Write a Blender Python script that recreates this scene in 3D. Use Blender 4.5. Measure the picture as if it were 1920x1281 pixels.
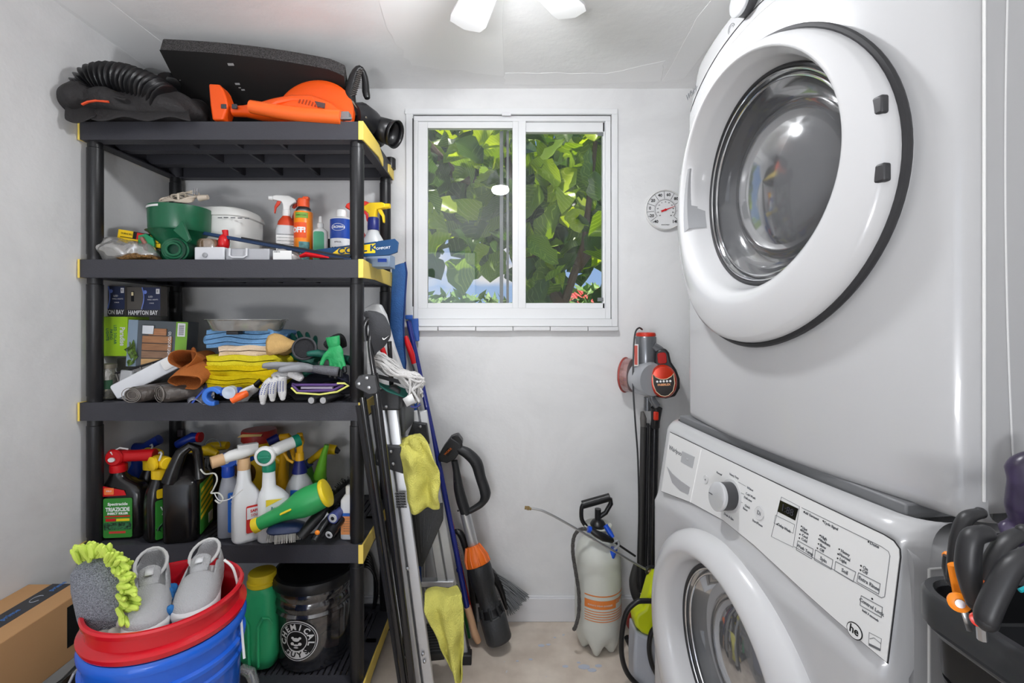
import bpy, bmesh, math, random
from math import pi, sin, cos, radians, sqrt, atan2
from mathutils import Matrix, Vector, noise, Euler
for o in list(bpy.data.objects): bpy.data.objects.remove(o)
SC = bpy.context.scene
COL = SC.collection
random.seed(7)
F, CX, CY, H = 878.0, 935.0, 602.0, 1.252      # focal length in pixels, principal point, eye height
# ---------------------------------------------------------------- camera, world, sun, lights, exposure
cd = bpy.data.cameras.new('camera'); cam = bpy.data.objects.new('camera', cd); COL.objects.link(cam)
cam.location = (0, 0, H); cam.rotation_euler = (pi/2, 0, 0)
cd.sensor_width = 36; cd.lens = F/1920*36
cd.shift_x = (960-CX)/1920; cd.shift_y = -(640.5-CY)/1920
cd.clip_start = .02; cd.clip_end = 200
SC.camera = cam
SC.view_settings.view_transform = 'Standard'; SC.view_settings.look = 'None'
SC.view_settings.gamma = 1; SC.view_settings.use_curve_mapping = False
SC.view_settings.exposure = -0.1
SC.cycles.caustics_reflective = False; SC.cycles.caustics_refractive = False
w = bpy.data.worlds.new('sky'); SC.world = w; w.use_nodes = True
nt = w.node_tree; nt.nodes.clear()
out = nt.nodes.new('ShaderNodeOutputWorld'); bg = nt.nodes.new('ShaderNodeBackground')
tc = nt.nodes.new('ShaderNodeTexCoord'); sep = nt.nodes.new('ShaderNodeSeparateXYZ')
nt.links.new(tc.outputs['Generated'], sep.inputs[0])
rmp = nt.nodes.new('ShaderNodeValToRGB')
rmp.color_ramp.elements[0].position = 0.0; rmp.color_ramp.elements[0].color = (.40, .60, .92, 1)
rmp.color_ramp.elements[1].position = 0.6; rmp.color_ramp.elements[1].color = (.13, .32, .80, 1)
nt.links.new(sep.outputs[2], rmp.inputs[0])
nz = nt.nodes.new('ShaderNodeTexNoise'); nz.inputs['Scale'].default_value = 4.2; nz.inputs['Detail'].default_value = 6
mp = nt.nodes.new('ShaderNodeMapping'); mp.inputs['Scale'].default_value = (1, 1, 2.2); mp.inputs['Location'].default_value = (.3, .1, .25)
nt.links.new(tc.outputs['Generated'], mp.inputs[0]); nt.links.new(mp.outputs[0], nz.inputs['Vector'])
cr = nt.nodes.new('ShaderNodeValToRGB'); cr.color_ramp.elements[0].position = .53; cr.color_ramp.elements[1].position = .64
nt.links.new(nz.outputs['Fac'], cr.inputs[0])
mx = nt.nodes.new('ShaderNodeMix'); mx.data_type = 'RGBA'
nt.links.new(cr.outputs[0], mx.inputs[0]); nt.links.new(rmp.outputs[0], mx.inputs[6]); mx.inputs[7].default_value = (.95, .95, .96, 1)
nt.links.new(mx.outputs[2], bg.inputs[0]); bg.inputs[1].default_value = 0.9
nt.links.new(bg.outputs[0], out.inputs[0])

def light(name, kind, loc, target, energy, size=1, sizey=None, color=(1, 1, 1), **k):
    l = bpy.data.lights.new(name, kind); l.energy = energy; l.color = color
    if kind == 'AREA':
        l.shape = 'RECTANGLE'; l.size = size; l.size_y = sizey or size
    o = bpy.data.objects.new(name, l); COL.objects.link(o); o.location = loc
    d = Vector(target)-Vector(loc); o.rotation_euler = d.to_track_quat('-Z', 'Y').to_euler()
    for a, b in k.items(): setattr(l, a, b)
    return o
light('sun', 'SUN', (-3, 5, 8), (-.5, 4.6, 0), 9.0, angle=.01, color=(1, .96, .88))
light('rear_fill_light', 'AREA', (-.75, -1.46, 1.05), (-.4, 1.5, 1.1), 11, .95, 2.0, color=(.98, .985, 1))  # unseen soft fill lamp added behind the camera
light('ceiling_bounce_fill', 'AREA', (-.35, -.75, .95), (-.35, .0, 3), 26, .35, .35, color=(.98, .985, 1))  # added fill lamp, aimed up so the ceiling spreads its light

# ---------------------------------------------------------------- materials
def lin(c):
    c = c/255
    return c/12.92 if c <= .04045 else ((c+.055)/1.055)**2.4
_m = {}
def M(name, rgb=(128, 128, 128), rough=.45, metal=0, bump=0, bscale=60, var=0, vscale=6, alpha=1, trans=0, emit=0, spec=.5, coat=0, sub=0, ior=1.45, stretch=None):
    if name in _m: return _m[name]
    m = bpy.data.materials.new(name); m.use_nodes = True; n = m.node_tree; p = n.nodes['Principled BSDF']
    col = tuple(lin(c) for c in rgb)+(1,)
    p.inputs['Base Color'].default_value = col; p.inputs['Roughness'].default_value = rough
    p.inputs['Metallic'].default_value = metal; p.inputs['Specular IOR Level'].default_value = spec
    p.inputs['Alpha'].default_value = alpha; p.inputs['Transmission Weight'].default_value = trans
    p.inputs['Coat Weight'].default_value = coat; p.inputs['IOR'].default_value = ior
    if emit: p.inputs['Emission Color'].default_value = col; p.inputs['Emission Strength'].default_value = emit
    if bump or var:
        t = n.nodes.new('ShaderNodeTexCoord'); mpn = n.nodes.new('ShaderNodeMapping')
        n.links.new(t.outputs['Object'], mpn.inputs[0])
        if stretch: mpn.inputs['Scale'].default_value = stretch
    if bump:
        a = n.nodes.new('ShaderNodeTexNoise'); a.inputs['Scale'].default_value = bscale; a.inputs['Detail'].default_value = 4
        n.links.new(mpn.outputs[0], a.inputs['Vector'])
        b = n.nodes.new('ShaderNodeBump'); b.inputs['Strength'].default_value = bump; b.inputs['Distance'].default_value = .01
        n.links.new(a.outputs['Fac'], b.inputs['Height']); n.links.new(b.outputs[0], p.inputs['Normal'])
    if var:
        a = n.nodes.new('ShaderNodeTexNoise'); a.inputs['Scale'].default_value = vscale; a.inputs['Detail'].default_value = 5
        n.links.new(mpn.outputs[0], a.inputs['Vector'])
        r = n.nodes.new('ShaderNodeValToRGB'); r.color_ramp.elements[0].position = .35; r.color_ramp.elements[1].position = .65
        r.color_ramp.elements[0].color = tuple(x*(1-var) for x in col[:3])+(1,)
        r.color_ramp.elements[1].color = tuple(min(1, x*(1+var)) for x in col[:3])+(1,)
        n.links.new(a.outputs['Fac'], r.inputs[0]); n.links.new(r.outputs[0], p.inputs['Base Color'])
    _m[name] = m
    return m
def glassy(name, rgb, t=.6, rough=.05, g=.1, fm=.6):
    """thin clear plastic or glass: part see-through, part diffuse body colour, glossy on top"""
    if name in _m: return _m[name]
    m = bpy.data.materials.new(name); m.use_nodes = True; n = m.node_tree; n.nodes.clear()
    o = n.nodes.new('ShaderNodeOutputMaterial'); tr = n.nodes.new('ShaderNodeBsdfTransparent')
    p = n.nodes.new('ShaderNodeBsdfPrincipled'); p.inputs['Base Color'].default_value = tuple(lin(c) for c in rgb)+(1,)
    p.inputs['Roughness'].default_value = rough
    a = n.nodes.new('ShaderNodeMixShader'); a.inputs[0].default_value = t
    n.links.new(p.outputs[0], a.inputs[1]); n.links.new(tr.outputs[0], a.inputs[2])
    gl = n.nodes.new('ShaderNodeBsdfGlossy'); gl.inputs['Roughness'].default_value = rough
    lw = n.nodes.new('ShaderNodeLayerWeight'); lw.inputs[0].default_value = .25
    mm = n.nodes.new('ShaderNodeMath'); mm.operation = 'MULTIPLY_ADD'; mm.inputs[1].default_value = fm; mm.inputs[2].default_value = g
    n.links.new(lw.outputs['Fresnel'], mm.inputs[0])
    b = n.nodes.new('ShaderNodeMixShader'); n.links.new(mm.outputs[0], b.inputs[0])
    n.links.new(a.outputs[0], b.inputs[1]); n.links.new(gl.outputs[0], b.inputs[2]); n.links.new(b.outputs[0], o.inputs[0])
    _m[name] = m
    return m
# ---------------------------------------------------------------- mesh builder
def Wp(x, y, d): return Vector(((x-CX)/F*d, d, H+(CY-y)/F*d))
def X_(x, d): return (x-CX)/F*d
def Z_(y, d): return H+(CY-y)/F*d
def fr(o, x, y):
    x = Vector(x).normalized(); y = Vector(y); z = x.cross(y).normalized(); y = z.cross(x)
    m = Matrix((x, y, z)).transposed().to_4x4(); m.translation = Vector(o); return m
def T(x=0, y=0, z=0): return Matrix.Translation((x, y, z))
def R(ax, deg): return Matrix.Rotation(radians(deg), 4, ax)
class G:
    def __init__(s): s.v = []; s.f = []
    def add(s, v, f, m=None):
        b = len(s.v)
        s.v += [tuple(m @ Vector(p)) for p in v] if m else [tuple(p) for p in v]
        s.f += [tuple(i+b for i in q) for q in f]; return s
    def box(s, c, d, m=None, tap=1):
        a, b, e = d[0]/2, d[1]/2, d[2]/2
        v = [(c[0]+i*a*(1 if k < 0 else tap), c[1]+j*b*(1 if k < 0 else tap), c[2]+k*e) for k in (-1, 1) for j in (-1, 1) for i in (-1, 1)]
        return s.add(v, [(0, 2, 3, 1), (4, 5, 7, 6), (0, 1, 5, 4), (2, 6, 7, 3), (0, 4, 6, 2), (1, 3, 7, 5)], m)
    def tube(s, pts, r, n=10, closed=False, cap=True, m=None, flat=1):
        P = [Vector(p) for p in pts]; N = len(P); rr = r if isinstance(r, (list, tuple)) else [r]*N
        v = []; f = []; up = None
        for i, p in enumerate(P):
            if closed: t = P[(i+1) % N]-P[i-1]
            else: t = P[min(i+1, N-1)]-P[max(i-1, 0)]
            if t.length < 1e-9: t = Vector((0, 0, 1))
            t.normalize()
            if up is None:
                up = Vector((0, 0, 1)) if abs(t.z) < .9 else Vector((0, 1, 0))
            up = (up-t*up.dot(t)); up.normalize(); sd = t.cross(up)
            for k in range(n):
                a = 2*pi*k/n; v.append(p+up*cos(a)*rr[i]*flat+sd*sin(a)*rr[i])
        for i in range(N if closed else N-1):
            j = (i+1) % N
            for k in range(n):
                f.append((i*n+k, i*n+(k+1) % n, j*n+(k+1) % n, j*n+k))
        if cap and not closed: f.append(tuple(range(n))[::-1]); f.append(tuple((N-1)*n+k for k in range(n)))
        return s.add(v, f, m)
    def cyl(s, a, b, ra, rb=None, n=16, m=None, cap=True):
        return s.tube([a, b], [ra, ra if rb is None else rb], n, cap=cap, m=m)
    def lathe(s, prof, n=28, m=None, sx=1, sy=1, capa=True, capb=True, e=2.0):
        return s.loft([(0, 0, z, r*sx, r*sy, e) for r, z in prof], n, m, capa, capb)
    def loft(s, secs, n=24, m=None, capa=True, capb=True):
        v = []; f = []
        for (cx, cy, z, rx, ry, e) in secs:
            for k in range(n):
                a = 2*pi*(k+.5)/n; c, q = cos(a), sin(a)
                v.append((cx+rx*math.copysign(abs(c)**(2/e), c), cy+ry*math.copysign(abs(q)**(2/e), q), z))
        for i in range(len(secs)-1):
            for k in range(n):
                f.append((i*n+k, i*n+(k+1) % n, (i+1)*n+(k+1) % n, (i+1)*n+k))
        if capa: f.append(tuple(range(n))[::-1])
        if capb: f.append(tuple((len(secs)-1)*n+k for k in range(n)))
        return s.add(v, f, m)
    def prism(s, pts, h, m=None, z0=0):
        n = len(pts); v = [(p[0], p[1], z0) for p in pts]+[(p[0], p[1], z0+h) for p in pts]
        f = [tuple(range(n))[::-1], tuple(range(n, 2*n))]+[(i, (i+1) % n, (i+1) % n+n, i+n) for i in range(n)]
        return s.add(v, f, m)
    def sph(s, c, r, n=16, m=None):
        if not isinstance(r, (list, tuple)): r = (r, r, r)
        v = []; f = []; k = n//2
        for i in range(1, k):
            for j in range(n):
                t = pi*i/k; a = 2*pi*j/n
                v.append((c[0]+r[0]*sin(t)*cos(a), c[1]+r[1]*sin(t)*sin(a), c[2]+r[2]*cos(t)))
        top = len(v); v.append((c[0], c[1], c[2]+r[2])); v.append((c[0], c[1], c[2]-r[2]))
        for i in range(k-2):
            for j in range(n): f.append((i*n+j, (i+1)*n+j, (i+1)*n+(j+1) % n, i*n+(j+1) % n))
        for j in range(n): f.append((top, j, (j+1) % n)); f.append((top+1, (k-2)*n+(j+1) % n, (k-2)*n+j))
        return s.add(v, f, m)
    def grid(s, nu, nv, fn, m=None, wrapu=False):
        v = [fn(i/(nu if wrapu else nu-1), j/(nv-1)) for j in range(nv) for i in range(nu)]; f = []
        for j in range(nv-1):
            for i in range(nu if wrapu else nu-1):
                a = j*nu+i; b = j*nu+(i+1) % nu
                f.append((a, b, b+nu, a+nu))
        return s.add(v, f, m)
    def warp(s, fn): s.v = [tuple(fn(Vector(p))) for p in s.v]; return s
def nz3(p, sc, amt, seed=0):
    q = Vector(p)*sc+Vector((seed*3.1, seed*1.7, seed*5.3))
    return Vector((noise.noise(q), noise.noise(q+Vector((31, 0, 0))), noise.noise(q+Vector((0, 47, 0)))))*amt
def crv(pts, n=6):
    P_ = [Vector(p) for p in pts]; o = []; N = len(P_)
    for i in range(N-1):
        p0, p1, p2, p3 = P_[max(0, i-1)], P_[i], P_[i+1], P_[min(N-1, i+2)]
        for k in range(n):
            f_ = k/n; o.append(.5*((2*p1)+(p2-p0)*f_+(2*p0-5*p1+4*p2-p3)*f_*f_+(3*p1-p0-3*p2+p3)*f_**3))
    return o+[P_[-1]]
def wpc(d, pts, n=5): return crv([Wp(p[0], p[1], p[2] if len(p) > 2 else d) for p in pts], n)
def lr(vals, n):      # radii interpolated to n samples
    o = []
    for i in range(n):
        k = i/(n-1)*(len(vals)-1); a = int(min(k, len(vals)-2)); o.append(vals[a]+(vals[a+1]-vals[a])*(k-a))
    return o
def wm(o):
    m = Matrix()
    while o is not None:
        m = o.matrix_basis @ m; o = o.parent
    return m
def part(name, g, mat, parent=None, world=True, smooth=38, bevel=0, bseg=2, sub=0, solid=0, remesh=0, label=None, soft=0):
    me = bpy.data.meshes.new(name); vs = g.v
    if world and parent is not None:
        im = wm(parent).inverted(); vs = [tuple(im @ Vector(p)) for p in vs]
    me.from_pydata(vs, [], g.f); me.update()
    b = bmesh.new(); b.from_mesh(me); bmesh.ops.recalc_face_normals(b, faces=b.faces); b.to_mesh(me); b.free()
    me.materials.append(mat)
    if smooth:
        me.polygons.foreach_set('use_smooth', [True]*len(me.polygons)); me.set_sharp_from_angle(angle=radians(smooth))
    o = bpy.data.objects.new(name, me); COL.objects.link(o)
    if parent is not None: o.parent = parent
    if remesh:
        r = o.modifiers.new('r', 'REMESH'); r.mode = 'VOXEL'; r.voxel_size = remesh; r.use_smooth_shade = True
    if soft:
        r = o.modifiers.new('s', 'SMOOTH'); r.iterations = soft; r.factor = .6
    if solid:
        r = o.modifiers.new('t', 'SOLIDIFY'); r.thickness = solid; r.offset = 0
    if bevel:
        r = o.modifiers.new('b', 'BEVEL'); r.width = bevel; r.segments = bseg; r.limit_method = 'ANGLE'; r.angle_limit = radians(40)
        r.harden_normals = False
    if sub:
        r = o.modifiers.new('d', 'SUBSURF'); r.levels = sub; r.render_levels = sub
    if label: o['label'] = label
    return o
def tag(o, label, cat, group=None, kind=None):
    if label: o['label'] = label
    if cat: o['category'] = cat
    if group: o['group'] = group
    if kind: o['kind'] = kind
    return o
def thing(name, label, cat, loc=(0, 0, 0), rot=(0, 0, 0), group=None):
    o = bpy.data.objects.new(name, None); COL.objects.link(o); o.empty_display_size = .05
    o.location = loc; o.rotation_euler = tuple(radians(a) for a in rot)
    return tag(o, label, cat, group)
def solo(name, g, mat, label, cat, loc=(0, 0, 0), rot=(0, 0, 0), group=None, **k):
    o = part(name, g, mat, None, **k); o.location = loc; o.rotation_euler = tuple(radians(a) for a in rot)
    return tag(o, label, cat, group)
def struct(name, g, mat, parent=None, **k):
    o = part(name, g, mat, parent, **k)
    if parent is None: o['kind'] = 'structure'
    return o
def text(s, size, mat, parent, m, align='CENTER', world=True, name='lettering', ext=.0004, sx=1, bold=0):
    c = bpy.data.curves.new('t', 'FONT'); c.body = s; c.size = size; c.align_x = align; c.align_y = 'CENTER'
    c.extrude = ext; c.offset = bold; c.resolution_u = 2
    t = bpy.data.objects.new('t', c); COL.objects.link(t)
    me = bpy.data.meshes.new_from_object(t); bpy.data.objects.remove(t)
    me.name = name; mm = m
    if world and parent is not None: mm = wm(parent).inverted() @ m
    me.transform(mm @ Matrix.Diagonal((sx, 1, 1, 1))); me.materials.clear(); me.materials.append(mat)
    o = bpy.data.objects.new(name, me); COL.objects.link(o); o.parent = parent
    return o
# common materials
BLK = M('black plastic', (34, 34, 37), .42, bump=.05, bscale=300)
BLK2 = M('soft black plastic', (24, 24, 26), .35)
BLKF = M('black fabric', (30, 29, 31), .8, bump=.25, bscale=250)
WHT = M('white plastic', (228, 228, 226), .35)
GRY = M('grey plastic', (150, 152, 155), .4)
RED = M('red plastic', (205, 20, 28), .35)
YEL = M('yellow plastic', (240, 200, 30), .4)
BLU = M('blue plastic', (25, 75, 190), .35)
NAV = M('navy plastic', (25, 35, 110), .4)
ORG = M('orange plastic', (238, 86, 18), .38)
GRN = M('green plastic', (25, 130, 80), .4)
STL = M('brushed steel', (190, 192, 195), .3, metal=1)
ALU = M('brushed aluminium', (205, 207, 210), .38, metal=.85, bump=.08, bscale=40, stretch=(30, 30, 1))
CHR = M('chrome', (215, 216, 218), .12, metal=1)
INK = M('black print', (20, 20, 22), .5)
INKG = M('grey print', (95, 97, 100), .5)
INKW = M('white print', (240, 240, 240), .5)
CLR = glassy('clear plastic', (215, 218, 220), .72, .08)
TRL = glassy('translucent white plastic', (225, 228, 230), .25, .25, .05)
# ================================================================ ROOM
XL, XR, YB, YF, ZC = -1.352, 1.34, 1.96, -1.5, H+.973
def wallmat(name, rgb, pr, sc=2.2):
    m = bpy.data.materials.new(name); m.use_nodes = True; n = m.node_tree; p = n.nodes['Principled BSDF']
    p.inputs['Roughness'].default_value = .62; p.inputs['Specular IOR Level'].default_value = .3
    t = n.nodes.new('ShaderNodeTexCoord'); a = n.nodes.new('ShaderNodeTexNoise'); a.inputs['Scale'].default_value = sc; a.inputs['Detail'].default_value = 7; a.inputs['Roughness'].default_value = .62; a.inputs['Distortion'].default_value = .6
    n.links.new(t.outputs['Object'], a.inputs['Vector'])
    r = n.nodes.new('ShaderNodeValToRGB'); r.color_ramp.elements[0].position = .40; r.color_ramp.elements[1].position = .60
    c = [lin(x) for x in rgb]
    r.color_ramp.elements[0].color = tuple(x*(1-pr) for x in c)+(1,); r.color_ramp.elements[1].color = tuple(x*(1+pr) for x in c)+(1,)
    n.links.new(a.outputs['Fac'], r.inputs[0]); n.links.new(r.outputs[0], p.inputs['Base Color'])
    a2 = n.nodes.new('ShaderNodeTexNoise'); a2.inputs['Scale'].default_value = 5; a2.inputs['Detail'].default_value = 9; a2.inputs['Roughness'].default_value = .55
    n.links.new(t.outputs['Object'], a2.inputs['Vector'])
    b = n.nodes.new('ShaderNodeBump'); b.inputs['Strength'].default_value = .35; b.inputs['Distance'].default_value = .02
    n.links.new(a2.outputs['Fac'], b.inputs['Height']); n.links.new(b.outputs[0], p.inputs['Normal'])
    return m
WALL = wallmat('painted plaster wall', (223, 223, 223), .05); CEIL = wallmat('patched ceiling plaster', (244, 244, 244), .04, 1.1)
# window opening in the back wall
WX0, WX1 = X_(775, YB), X_(1146, YB); WZ0, WZ1 = Z_(600, YB), Z_(216, YB)
g = G()
TH = .12
def slab(g, x0, x1, y0, y1, z0, z1, m=None): g.box(((x0+x1)/2, (y0+y1)/2, (z0+z1)/2), (abs(x1-x0), abs(y1-y0), abs(z1-z0)), m)
slab(g, XL, WX0, YB, YB+TH, 0, ZC); slab(g, WX1, XR, YB, YB+TH, 0, ZC)
slab(g, WX0, WX1, YB, YB+TH, 0, WZ0); slab(g, WX0, WX1, YB, YB+TH, WZ1, ZC)
struct('wall_back', g, WALL, smooth=0)
g = G(); slab(g, XL-.1, XL, YF, YB+TH, 0, ZC); struct('wall_left', g, WALL, smooth=0)
g = G(); slab(g, XR, XR+.1, YF, YB+TH, 0, ZC); struct('wall_right', g, WALL, smooth=0)
g = G(); slab(g, XL-.1, -1.24, YF-.1, YF, 0, ZC); slab(g, -.26, XR+.1, YF-.1, YF, 0, ZC); slab(g, -1.24, -.26, YF-.1, YF, 2.08, ZC); struct('wall_front', g, WALL, smooth=0)  # unseen rear wall added to keep sky light out; gap holds the fill lamp
g = G(); slab(g, XL-.1, XR+.1, YF, YB+TH, ZC, ZC+.1); ceil = struct('ceiling', g, CEIL, smooth=0)
# ceiling plaster: proud feathered patches
PATCH = M('ceiling patch plaster', (249, 249, 249), .6, bump=.15, bscale=12, spec=.3)
for pts in ([(-.36, 1.35), (-.27, .9), (.0, .85), (.02, 1.86), (-.33, 1.78), (-.37, 1.6)], [(.03, 1.83), (.42, 1.84), (.62, 1.75), (.66, 1.9), (.02, 1.93)],
            [(-1.34, .6), (-1.2, .6), (-1.17, 1.9), (-1.34, 1.93)], [(.66, 1.9), (.74, 1.88), (.76, .9), (.66, .95), (.64, 1.5)]):
    g = G(); q = []
    for i, a in enumerate(pts):
        b = pts[(i+1) % len(pts)]
        for k in range(6):
            t = k/6; n_ = noise.noise(Vector((a[0]*9+t*5, a[1]*9+t*7, i)))*.015
            q.append((a[0]+(b[0]-a[0])*t+n_, a[1]+(b[1]-a[1])*t-n_))
    g.prism(q, .0012, T(0, 0, ZC-.0012)); part('plaster_patch', g, PATCH, ceil, smooth=0, bevel=.001)
# floor: grey-brown concrete with paint drips
m = bpy.data.materials.new('worn concrete'); m.use_nodes = True; n = m.node_tree; p = n.nodes['Principled BSDF']; p.inputs['Roughness'].default_value = .55
t = n.nodes.new('ShaderNodeTexCoord'); a = n.nodes.new('ShaderNodeTexNoise'); a.inputs['Scale'].default_value = 7; a.inputs['Detail'].default_value = 8
r = n.nodes.new('ShaderNodeValToRGB'); r.color_ramp.elements[0].position = .3; r.color_ramp.elements[1].position = .7
r.color_ramp.elements[0].color = (lin(192), lin(177), lin(162), 1); r.color_ramp.elements[1].color = (lin(230), lin(218), lin(204), 1)
n.links.new(t.outputs['Object'], a.inputs['Vector']); n.links.new(a.outputs['Fac'], r.inputs[0])
a2 = n.nodes.new('ShaderNodeTexNoise'); a2.inputs['Scale'].default_value = 26; a2.inputs['Detail'].default_value = 3
r2 = n.nodes.new('ShaderNodeValToRGB'); r2.color_ramp.elements[0].position = .70; r2.color_ramp.elements[1].position = .73
n.links.new(t.outputs['Object'], a2.inputs['Vector']); n.links.new(a2.outputs['Fac'], r2.inputs[0])
x = n.nodes.new('ShaderNodeMix'); x.data_type = 'RGBA'; x.inputs[7].default_value = (.6, .6, .62, 1)
n.links.new(r2.outputs[0], x.inputs[0]); n.links.new(r.outputs[0], x.inputs[6]); n.links.new(x.outputs[2], p.inputs['Base Color'])
g = G(); slab(g, XL-.1, XR+.1, YF, YB+TH, -.1, 0); fl = struct('floor', g, m, smooth=0)
DRIP = M('dried white paint', (190, 196, 210), .5)
for (px_, py_, r_) in ((1095, 1251, .012), (1110, 1257, .009), (1122, 1249, .007), (1060, 1250, .006), (1015, 1211, .007), (1028, 1209, .005), (995, 1237, .004), (1085, 1243, .004), (1040, 1196, .003), (970, 1240, .003)):
    d = H*F/(py_-CY); g = G()
    q = [(r_*(1.8 if abs(cos(k*pi/6)) > .5 else 1)*cos(k*pi/6)*(1+.3*noise.noise(Vector((k, px_, 0)))), r_*sin(k*pi/6)) for k in range(12)]
    g.prism(q, .0012, T(X_(px_, d), d, 0)); part('paint_drip', g, DRIP, fl, smooth=0)
# baseboard
TRIM = M('white trim paint', (222, 222, 224), .4)
g = G(); slab(g, XL, XR, YB-.014, YB, 0, .098); g.box((0, YB-.004, .101), (2.69, .008, .008)); struct('baseboard_back', g, TRIM, bevel=.002)
# ---------------------------------------------------------------- window
wn = thing('window_1', None, None, (X_(960, YB), YB, WZ0)); wn['kind'] = 'structure'
FRM = M('white window frame', (226, 227, 228), .35)
def wbox(name, x0, x1, y0, y1, a, b, mat=FRM, parent=wn, **k):    # pixel rectangle on the wall plane, a..b = depth range
    g = G(); X0, X1 = X_(x0, YB), X_(x1, YB); z0, z1 = Z_(y1, YB), Z_(y0, YB)
    slab(g, X0, X1, YB+a, YB+b, z0, z1); return part(name, g, mat, parent, bevel=k.pop('bevel', .0015), **k)
wbox('casing', 760, 1157, 206, 216, -.012, .03); wbox('casing', 1146, 1157, 216, 612, -.012, .03); wbox('casing', 762, 775, 216, 600, -.012, .03)
wbox('casing', 776, 1146, 598, 612, -.014, .03)
wbox('frame', 775, 1146, 216, 226, .005, .06); wbox('frame', 775, 783, 226, 598, .005, .06); wbox('frame', 1136, 1146, 226, 598, .005, .06)
wbox('frame', 783, 1136, 578, 598, .004, .06)
wbox('jamb_slot', 774, 776, 224, 575, -.013, -.005, M('dark slot', (60, 60, 60), .7))
s1 = wbox('sash', 783, 801, 226, 578, .012, .034); wbox('rail', 801, 962, 226, 238, .012, .034, parent=s1); wbox('rail', 801, 962, 568, 578, .012, .034, parent=s1)
wbox('stile', 961, 972, 222, 578, .008, .034, parent=s1)
s2 = wbox('sash', 972, 986, 222, 578, .006, .045); wbox('rail', 986, 1136, 226, 244, .02, .045, parent=s2); wbox('rail', 986, 1136, 568, 578, .02, .045, parent=s2); wbox('stile', 1132, 1137, 226, 578, .02, .045, parent=s2)
wbox('latch', 941, 958, 213, 220, -.016, -.012, TRIM)
WG = glassy('window glass', (200, 205, 205), .985, .0, .012); WG2 = glassy('window glass left', (150, 155, 155), .94, .0, .028)
wbox('pane', 800, 962, 237, 569, .022, .026, WG2, s1, bevel=0); wbox('pane', 985, 1133, 243, 569, .032, .036, WG, s2, bevel=0)
SCR = M('grey screen frame', (120, 124, 124), .5)
wbox('screen_frame', 937, 944, 232, 575, .075, .085, SCR); wbox('screen_frame', 950, 955, 232, 575, .075, .085, SCR)
wbox('screen_clip', 1122, 1133, 245, 252, .016, .02, SCR); wbox('screen_clip', 1122, 1133, 558, 565, .016, .02, SCR)
LEDGE = M('white ledge tile', (218, 218, 219), .3)
for a, b in ((786, 822), (823, 892), (893, 961), (962, 1030), (1031, 1100), (1101, 1157)):
    wbox('ledge_tile', a, b, 612.6, 620.5+random.uniform(-.5, .8), -.026, .0, LEDGE, bevel=.002)
# ---------------------------------------------------------------- outside
go = G(); slab(go, -40, 40, YB+TH+.02, 60, -.6, -.5)
struct('ground_outside', go, M('lawn', (95, 115, 60), .9, var=.3, vscale=3), smooth=0)
HILL = M('hazy green hill', (96, 125, 88), .9, var=.3, vscale=.5)
g = G()
def hf(u, v):
    x = -60+u*120; y = 90+v*40
    return (x, y, -.5+(6.0*noise.noise(Vector((x*.03, 1, 0)))+5.5)*sin(pi*min(1, v*1.2+.02)))
g.grid(60, 8, hf); struct('hills', g, HILL)
# garden shrubs far off
LEAFD = M('shrub leaf', (108, 140, 60), .6, var=.35, vscale=8)
def shrub(px_, d, wdt, top, label, gr=None):
    g = G(); X = X_(px_, d); zt = Z_(top, d); rnd = random.Random(int(px_*7+d))
    for k in range(260):
        a = rnd.uniform(0, 2*pi); q = rnd.random()**.5; z = -.5+(zt+.5)*rnd.random()**.45
        c = Vector((X+cos(a)*q*wdt, d+sin(a)*q*wdt*.6, z)); e = Euler((rnd.uniform(-1, 1), rnd.uniform(-1, 1), rnd.uniform(0, 6))).to_matrix().to_4x4()
        s_ = .14*d/8; g.add([(-s_, 0, 0), (0, -s_*.4, 0), (s_, 0, .02), (0, s_*.4, 0)], [(0, 1, 2, 3)], T(*c) @ e)
    st = G(); st.cyl((X, d, -.5), (X, d, zt-.3), .05, .02, 6)
    t = thing('garden_shrub', label, 'shrub', (X, d, -.5)); part('foliage', g, LEAFD, t, smooth=0); part('stem', st, M('shrub stem', (90, 70, 50), .8), t)
shrub(815, 9, .7, 548, 'low green shrub outside, lower left corner of the window view')
shrub(885, 14, 1.2, 556, 'low green shrub outside under the white cloud')
shrub(1118, 11, .8, 538, 'bushy green shrub outside beside the red roofed house')
# house with red tile roof
hs = thing('house', 'distant white house with a red tiled roof seen through the right window pane', 'house', (2.2, 13, -.5))
g = G(); slab(g, 1.2, 5.4, 12.6, 17, -.5, H+.35); part('wall', g, M('white render', (235, 232, 225), .8), hs)
rt = M('red roof tile', (190, 78, 66), .7)
hr_ = G(); hr_.prism([(12.2, H+.35), (17.4, H+.35), (14.8, H+1.0)], 4.6, Matrix(((0, 0, 1, 1.0), (1, 0, 0, 0), (0, 1, 0, 0), (0, 0, 0, 1)))); rf = part('roof', hr_, rt, hs)
g = G()
for i in range(22):
    for j in range(9):
        a = j/9; g.cyl((1.05+i*.21, 12.15+2.6*a, H+.37+.65*a), (1.05+i*.21, 12.15+2.6*(a+.12), H+.37+.65*(a+.12)), .07, .06, 6)
o = part('roof_tile', g, rt, hs); o['kind'] = 'stuff'
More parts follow.
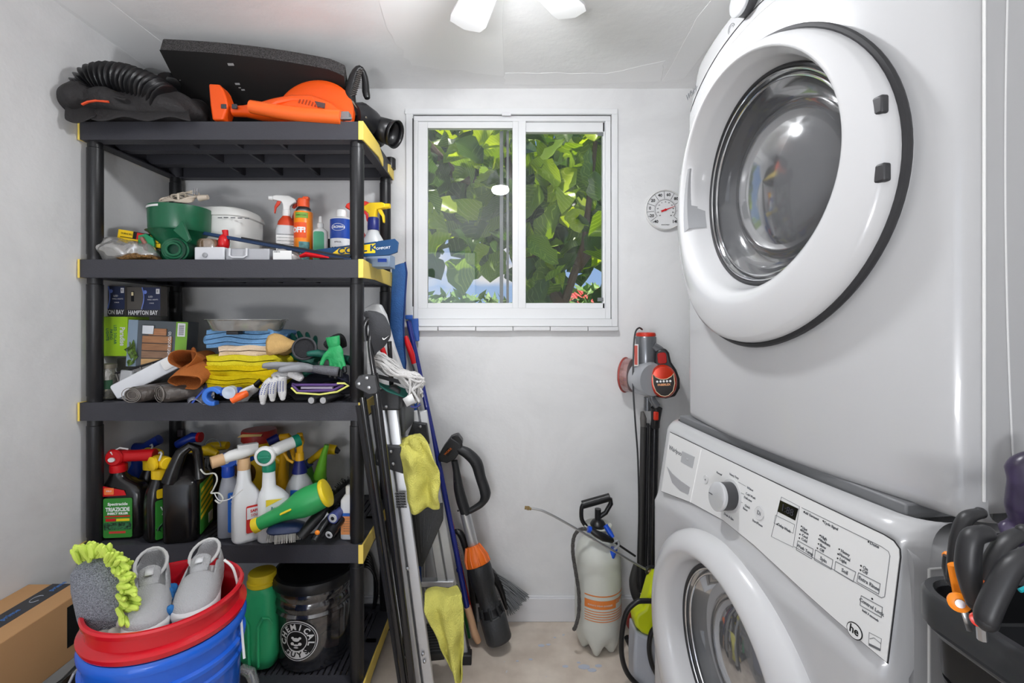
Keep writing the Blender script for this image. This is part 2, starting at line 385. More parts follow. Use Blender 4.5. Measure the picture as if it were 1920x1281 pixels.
# fiddle leaf fig tree
def leafmat(name, a, b):
    m = bpy.data.materials.new(name); m.use_nodes = True; n = m.node_tree; n.nodes.clear()
    o = n.nodes.new('ShaderNodeOutputMaterial'); p = n.nodes.new('ShaderNodeBsdfPrincipled'); tr = n.nodes.new('ShaderNodeBsdfTranslucent')
    p.inputs['Roughness'].default_value = .33
    t = n.nodes.new('ShaderNodeTexCoord'); wv = n.nodes.new('ShaderNodeTexWave'); wv.inputs['Scale'].default_value = 3.4; wv.bands_direction = 'DIAGONAL'; wv.inputs['Distortion'].default_value = 1
    n.links.new(t.outputs['Generated'], wv.inputs[0])
    r = n.nodes.new('ShaderNodeValToRGB'); r.color_ramp.elements[0].color = tuple(lin(c) for c in b)+(1,); r.color_ramp.elements[1].color = tuple(lin(c) for c in a)+(1,)
    r.color_ramp.elements[0].position = .0; r.color_ramp.elements[1].position = .07
    n.links.new(wv.outputs['Fac'], r.inputs[0]); n.links.new(r.outputs[0], p.inputs['Base Color'])
    hh = n.nodes.new('ShaderNodeHueSaturation'); hh.inputs['Value'].default_value = 1.35; hh.inputs['Saturation'].default_value = 1.15; n.links.new(r.outputs[0], hh.inputs['Color']); n.links.new(hh.outputs[0], tr.inputs[0])
    x = n.nodes.new('ShaderNodeMixShader'); x.inputs[0].default_value = .42
    n.links.new(p.outputs[0], x.inputs[1]); n.links.new(tr.outputs[0], x.inputs[2]); n.links.new(x.outputs[0], o.inputs[0]); return m
LM = [leafmat('fig leaf', (112, 140, 34), (165, 185, 80)), leafmat('young fig leaf', (172, 192, 40), (205, 215, 100)), leafmat('dark fig leaf', (62, 88, 38), (110, 135, 75))]
def leafmesh(k):
    rnd = random.Random(k); g = G(); bend = rnd.uniform(-.05, .11); cup = rnd.uniform(.02, .06)
    prof = [0, .045, .075, .07, .085, .105, .1, .06, .0]
    def fn(u, v):
        i = v*(len(prof)-1); a = int(min(i, len(prof)-2)); wd = prof[a]+(prof[a+1]-prof[a])*(i-a)
        s_ = (u-.5)*2
        return (s_*wd, v*.30, cup*abs(s_)*1.0*wd/.1+bend*sin(v*pi)-.25*bend*v+.008*sin(v*19+s_*3)*abs(s_)+.004*sin(v*40)*(abs(s_) > .9))
    g.grid(7, 9, fn); me = bpy.data.meshes.new('fig_leaf'); me.from_pydata(g.v, [], g.f); me.update()
    me.polygons.foreach_set('use_smooth', [True]*len(me.polygons)); return me
LMs = []
for k in range(9):
    me = leafmesh(k); me.materials.append(LM[(0, 0, 1, 2, 0, 2, 0, 1, 2)[k]]); LMs.append(me)
tree = thing('fiddle_leaf_fig', 'large leaved fiddle leaf fig tree filling the view outside the window', 'tree', (.75, 3.1, -.5))
BARK = M('fig bark', (92, 72, 56), .8, bump=.5, bscale=30)
g = G()
brs = [[(.55, 3.1, -.5), (.5, 3.08, .7), (.42, 3.05, 1.35), (.55, 3.0, 1.75), (.62, 3.0, 2.4)], [(.42, 3.05, 1.35), (.25, 3.15, 1.6), (.1, 3.1, 2.1), (0, 3.0, 2.6)],
       [(.5, 3.08, 1.1), (.8, 3.0, 1.45), (1.0, 2.95, 1.8)], [(.1, 3.1, 2.1), (-.3, 3.2, 2.25), (-.6, 3.2, 2.6)], [(.5, 3.03, 1.6), (.8, 3.1, 2.0), (.95, 3.1, 2.5)],
       [(-1.0, 3.4, -.5), (-.75, 3.3, .9), (-.62, 3.25, 1.5), (-.5, 3.2, 2.1)]]
for b in brs:
    n_ = len(b); g.tube(b, [.045*(1-i/(n_+1)) for i in range(n_)], 8)
part('branches', g, BARK, tree)
rnd = random.Random(21); cnt = 0; tries = 0
inv = wm(tree).inverted()
while cnt < 298 and tries < 9000:
    tries += 1
    Y = rnd.uniform(2.6, 3.7); X = rnd.uniform(-.18*Y, .26*Y); z = rnd.uniform(H+.02, H+.46*Y)
    px_ = CX+F*X/Y; py_ = CY-F*(z-H)/Y
    # the crown's underside is open to the sky on the left and thins low on the right
    if px_ < 975 and py_ > 486+ (22*sin(px_*.06)): continue
    if px_ > 1060 and py_ > 500 and rnd.random() < .8: continue
    if py_ > 530 and rnd.random() < .5: continue
    o = bpy.data.objects.new('fig_leaf', LMs[rnd.randrange(9)]); COL.objects.link(o); o.parent = tree
    s_ = rnd.uniform(.62, 1.05)*(Y/3.2)
    e = Euler((rnd.uniform(-1.3, .9), rnd.uniform(-.9, .9), rnd.uniform(0, 2*pi)))
    if rnd.random() < .6: e = Euler((rnd.uniform(.6, 1.5)*(1 if rnd.random() < .6 else -1), rnd.uniform(-.9, .9), rnd.uniform(-1.0, 1.0)))
    o.matrix_basis = inv @ T(X, Y, z) @ e.to_matrix().to_4x4() @ Matrix.Scale(s_, 4)
    cnt += 1
g = G(); k_ = 0
while k_ < 330:
    Y = rnd.uniform(3.8, 4.4); X = rnd.uniform(-.18*Y, .26*Y); z = rnd.uniform(H+.1, H+.46*Y); px_ = CX+F*X/Y; py_ = CY-F*(z-H)/Y
    if (px_ < 975 and py_ > 480) or (px_ > 1060 and py_ > 505): continue
    k_ += 1; mm = T(X, Y, z) @ Euler((rnd.uniform(.5, 1.5), rnd.uniform(-.9, .9), rnd.uniform(-1, 1))).to_matrix().to_4x4() @ Matrix.Scale(rnd.uniform(.8, 1.3), 4); me = LMs[rnd.randrange(9)]
    g.add([v.co for v in me.vertices], [tuple(p.vertices) for p in me.polygons], mm)
o = part('far_leaves', g, LM[2], tree, smooth=0); o['kind'] = 'stuff'
# ---------------------------------------------------------------- ceiling fan with a lamp
fan = thing('ceiling_fan', 'small white ceiling fan with a round glowing lamp above the window', 'fan', (.01, 1.08, ZC))
FW = M('white fan plastic', (225, 225, 226), .35)
g = G(); g.lathe([(.05, 0), (.05, -.02), (.022, -.025), (.022, -.07), (.055, -.08), (.06, -.12), (.045, -.15)], 28, T(.01, 1.08, ZC)); part('motor_housing', g, FW, fan)
for k in range(6):
    a = radians(50+60*k)
    g = G(); mm = T(.01, 1.08, H+.86) @ Matrix.Rotation(a, 4, 'Z') @ R('X', 9)
    g.prism([(.05, -.03), (.28, -.055), (.31, -.045), (.325, .0), (.31, .05), (.28, .055), (.05, .03)], .005, mm); part('fan_blade', g, FW, fan, bevel=.002)
g = G(); g.lathe([(.048, 0), (.053, -.012), (.052, -.022), (.04, -.034), (.02, -.040), (.001, -.041)], 28, T(.01, 1.08, ZC-.15))
part('lamp_dome', g, M('glowing lamp', (250, 252, 255), .4, emit=330), fan)
# ---------------------------------------------------------------- wall thermometer
Yt = YB-.001
tx, tz, tr_ = X_(1245.5, YB), Z_(395, YB), .084
th = thing('wall_thermometer', 'round white dial thermometer with a red needle on the back wall', 'thermometer', (tx, YB, tz))
g = G(); mt = fr((tx, Yt, tz), (1, 0, 0), (0, 0, 1))
g.lathe([(tr_-.004, 0), (tr_, .003), (tr_, .014), (tr_-.003, .018), (tr_-.006, .014)], 48, mt, capb=False); part('case', g, WHT, th)
g = G(); g.lathe([(tr_-.006, .011), (.002, .0112)], 48, mt, capa=False); part('dial', g, M('dial face', (222, 222, 222), .5), th)
g = G()
for a in (218, 187, 160, 125, 94, 62, 30, -5, -38):
    c, s_ = cos(radians(a)), sin(radians(a)); mm = mt @ T(0, 0, .012) @ R('Z', a); g.box((.062, 0, 0), (.03, .0014, .0006), mm)
for a in range(218, -40, -6): g.box((.045, 0, 0), (.005, .0008, .0006), mt @ T(0, 0, .012) @ R('Z', a))
q = [(.042*cos(radians(a)), .042*sin(radians(a)), .0122) for a in range(-40, 221, 6)]; g.tube(q, .0005, 4, m=mt)
part('scale_marks', g, INK, th, smooth=0)
for s_, a in (('-40', 230), ('-20', 203), ('0', 174), ('20', 143), ('40', 110), ('60', 78), ('80', 46), ('100', 13), ('120', -20), ('140', -50)):
    text(s_, .0175, INK, th, mt @ T(.064*cos(radians(a)), .064*sin(radians(a)), .0122), name='numeral', bold=.0004)
for i in range(11):
    a = radians(225-27*i); text(str(-40+10*i), .007, INK, th, mt @ T(.033*cos(a), .033*sin(a), .0122), name='small_numeral')
g = G(); mm = mt @ T(0, 0, .0135) @ R('Z', 21)
g.prism([(-.022, -.004), (-.016, 0), (-.022, .004), (-.006, .0035), (0, .005), (.006, .002), (.043, .0005), (.043, -.0005), (.006, -.002), (0, -.005), (-.006, -.0035)], .001, mm)
g.lathe([(.005, 0), (.005, .002), (.002, .003)], 16, mm); part('needle', g, RED, th)
text('SPRINGFIELD', .006, INKG, th, mt @ T(0, -.062, .0122))
# ================================================================ WASHER AND DRYER
th_ = radians(7.2); MU = Vector((sin(th_), -cos(th_), 0)); MN = Vector((-cos(th_), -sin(th_), 0)); MZ = Vector((0, 0, 1))
ENA = M('white enamel', (180, 180, 181), .25, coat=.3); ENB = M('white door plastic', (196, 196, 197), .24, coat=.3); ENG = M('light grey panel', (212, 212, 211), .35)
DGAP = M('dark gap', (42, 42, 44), .5); DRUM = M('stainless drum', (92, 92, 94), .45, metal=.4)
def mframe(Fp): 
    m = Matrix((MU, MZ, MN)).transposed().to_4x4(); m.translation = Fp; return m       # local (u, z, v)
def edge_samples(a, b, r, n, edge=6):
    """[(coordinate, drop)] from a to b with a quarter round of radius r at both ends"""
    s = [(a+r*(1-cos(pi/2*i/edge)), r*(1-sin(pi/2*i/edge))) for i in range(edge)]
    s += [(a+r+(b-a-2*r)*i/n, 0) for i in range(n+1)]
    s += [(b-r*(1-cos(pi/2*i/edge)), r*(1-sin(pi/2*i/edge))) for i in range(edge-1, -1, -1)]
    return s
def front_panel(g, m, W, z0, z1, vf, hole, rz=.02, ru=.035, n=72):
    us = edge_samples(0, W, ru, n); zs = edge_samples(z0, z1, rz, n)
    v = [(u, z, vf(u, z)-du-dz) for z, dz in zs for u, du in us]; nu = len(us); f = []
    for j in range(len(zs)-1):
        for i in range(nu-1):
            cu = (us[i][0]+us[i+1][0])/2; cz = (zs[j][0]+zs[j+1][0])/2
            if hole and math.hypot(cu-hole[0], cz-hole[1]) < hole[2]: continue
            a = j*nu+i; f.append((a, a+1, a+nu+1, a+nu))
    g.add(v, f, m); return us, zs
DBOW = 0
def door_loft(g, m, uc, secs, n=96):
    """secs: (radius, v, zcentre)"""
    v = []; f = []
    for r, vv, zc in secs:
        for k in range(n):
            a = 2*pi*k/n; v.append((uc+r*cos(a), zc+r*sin(a), vv-DBOW*(r*cos(a)/.3)**2))
    for i in range(len(secs)-1):
        for k in range(n): f.append((i*n+k, i*n+(k+1) % n, (i+1)*n+(k+1) % n, (i+1)*n+k))
    return g.add(v, f, m)
def ring(g, m, uc, zc, r, v, t, a0=0, a1=360, n=96):
    pts = [(uc+r*cos(radians(a0+(a1-a0)*k/n)), zc+r*sin(radians(a0+(a1-a0)*k/n)), v-DBOW*(r*cos(radians(a0+(a1-a0)*k/n))/.3)**2) for k in range(n+(a1-a0 < 360))]
    g.tube(pts, t, 8, closed=(a1-a0 >= 360), m=m)
W_ = .686
# ---- washer
FW_ = Vector((.43, 1.30, 0)); mw = mframe(FW_)
wa = thing('washing_machine', 'white front load washing machine at floor level under the dryer', 'washer', FW_+MN*-.3+MU*.34)
def vw(u, z):
    b = .012*(1-((u-.343)/.343)**2)
    # sloped console above the swoosh line
    zs = .800-.20*max(0, (u-.0)/.686)**1.2*1.0
    t = max(0, z-.787)*.155
    s_ = max(0, min(1, (zl(u)-.012-z)/.02)); s_ = s_*s_*(3-2*s_)
    return b-t-.0+.010*s_
def ray(px_, py_, m, v0=0, tilt=0, z0=0):
    """point (u, z, v) where the sight line through a pixel meets the plane v = v0 - tilt*(z-z0)"""
    im = m.inverted(); o = im @ Vector((0, 0, H)); d = (im.to_3x3() @ Vector(((px_-CX)/F, 1, (CY-py_)/F)))
    # o.z + t d.z = v0 - tilt*(o.y + t d.y - z0)
    t = (v0-tilt*(o.y-z0)-o.z)/(d.z+tilt*d.y); return o+d*t
TL = .155
def pw(x, y): return ray(x, y, mw, .012, TL, .787)
low = [pw(x, y) for x, y in ((1241, 921), (1296, 942), (1357, 975.6), (1415.6, 1022.6), (1513, 1112.6), (1572, 1165), (1664, 1241.6))]
def zl(u):
    for a, b in zip(low, low[1:]):
        if u <= b.x: return a.y+(b.y-a.y)*(u-a.x)/(b.x-a.x)
    return low[-1].y
ZT = H-.272
g = G(); us, zs = front_panel(g, mw, W_, .02, ZT, vw, (.343, .518, .262), .028, .04); part('front_panel', g, ENA, wa, smooth=50)
g = G()
def shell(g, m, W, z0, z1, D, v1=-.045, r=.03):
    n = 6; prof = []
    for (cx, cz, a0) in ((r, z0+r, 180), (W-r, z0+r, 270), (W-r, z1-r, 0), (r, z1-r, 90)):
        for k in range(n+1): a = radians(a0+90*k/n); prof.append((cx+r*cos(a), cz+r*sin(a)))
    g.prism(prof, D, m, z0=v1-D)
shell(g, mw, W_, .02, ZT-.028, .70, -.038); part('cabinet', g, M('white cabinet enamel', (172, 172, 173), .32), wa, smooth=50)
g = G(); g.tube([(W_+.0005, .03, -.06), (W_+.0005, ZT-.06, -.06)], .002, 6, m=mw); g.tube([(W_+.0005, ZT-.06, -.06), (W_+.0005, ZT-.06, -.7)], .0015, 6, m=mw); part('seam', g, ENG, wa)
g = G()
for u in (.05, .63):
    for v in (-.08, -.65): g.cyl((u, 0, v), (u, .03, v), .02, n=12, m=mw)
part('feet', g, BLK, wa)
g = G(); g.box((W_/2, ZT+.004, -.36), (W_-.06, .022, .60), mw); part('gap_filler', g, M('gap shade grey', (112, 113, 115), .5), wa, bevel=.003)  # added strip; its grey stands in for the soft shade between the machines
# control panel: dark outline plate with the light panel on it
top = [pw(1257, 811), pw(1455, 906.5), pw(1658, 1003.5), pw(1676, 1015), pw(1687, 1030), pw(1688, 1045)]
poly = [(p.x, p.y) for p in low[::1]]+[(p.x, p.y) for p in top[::-1]]
def vpl(u, z): return vw(u, z)
mt = mw @ T(0, 0, .012) @ T(0, .787, 0) @ Matrix(((1, 0, 0, 0), (0, 1, 0, 0), (0, -TL, 1, 0), (0, 0, 0, 1))) @ T(0, -.787, 0)
cxp = sum(a for a, b in poly)/len(poly); czp = sum(b for a, b in poly)/len(poly)
def grow(poly, d):
    o = []
    n = len(poly)
    for i in range(n):
        a = Vector(poly[i-1]); b = Vector(poly[i]); c = Vector(poly[(i+1) % n])
        e1 = (b-a).normalized(); e2 = (c-b).normalized(); n1 = Vector((e1.y, -e1.x)); n2 = Vector((e2.y, -e2.x)); k = (n1+n2); k = k/max(.3, k.length_squared/2) if k.length > .1 else n1
        o.append((b.x+k.x*d*1.0, b.y+k.y*d*1.0))
    return o
g = G(); g.prism(grow(poly, .0013), .0012, mt, z0=-.0005); part('panel_gap', g, DGAP, wa, smooth=0)
g = G(); g.prism(poly, .0022, mt, z0=-.0005); cp = part('control_panel', g, ENG, wa, smooth=0)
PV = .0019
def pm(x, y, v=PV):     # frame on the console surface at a pixel
    p = pw(x, y); return mt @ T(p.x, p.y, v)
def pline(g, pts, r=.0004, closed=False):
    g.tube([(pw(x, y).x, pw(x, y).y, PV) for x, y in pts], r, 4, closed=closed, m=mt)
# drawer seam and drawer handle recess
g = G(); pline(g, [(1316, 843), (1306, 893), (1296, 942)], .0012); part('drawer_seam', g, WHT, cp)
g = G(); q = [pw(x, y) for x, y in ((1252, 875), (1262, 888), (1278, 902), (1295, 914), (1292, 927), (1277, 920), (1262, 905))]
g.prism([(p.x, p.y) for p in q], .002, mt, z0=PV-.0012); part('drawer_handle_recess', g, M('recess grey', (158, 158, 160), .5), cp)
g = G(); q = [pw(x, y) for x, y in ((1281, 846), (1304, 857), (1300, 878), (1278, 866))]; g.prism([(p.x, p.y) for p in q], .001, mt, z0=PV-.0002); part('badge', g, M('badge grey', (165, 166, 168), .4), cp)
text('Whirlpool', .016, INKG, cp, pm(1263, 846) @ T(.012, .004, 0), name='lettering')
text('HE', .008, M('pale print', (190, 190, 190), .5), cp, pm(1291, 862) @ T(0, 0, .001), name='lettering')
# knob
kb = pw(1372, 930); g = G(); mk = mt @ T(kb.x, kb.y, PV)
g.lathe([(.033, 0), (.033, .002)], 40, mk); part('dial_ring', g, M('dial ring', (196, 196, 196), .4), cp)
g = G(); g.lathe([(.0275, .001), (.0275, .024), (.0255, .026)], 40, mk); kn = part('dial_knob', g, M('dark knob side', (70, 70, 72), .35, metal=.3), cp)
g = G(); g.lathe([(.0270, .024), (.0285, .026), (.0285, .031), (.026, .033), (.001, .033)], 40, mk, capa=False); part('knob_cap', g, M('knob silver', (205, 206, 208), .3, metal=.4), kn)
g = G(); g.box((-.018, 0, .0334), (.012, .002, .0006), mk); part('knob_mark', g, INKG, kn)
for (x, y, r_, s_) in ((1325, 899, .0085, 'o'), (1426, 962, .0115, 'Di')):
    g = G(); p = pw(x, y); ring(g, mt, p.x, p.y, r_, PV+.001, .0007, n=28); ring(g, mt, p.x, p.y, r_*.72, PV+.001, .0004, n=28); g.lathe([(r_*.95, 0), (r_*.95, .0012)], 28, mt @ T(p.x, p.y, PV)); part('round_button', g, M('button grey', (200, 200, 200), .4), cp)
    text(s_, r_*.9, INKG, cp, mt @ T(p.x, p.y, PV+.0015), name='lettering')
# cycle words round the knob
for (x, y, w_) in ((1350, 888, 'Normal'), (1378, 893, 'Heavy Duty'), (1408, 917, 'Whites'), (1409, 930, 'Cold Wash'), (1404, 936, 'Delicates'), (1403, 950, 'Quick'), (1399, 955, 'Rinse'), (1368, 969, 'Drain & Spin'), (1422, 981, 'Start/Pause')):
    text(w_, .0062, INKG, cp, pm(x, y), name='lettering')
g = G(); pline(g, [(1386, 904), (1400, 912)]); pline(g, [(1390, 924), (1397, 927)]); pline(g, [(1388, 940), (1394, 943)])
# display block
pline(g, [(1467, 932), (1501, 950), (1489, 1026), (1448, 1006)], .0005, True); pline(g, [(1456, 966), (1492, 984), (1489, 1000), (1453, 981)], .0004, True)
pline(g, [(1505, 952), (1655, 1025), (1668, 1034), (1671, 1042), (1661, 1119), (1655, 1121), (1491, 1025)], .0005)
for q in (((1498, 1014), (1527, 1030), (1524, 1048), (1495, 1031)), ((1531, 1031), (1564, 1050), (1561, 1068), (1529, 1050)), ((1569, 1053), (1607, 1073), (1602, 1091), (1567, 1070)), ((1612, 1074), (1653, 1095), (1650, 1114), (1609, 1091)), ((1617, 1117), (1657, 1139), (1655, 1158), (1615, 1135))):
    pline(g, q, .0006, True)
part('button_outlines', g, INKG, cp, smooth=0)['kind'] = 'stuff'
g = G(); q = [pw(x, y) for x, y in ((1465, 938), (1499, 954), (1493, 976), (1460, 959))]; g.prism([(p.x, p.y) for p in q], .0006, mt, z0=PV); dsp = part('display', g, M('black display', (14, 14, 16), .15), cp, smooth=0)
text('1:88', .017, M('unlit digits', (52, 52, 58), .5), dsp, pm(1479, 957) @ T(0, 0, .0012), name='digits')
g = G()
for (x, y) in ((1459, 983), (1510, 960), (1546, 977), (1631, 1016), (1505, 987), (1504, 994), (1502, 1002), (1501, 1009), (1540, 1004), (1538, 1011), (1537, 1020), (1535, 1028), (1576, 1030), (1574, 1039), (1573, 1047), (1617, 1061), (1616, 1069), (1638, 1123)):
    p = pw(x, y); g.lathe([(.0012, 0), (.0012, .0006)], 8, mt @ T(p.x, p.y, PV))
o = part('indicator_dots', g, INK, cp, smooth=0)
for (x, y, w_, s_) in ((1472, 990, 'Delay Wash', .0062), (1523, 967, 'Add Garment', .0055), (1560, 986, 'Cycle Signal', .0055), (1642, 1022, 'Done', .006), (1511, 992, 'Hot', .006), (1511, 998, 'Warm', .006), (1511, 1006, 'Cool', .006), (1510, 1013, 'Cold', .006),
                     (1547, 1009, 'High', .006), (1549, 1018, 'Medium', .006), (1545, 1025, 'Slow', .006), (1543, 1032, 'Off', .006), (1587, 1037, 'Heavy', .006), (1586, 1045, 'Normal', .006), (1583, 1052, 'Light', .006), (1625, 1066, 'On', .006), (1624, 1073, 'Off', .006),
                     (1511, 1031, 'Wash Temp', .0068), (1546, 1050, 'Spin', .0075), (1586, 1072, 'Soil', .0075), (1631, 1094, 'Extra Rinse', .0068), (1636, 1138, 'Control Lock', .0066), (1634, 1154, 'hold 3 seconds', .004)):
    text(w_, s_, INKG, cp, pm(x, y), name='lettering', bold=.0001)
g = G(); p = pw(1605, 1183); g.loft([(0, 0, 0, .0125, .0105, 2), (0, 0, .0008, .0125, .0105, 2)], 28, mt @ T(p.x, p.y, PV)); lg = part('emblem', g, INK, cp)
g = G(); g.loft([(0, 0, 0, .0113, .0093, 2), (0, 0, .0012, .0113, .0093, 2)], 28, mt @ T(p.x, p.y, PV)); part('emblem_field', g, ENG, lg)
text('he', .015, INK, lg, mt @ T(p.x, p.y+.001, PV+.0014), bold=.0002)
g = G(); pline(g, [(1632, 1186), (1655, 1198), (1653, 1220), (1631, 1207)], .0004, True); pline(g, [(1633, 1198), (1641, 1196), (1654, 1207)], .0004); part('energy_label', g, INKG, cp, smooth=0)
g = G(); q = [pw(x, y) for x, y in ((1632, 1206), (1654, 1217), (1653, 1221), (1631, 1210))]; g.prism([(a.x, a.y) for a in q], .0004, mt, z0=PV); part('energy_bar', g, INKG, cp, smooth=0)
# door
def build_door(t, m, uc, co, ci, Ro, Ri, vo, vc, vl, vi, dark, bowl, g2):
    g = G(); ring(g, m, uc, co, Ro+.003, vo-.004, .0065); part('door_gasket', g, DGAP, t)
    secs = [(Ro, vo-.03, co), (Ro, vo+.004, co), (Ro-.004, vo+.02, co)]
    for k in range(1, 13):
        a = k/12; r = Ro-.004-(Ro-.004-Ri)*a; zc = co+(ci-co)*a
        v = vo+.02+(vc-vo-.02)*sin(pi*min(1, a*1.25)/2)**.8 if a < .8 else vc-(vc-vl)*((a-.8)/.2)**1.5
        secs.append((r, v, zc))
    r2 = Ri-.004
    for k in range(1, 6):
        a = k/5; secs.append((Ri-.004-.012*a, vl-(vl-vi)*a, ci))
    g = G(); door_loft(g, m, uc, secs); dr = part('door', g, ENB, t, smooth=60)
    r3 = Ri-.016
    g = G(); ring(g, m, uc, ci, r3-.004, vi, .0045); part('dark_rim', g, DGAP, dr)
    g = G(); ring(g, m, uc, ci, r3-.011, vi+.001, .0022); ring(g, m, uc, ci, r3-.021, vi-.006, .0028); part('chrome_rim', g, CHR, dr)
    g = G(); door_loft(g, m, uc, [(r3-.005, vi, ci), (r3-.02, vi-.012, ci), (r3-.03, vi-.03, ci), (r3-.045, vi-.05, ci), (r3-.055, vi-.052, ci)]+[((r3-.055)*cos(a*pi/2/8), vi-.052+bowl*sin(a*pi/2/8), ci) for a in range(1, 9)])
    part('door_glass', g, g2, dr, smooth=60)
    g = G(); door_loft(g, m, uc, [(Ro-.02, vo-.035, co), (Ri+.0, vi-.10, ci), (Ri+.01, vi-.16, ci), (Ri+.05, vi-.162, ci), (Ri+.055, vi-.5, ci), (.001, vi-.5, ci)]); part('drum', g, dark, t, smooth=60)
    return dr
DBOW = .006
dw = build_door(wa, mw, .343, .512, .552, .292, .198, .012, .060, .05, .002, DRUM, .05, glassy('washer door glass', (100, 101, 103), .6, .06, .02, .5))
g = G(); ring(g, mw, .343, .552, .118, -.045, .010); DBOW = 0; part('inner_glass_rim', g, glassy('inner glass', (200, 202, 206), .3, .05, .3), dw)
g = G(); g.sph((.36, .49, -.27), (.16, .07, .11), 20, m=mw); g.warp(lambda p: p+nz3(p, 14, .03)); part('boot_gasket', (lambda q: (door_loft(q, mw, .343, [(.20, -.09, .552), (.165, -.10, .552), (.16, -.14, .552), (.19, -.17, .552)]), q)[1])(G()), M('grey rubber', (88, 88, 92), .5), wa)
lo = part('laundry', g, M('dark purple laundry', (58, 46, 78), .9, var=.5, vscale=14), None); tag(lo, 'dark purple laundry lying inside the washing machine drum', 'laundry')
# ---- dryer
FD_ = Vector((.515, 1.28, 0)); md = mframe(FD_)
dy = thing('tumble_dryer', 'white front load tumble dryer stacked on top of the washing machine', 'dryer', FD_+MN*-.3+MU*.34+Vector((0, 0, .99)))
Z0D, Z1D = H-.262, H+.697
def arch(u): return H+.628-.088*((u-.343)/.343)**2
def vd(u, z):
    b = .052*(1-abs((u-.343)/.343)**2.1)*(1-.35*abs((z-1.48)/.5)**3)
    t = max(0, z-arch(u))*.2
    return b-t
g = G(); front_panel(g, md, W_, Z0D, Z1D, vd, (.343, H+.252, .264), .02, .030); part('front_panel', g, ENA, dy, smooth=50)
g = G(); shell(g, md, W_, Z0D+.002, Z1D-.01, .68, -.028); part('cabinet', g, M('white cabinet enamel', (172, 172, 173), .32), dy, smooth=50)
g = G(); g.tube([(W_+.001, Z0D+.03, -.022), (W_+.001, Z1D, -.022)], .0018, 8, m=md); part('seam', g, WHT, dy)
g = G(); q = []
for i in range(24):
    t_ = i/23; z = Z0D+.02+t_*.9; q.append((W_+.0008, z, -.054-.016*(2*t_-1)**2*1.0))
g.tube(q, .0012, 6, m=md); part('embossed_line', g, ENG, dy)
g = G()
for u in (.05, .63):
    for v in (-.08, -.65): g.cyl((u, .975, v), (u, Z0D+.01, v), .02, n=12, m=md)
part('feet', g, BLK, dy)
g = G(); q = [(u, arch(u), vd(u, arch(u))+.0003-max(0, .045-u)**2*8) for u in [.02+i*.65/40 for i in range(41)]]; g.tube(q, .0011, 6, m=md); part('panel_gap', g, DGAP, dy)
g = G(); q = [(u, arch(u)-.02-.03*((u-.343)/.343)**2, vd(u, arch(u)-.02)+.0002) for u in [.03+i*.63/40 for i in range(41)]]; g.tube(q, .0007, 6, m=md); part('panel_crease', g, ENG, dy)
DBOW = .03
dd = build_door(dy, md, .343, H+.245, H+.281, .288, .226, .062, .097, .085, .028, M('dark dryer drum', (50, 50, 52), .7), .055, glassy('dryer door glass', (84, 85, 87), .30, .1, .0, .4))
for za in (H+.303, H+.207):
    g = G(); a = math.asin((za-(H+.245))/.29); uu = .343+.281*cos(a); g.box((uu, za, .056), (.018, .026, .012), md @ T(0, 0, 0)); part('hinge_tab', g, M('dark tab', (52, 52, 54), .4), dd, bevel=.003)
# handle recess: pale grey plate on the inner slope of the ring, far side
def recess(a0, a1, mat, name, lift=.0008):
    g = G(); v = []; f = []; n = 20
    for i in range(n+1):
        a = radians(a0+(a1-a0)*i/n)
        for r, vv in ((.262, .094), (.238, .095), (.2225, .083), (.214, .04)):
            zc = H+.247+.04*min(1, (.294-r)/(.072)); v.append((.343+(r-.001)*cos(a), zc+(r-.001)*sin(a), vv+lift-.03*(r*cos(a)/.3)**2))
    for i in range(n):
        for k in range(3): b = i*4+k; f.append((b, b+4, b+5, b+1))
    g.add(v, f, md); part(name, g, mat, dd)
DBOW = 0
recess(158, 196, M('handle grey', (150, 151, 153), .4), 'handle_recess')
text('Whirlpool', .024, INKG, dy, md @ T(.055, H+.605, vd(.06, H+.605)+.001) @ R('Y', -4), name='lettering')
p = ray(1415, 5, md, .028); g = G(); mk = md @ T(p.x, p.y, vd(p.x, p.y)-.002)
g.lathe([(.034, 0), (.034, .003)], 36, mk); part('dial_ring', g, ENG, dy)
g = G(); g.lathe([(.028, .001), (.028, .026)], 36, mk); kn = part('dial_knob', g, M('dark knob side', (70, 70, 72), .35), dy)
g = G(); g.lathe([(.0275, .025), (.029, .027), (.029, .032), (.026, .034), (.001, .034)], 36, mk, capa=False); part('knob_cap', g, M('knob silver', (205, 206, 208), .3, metal=.4), kn)
p = ray(1377, 55, md, .028); g = G(); ring(g, md, p.x, p.y, .011, vd(p.x, p.y)+.0005, .0006, n=28); ring(g, md, p.x, p.y, .007, vd(p.x, p.y)+.0005, .0005, n=28); part('round_button', g, INKG, dy)
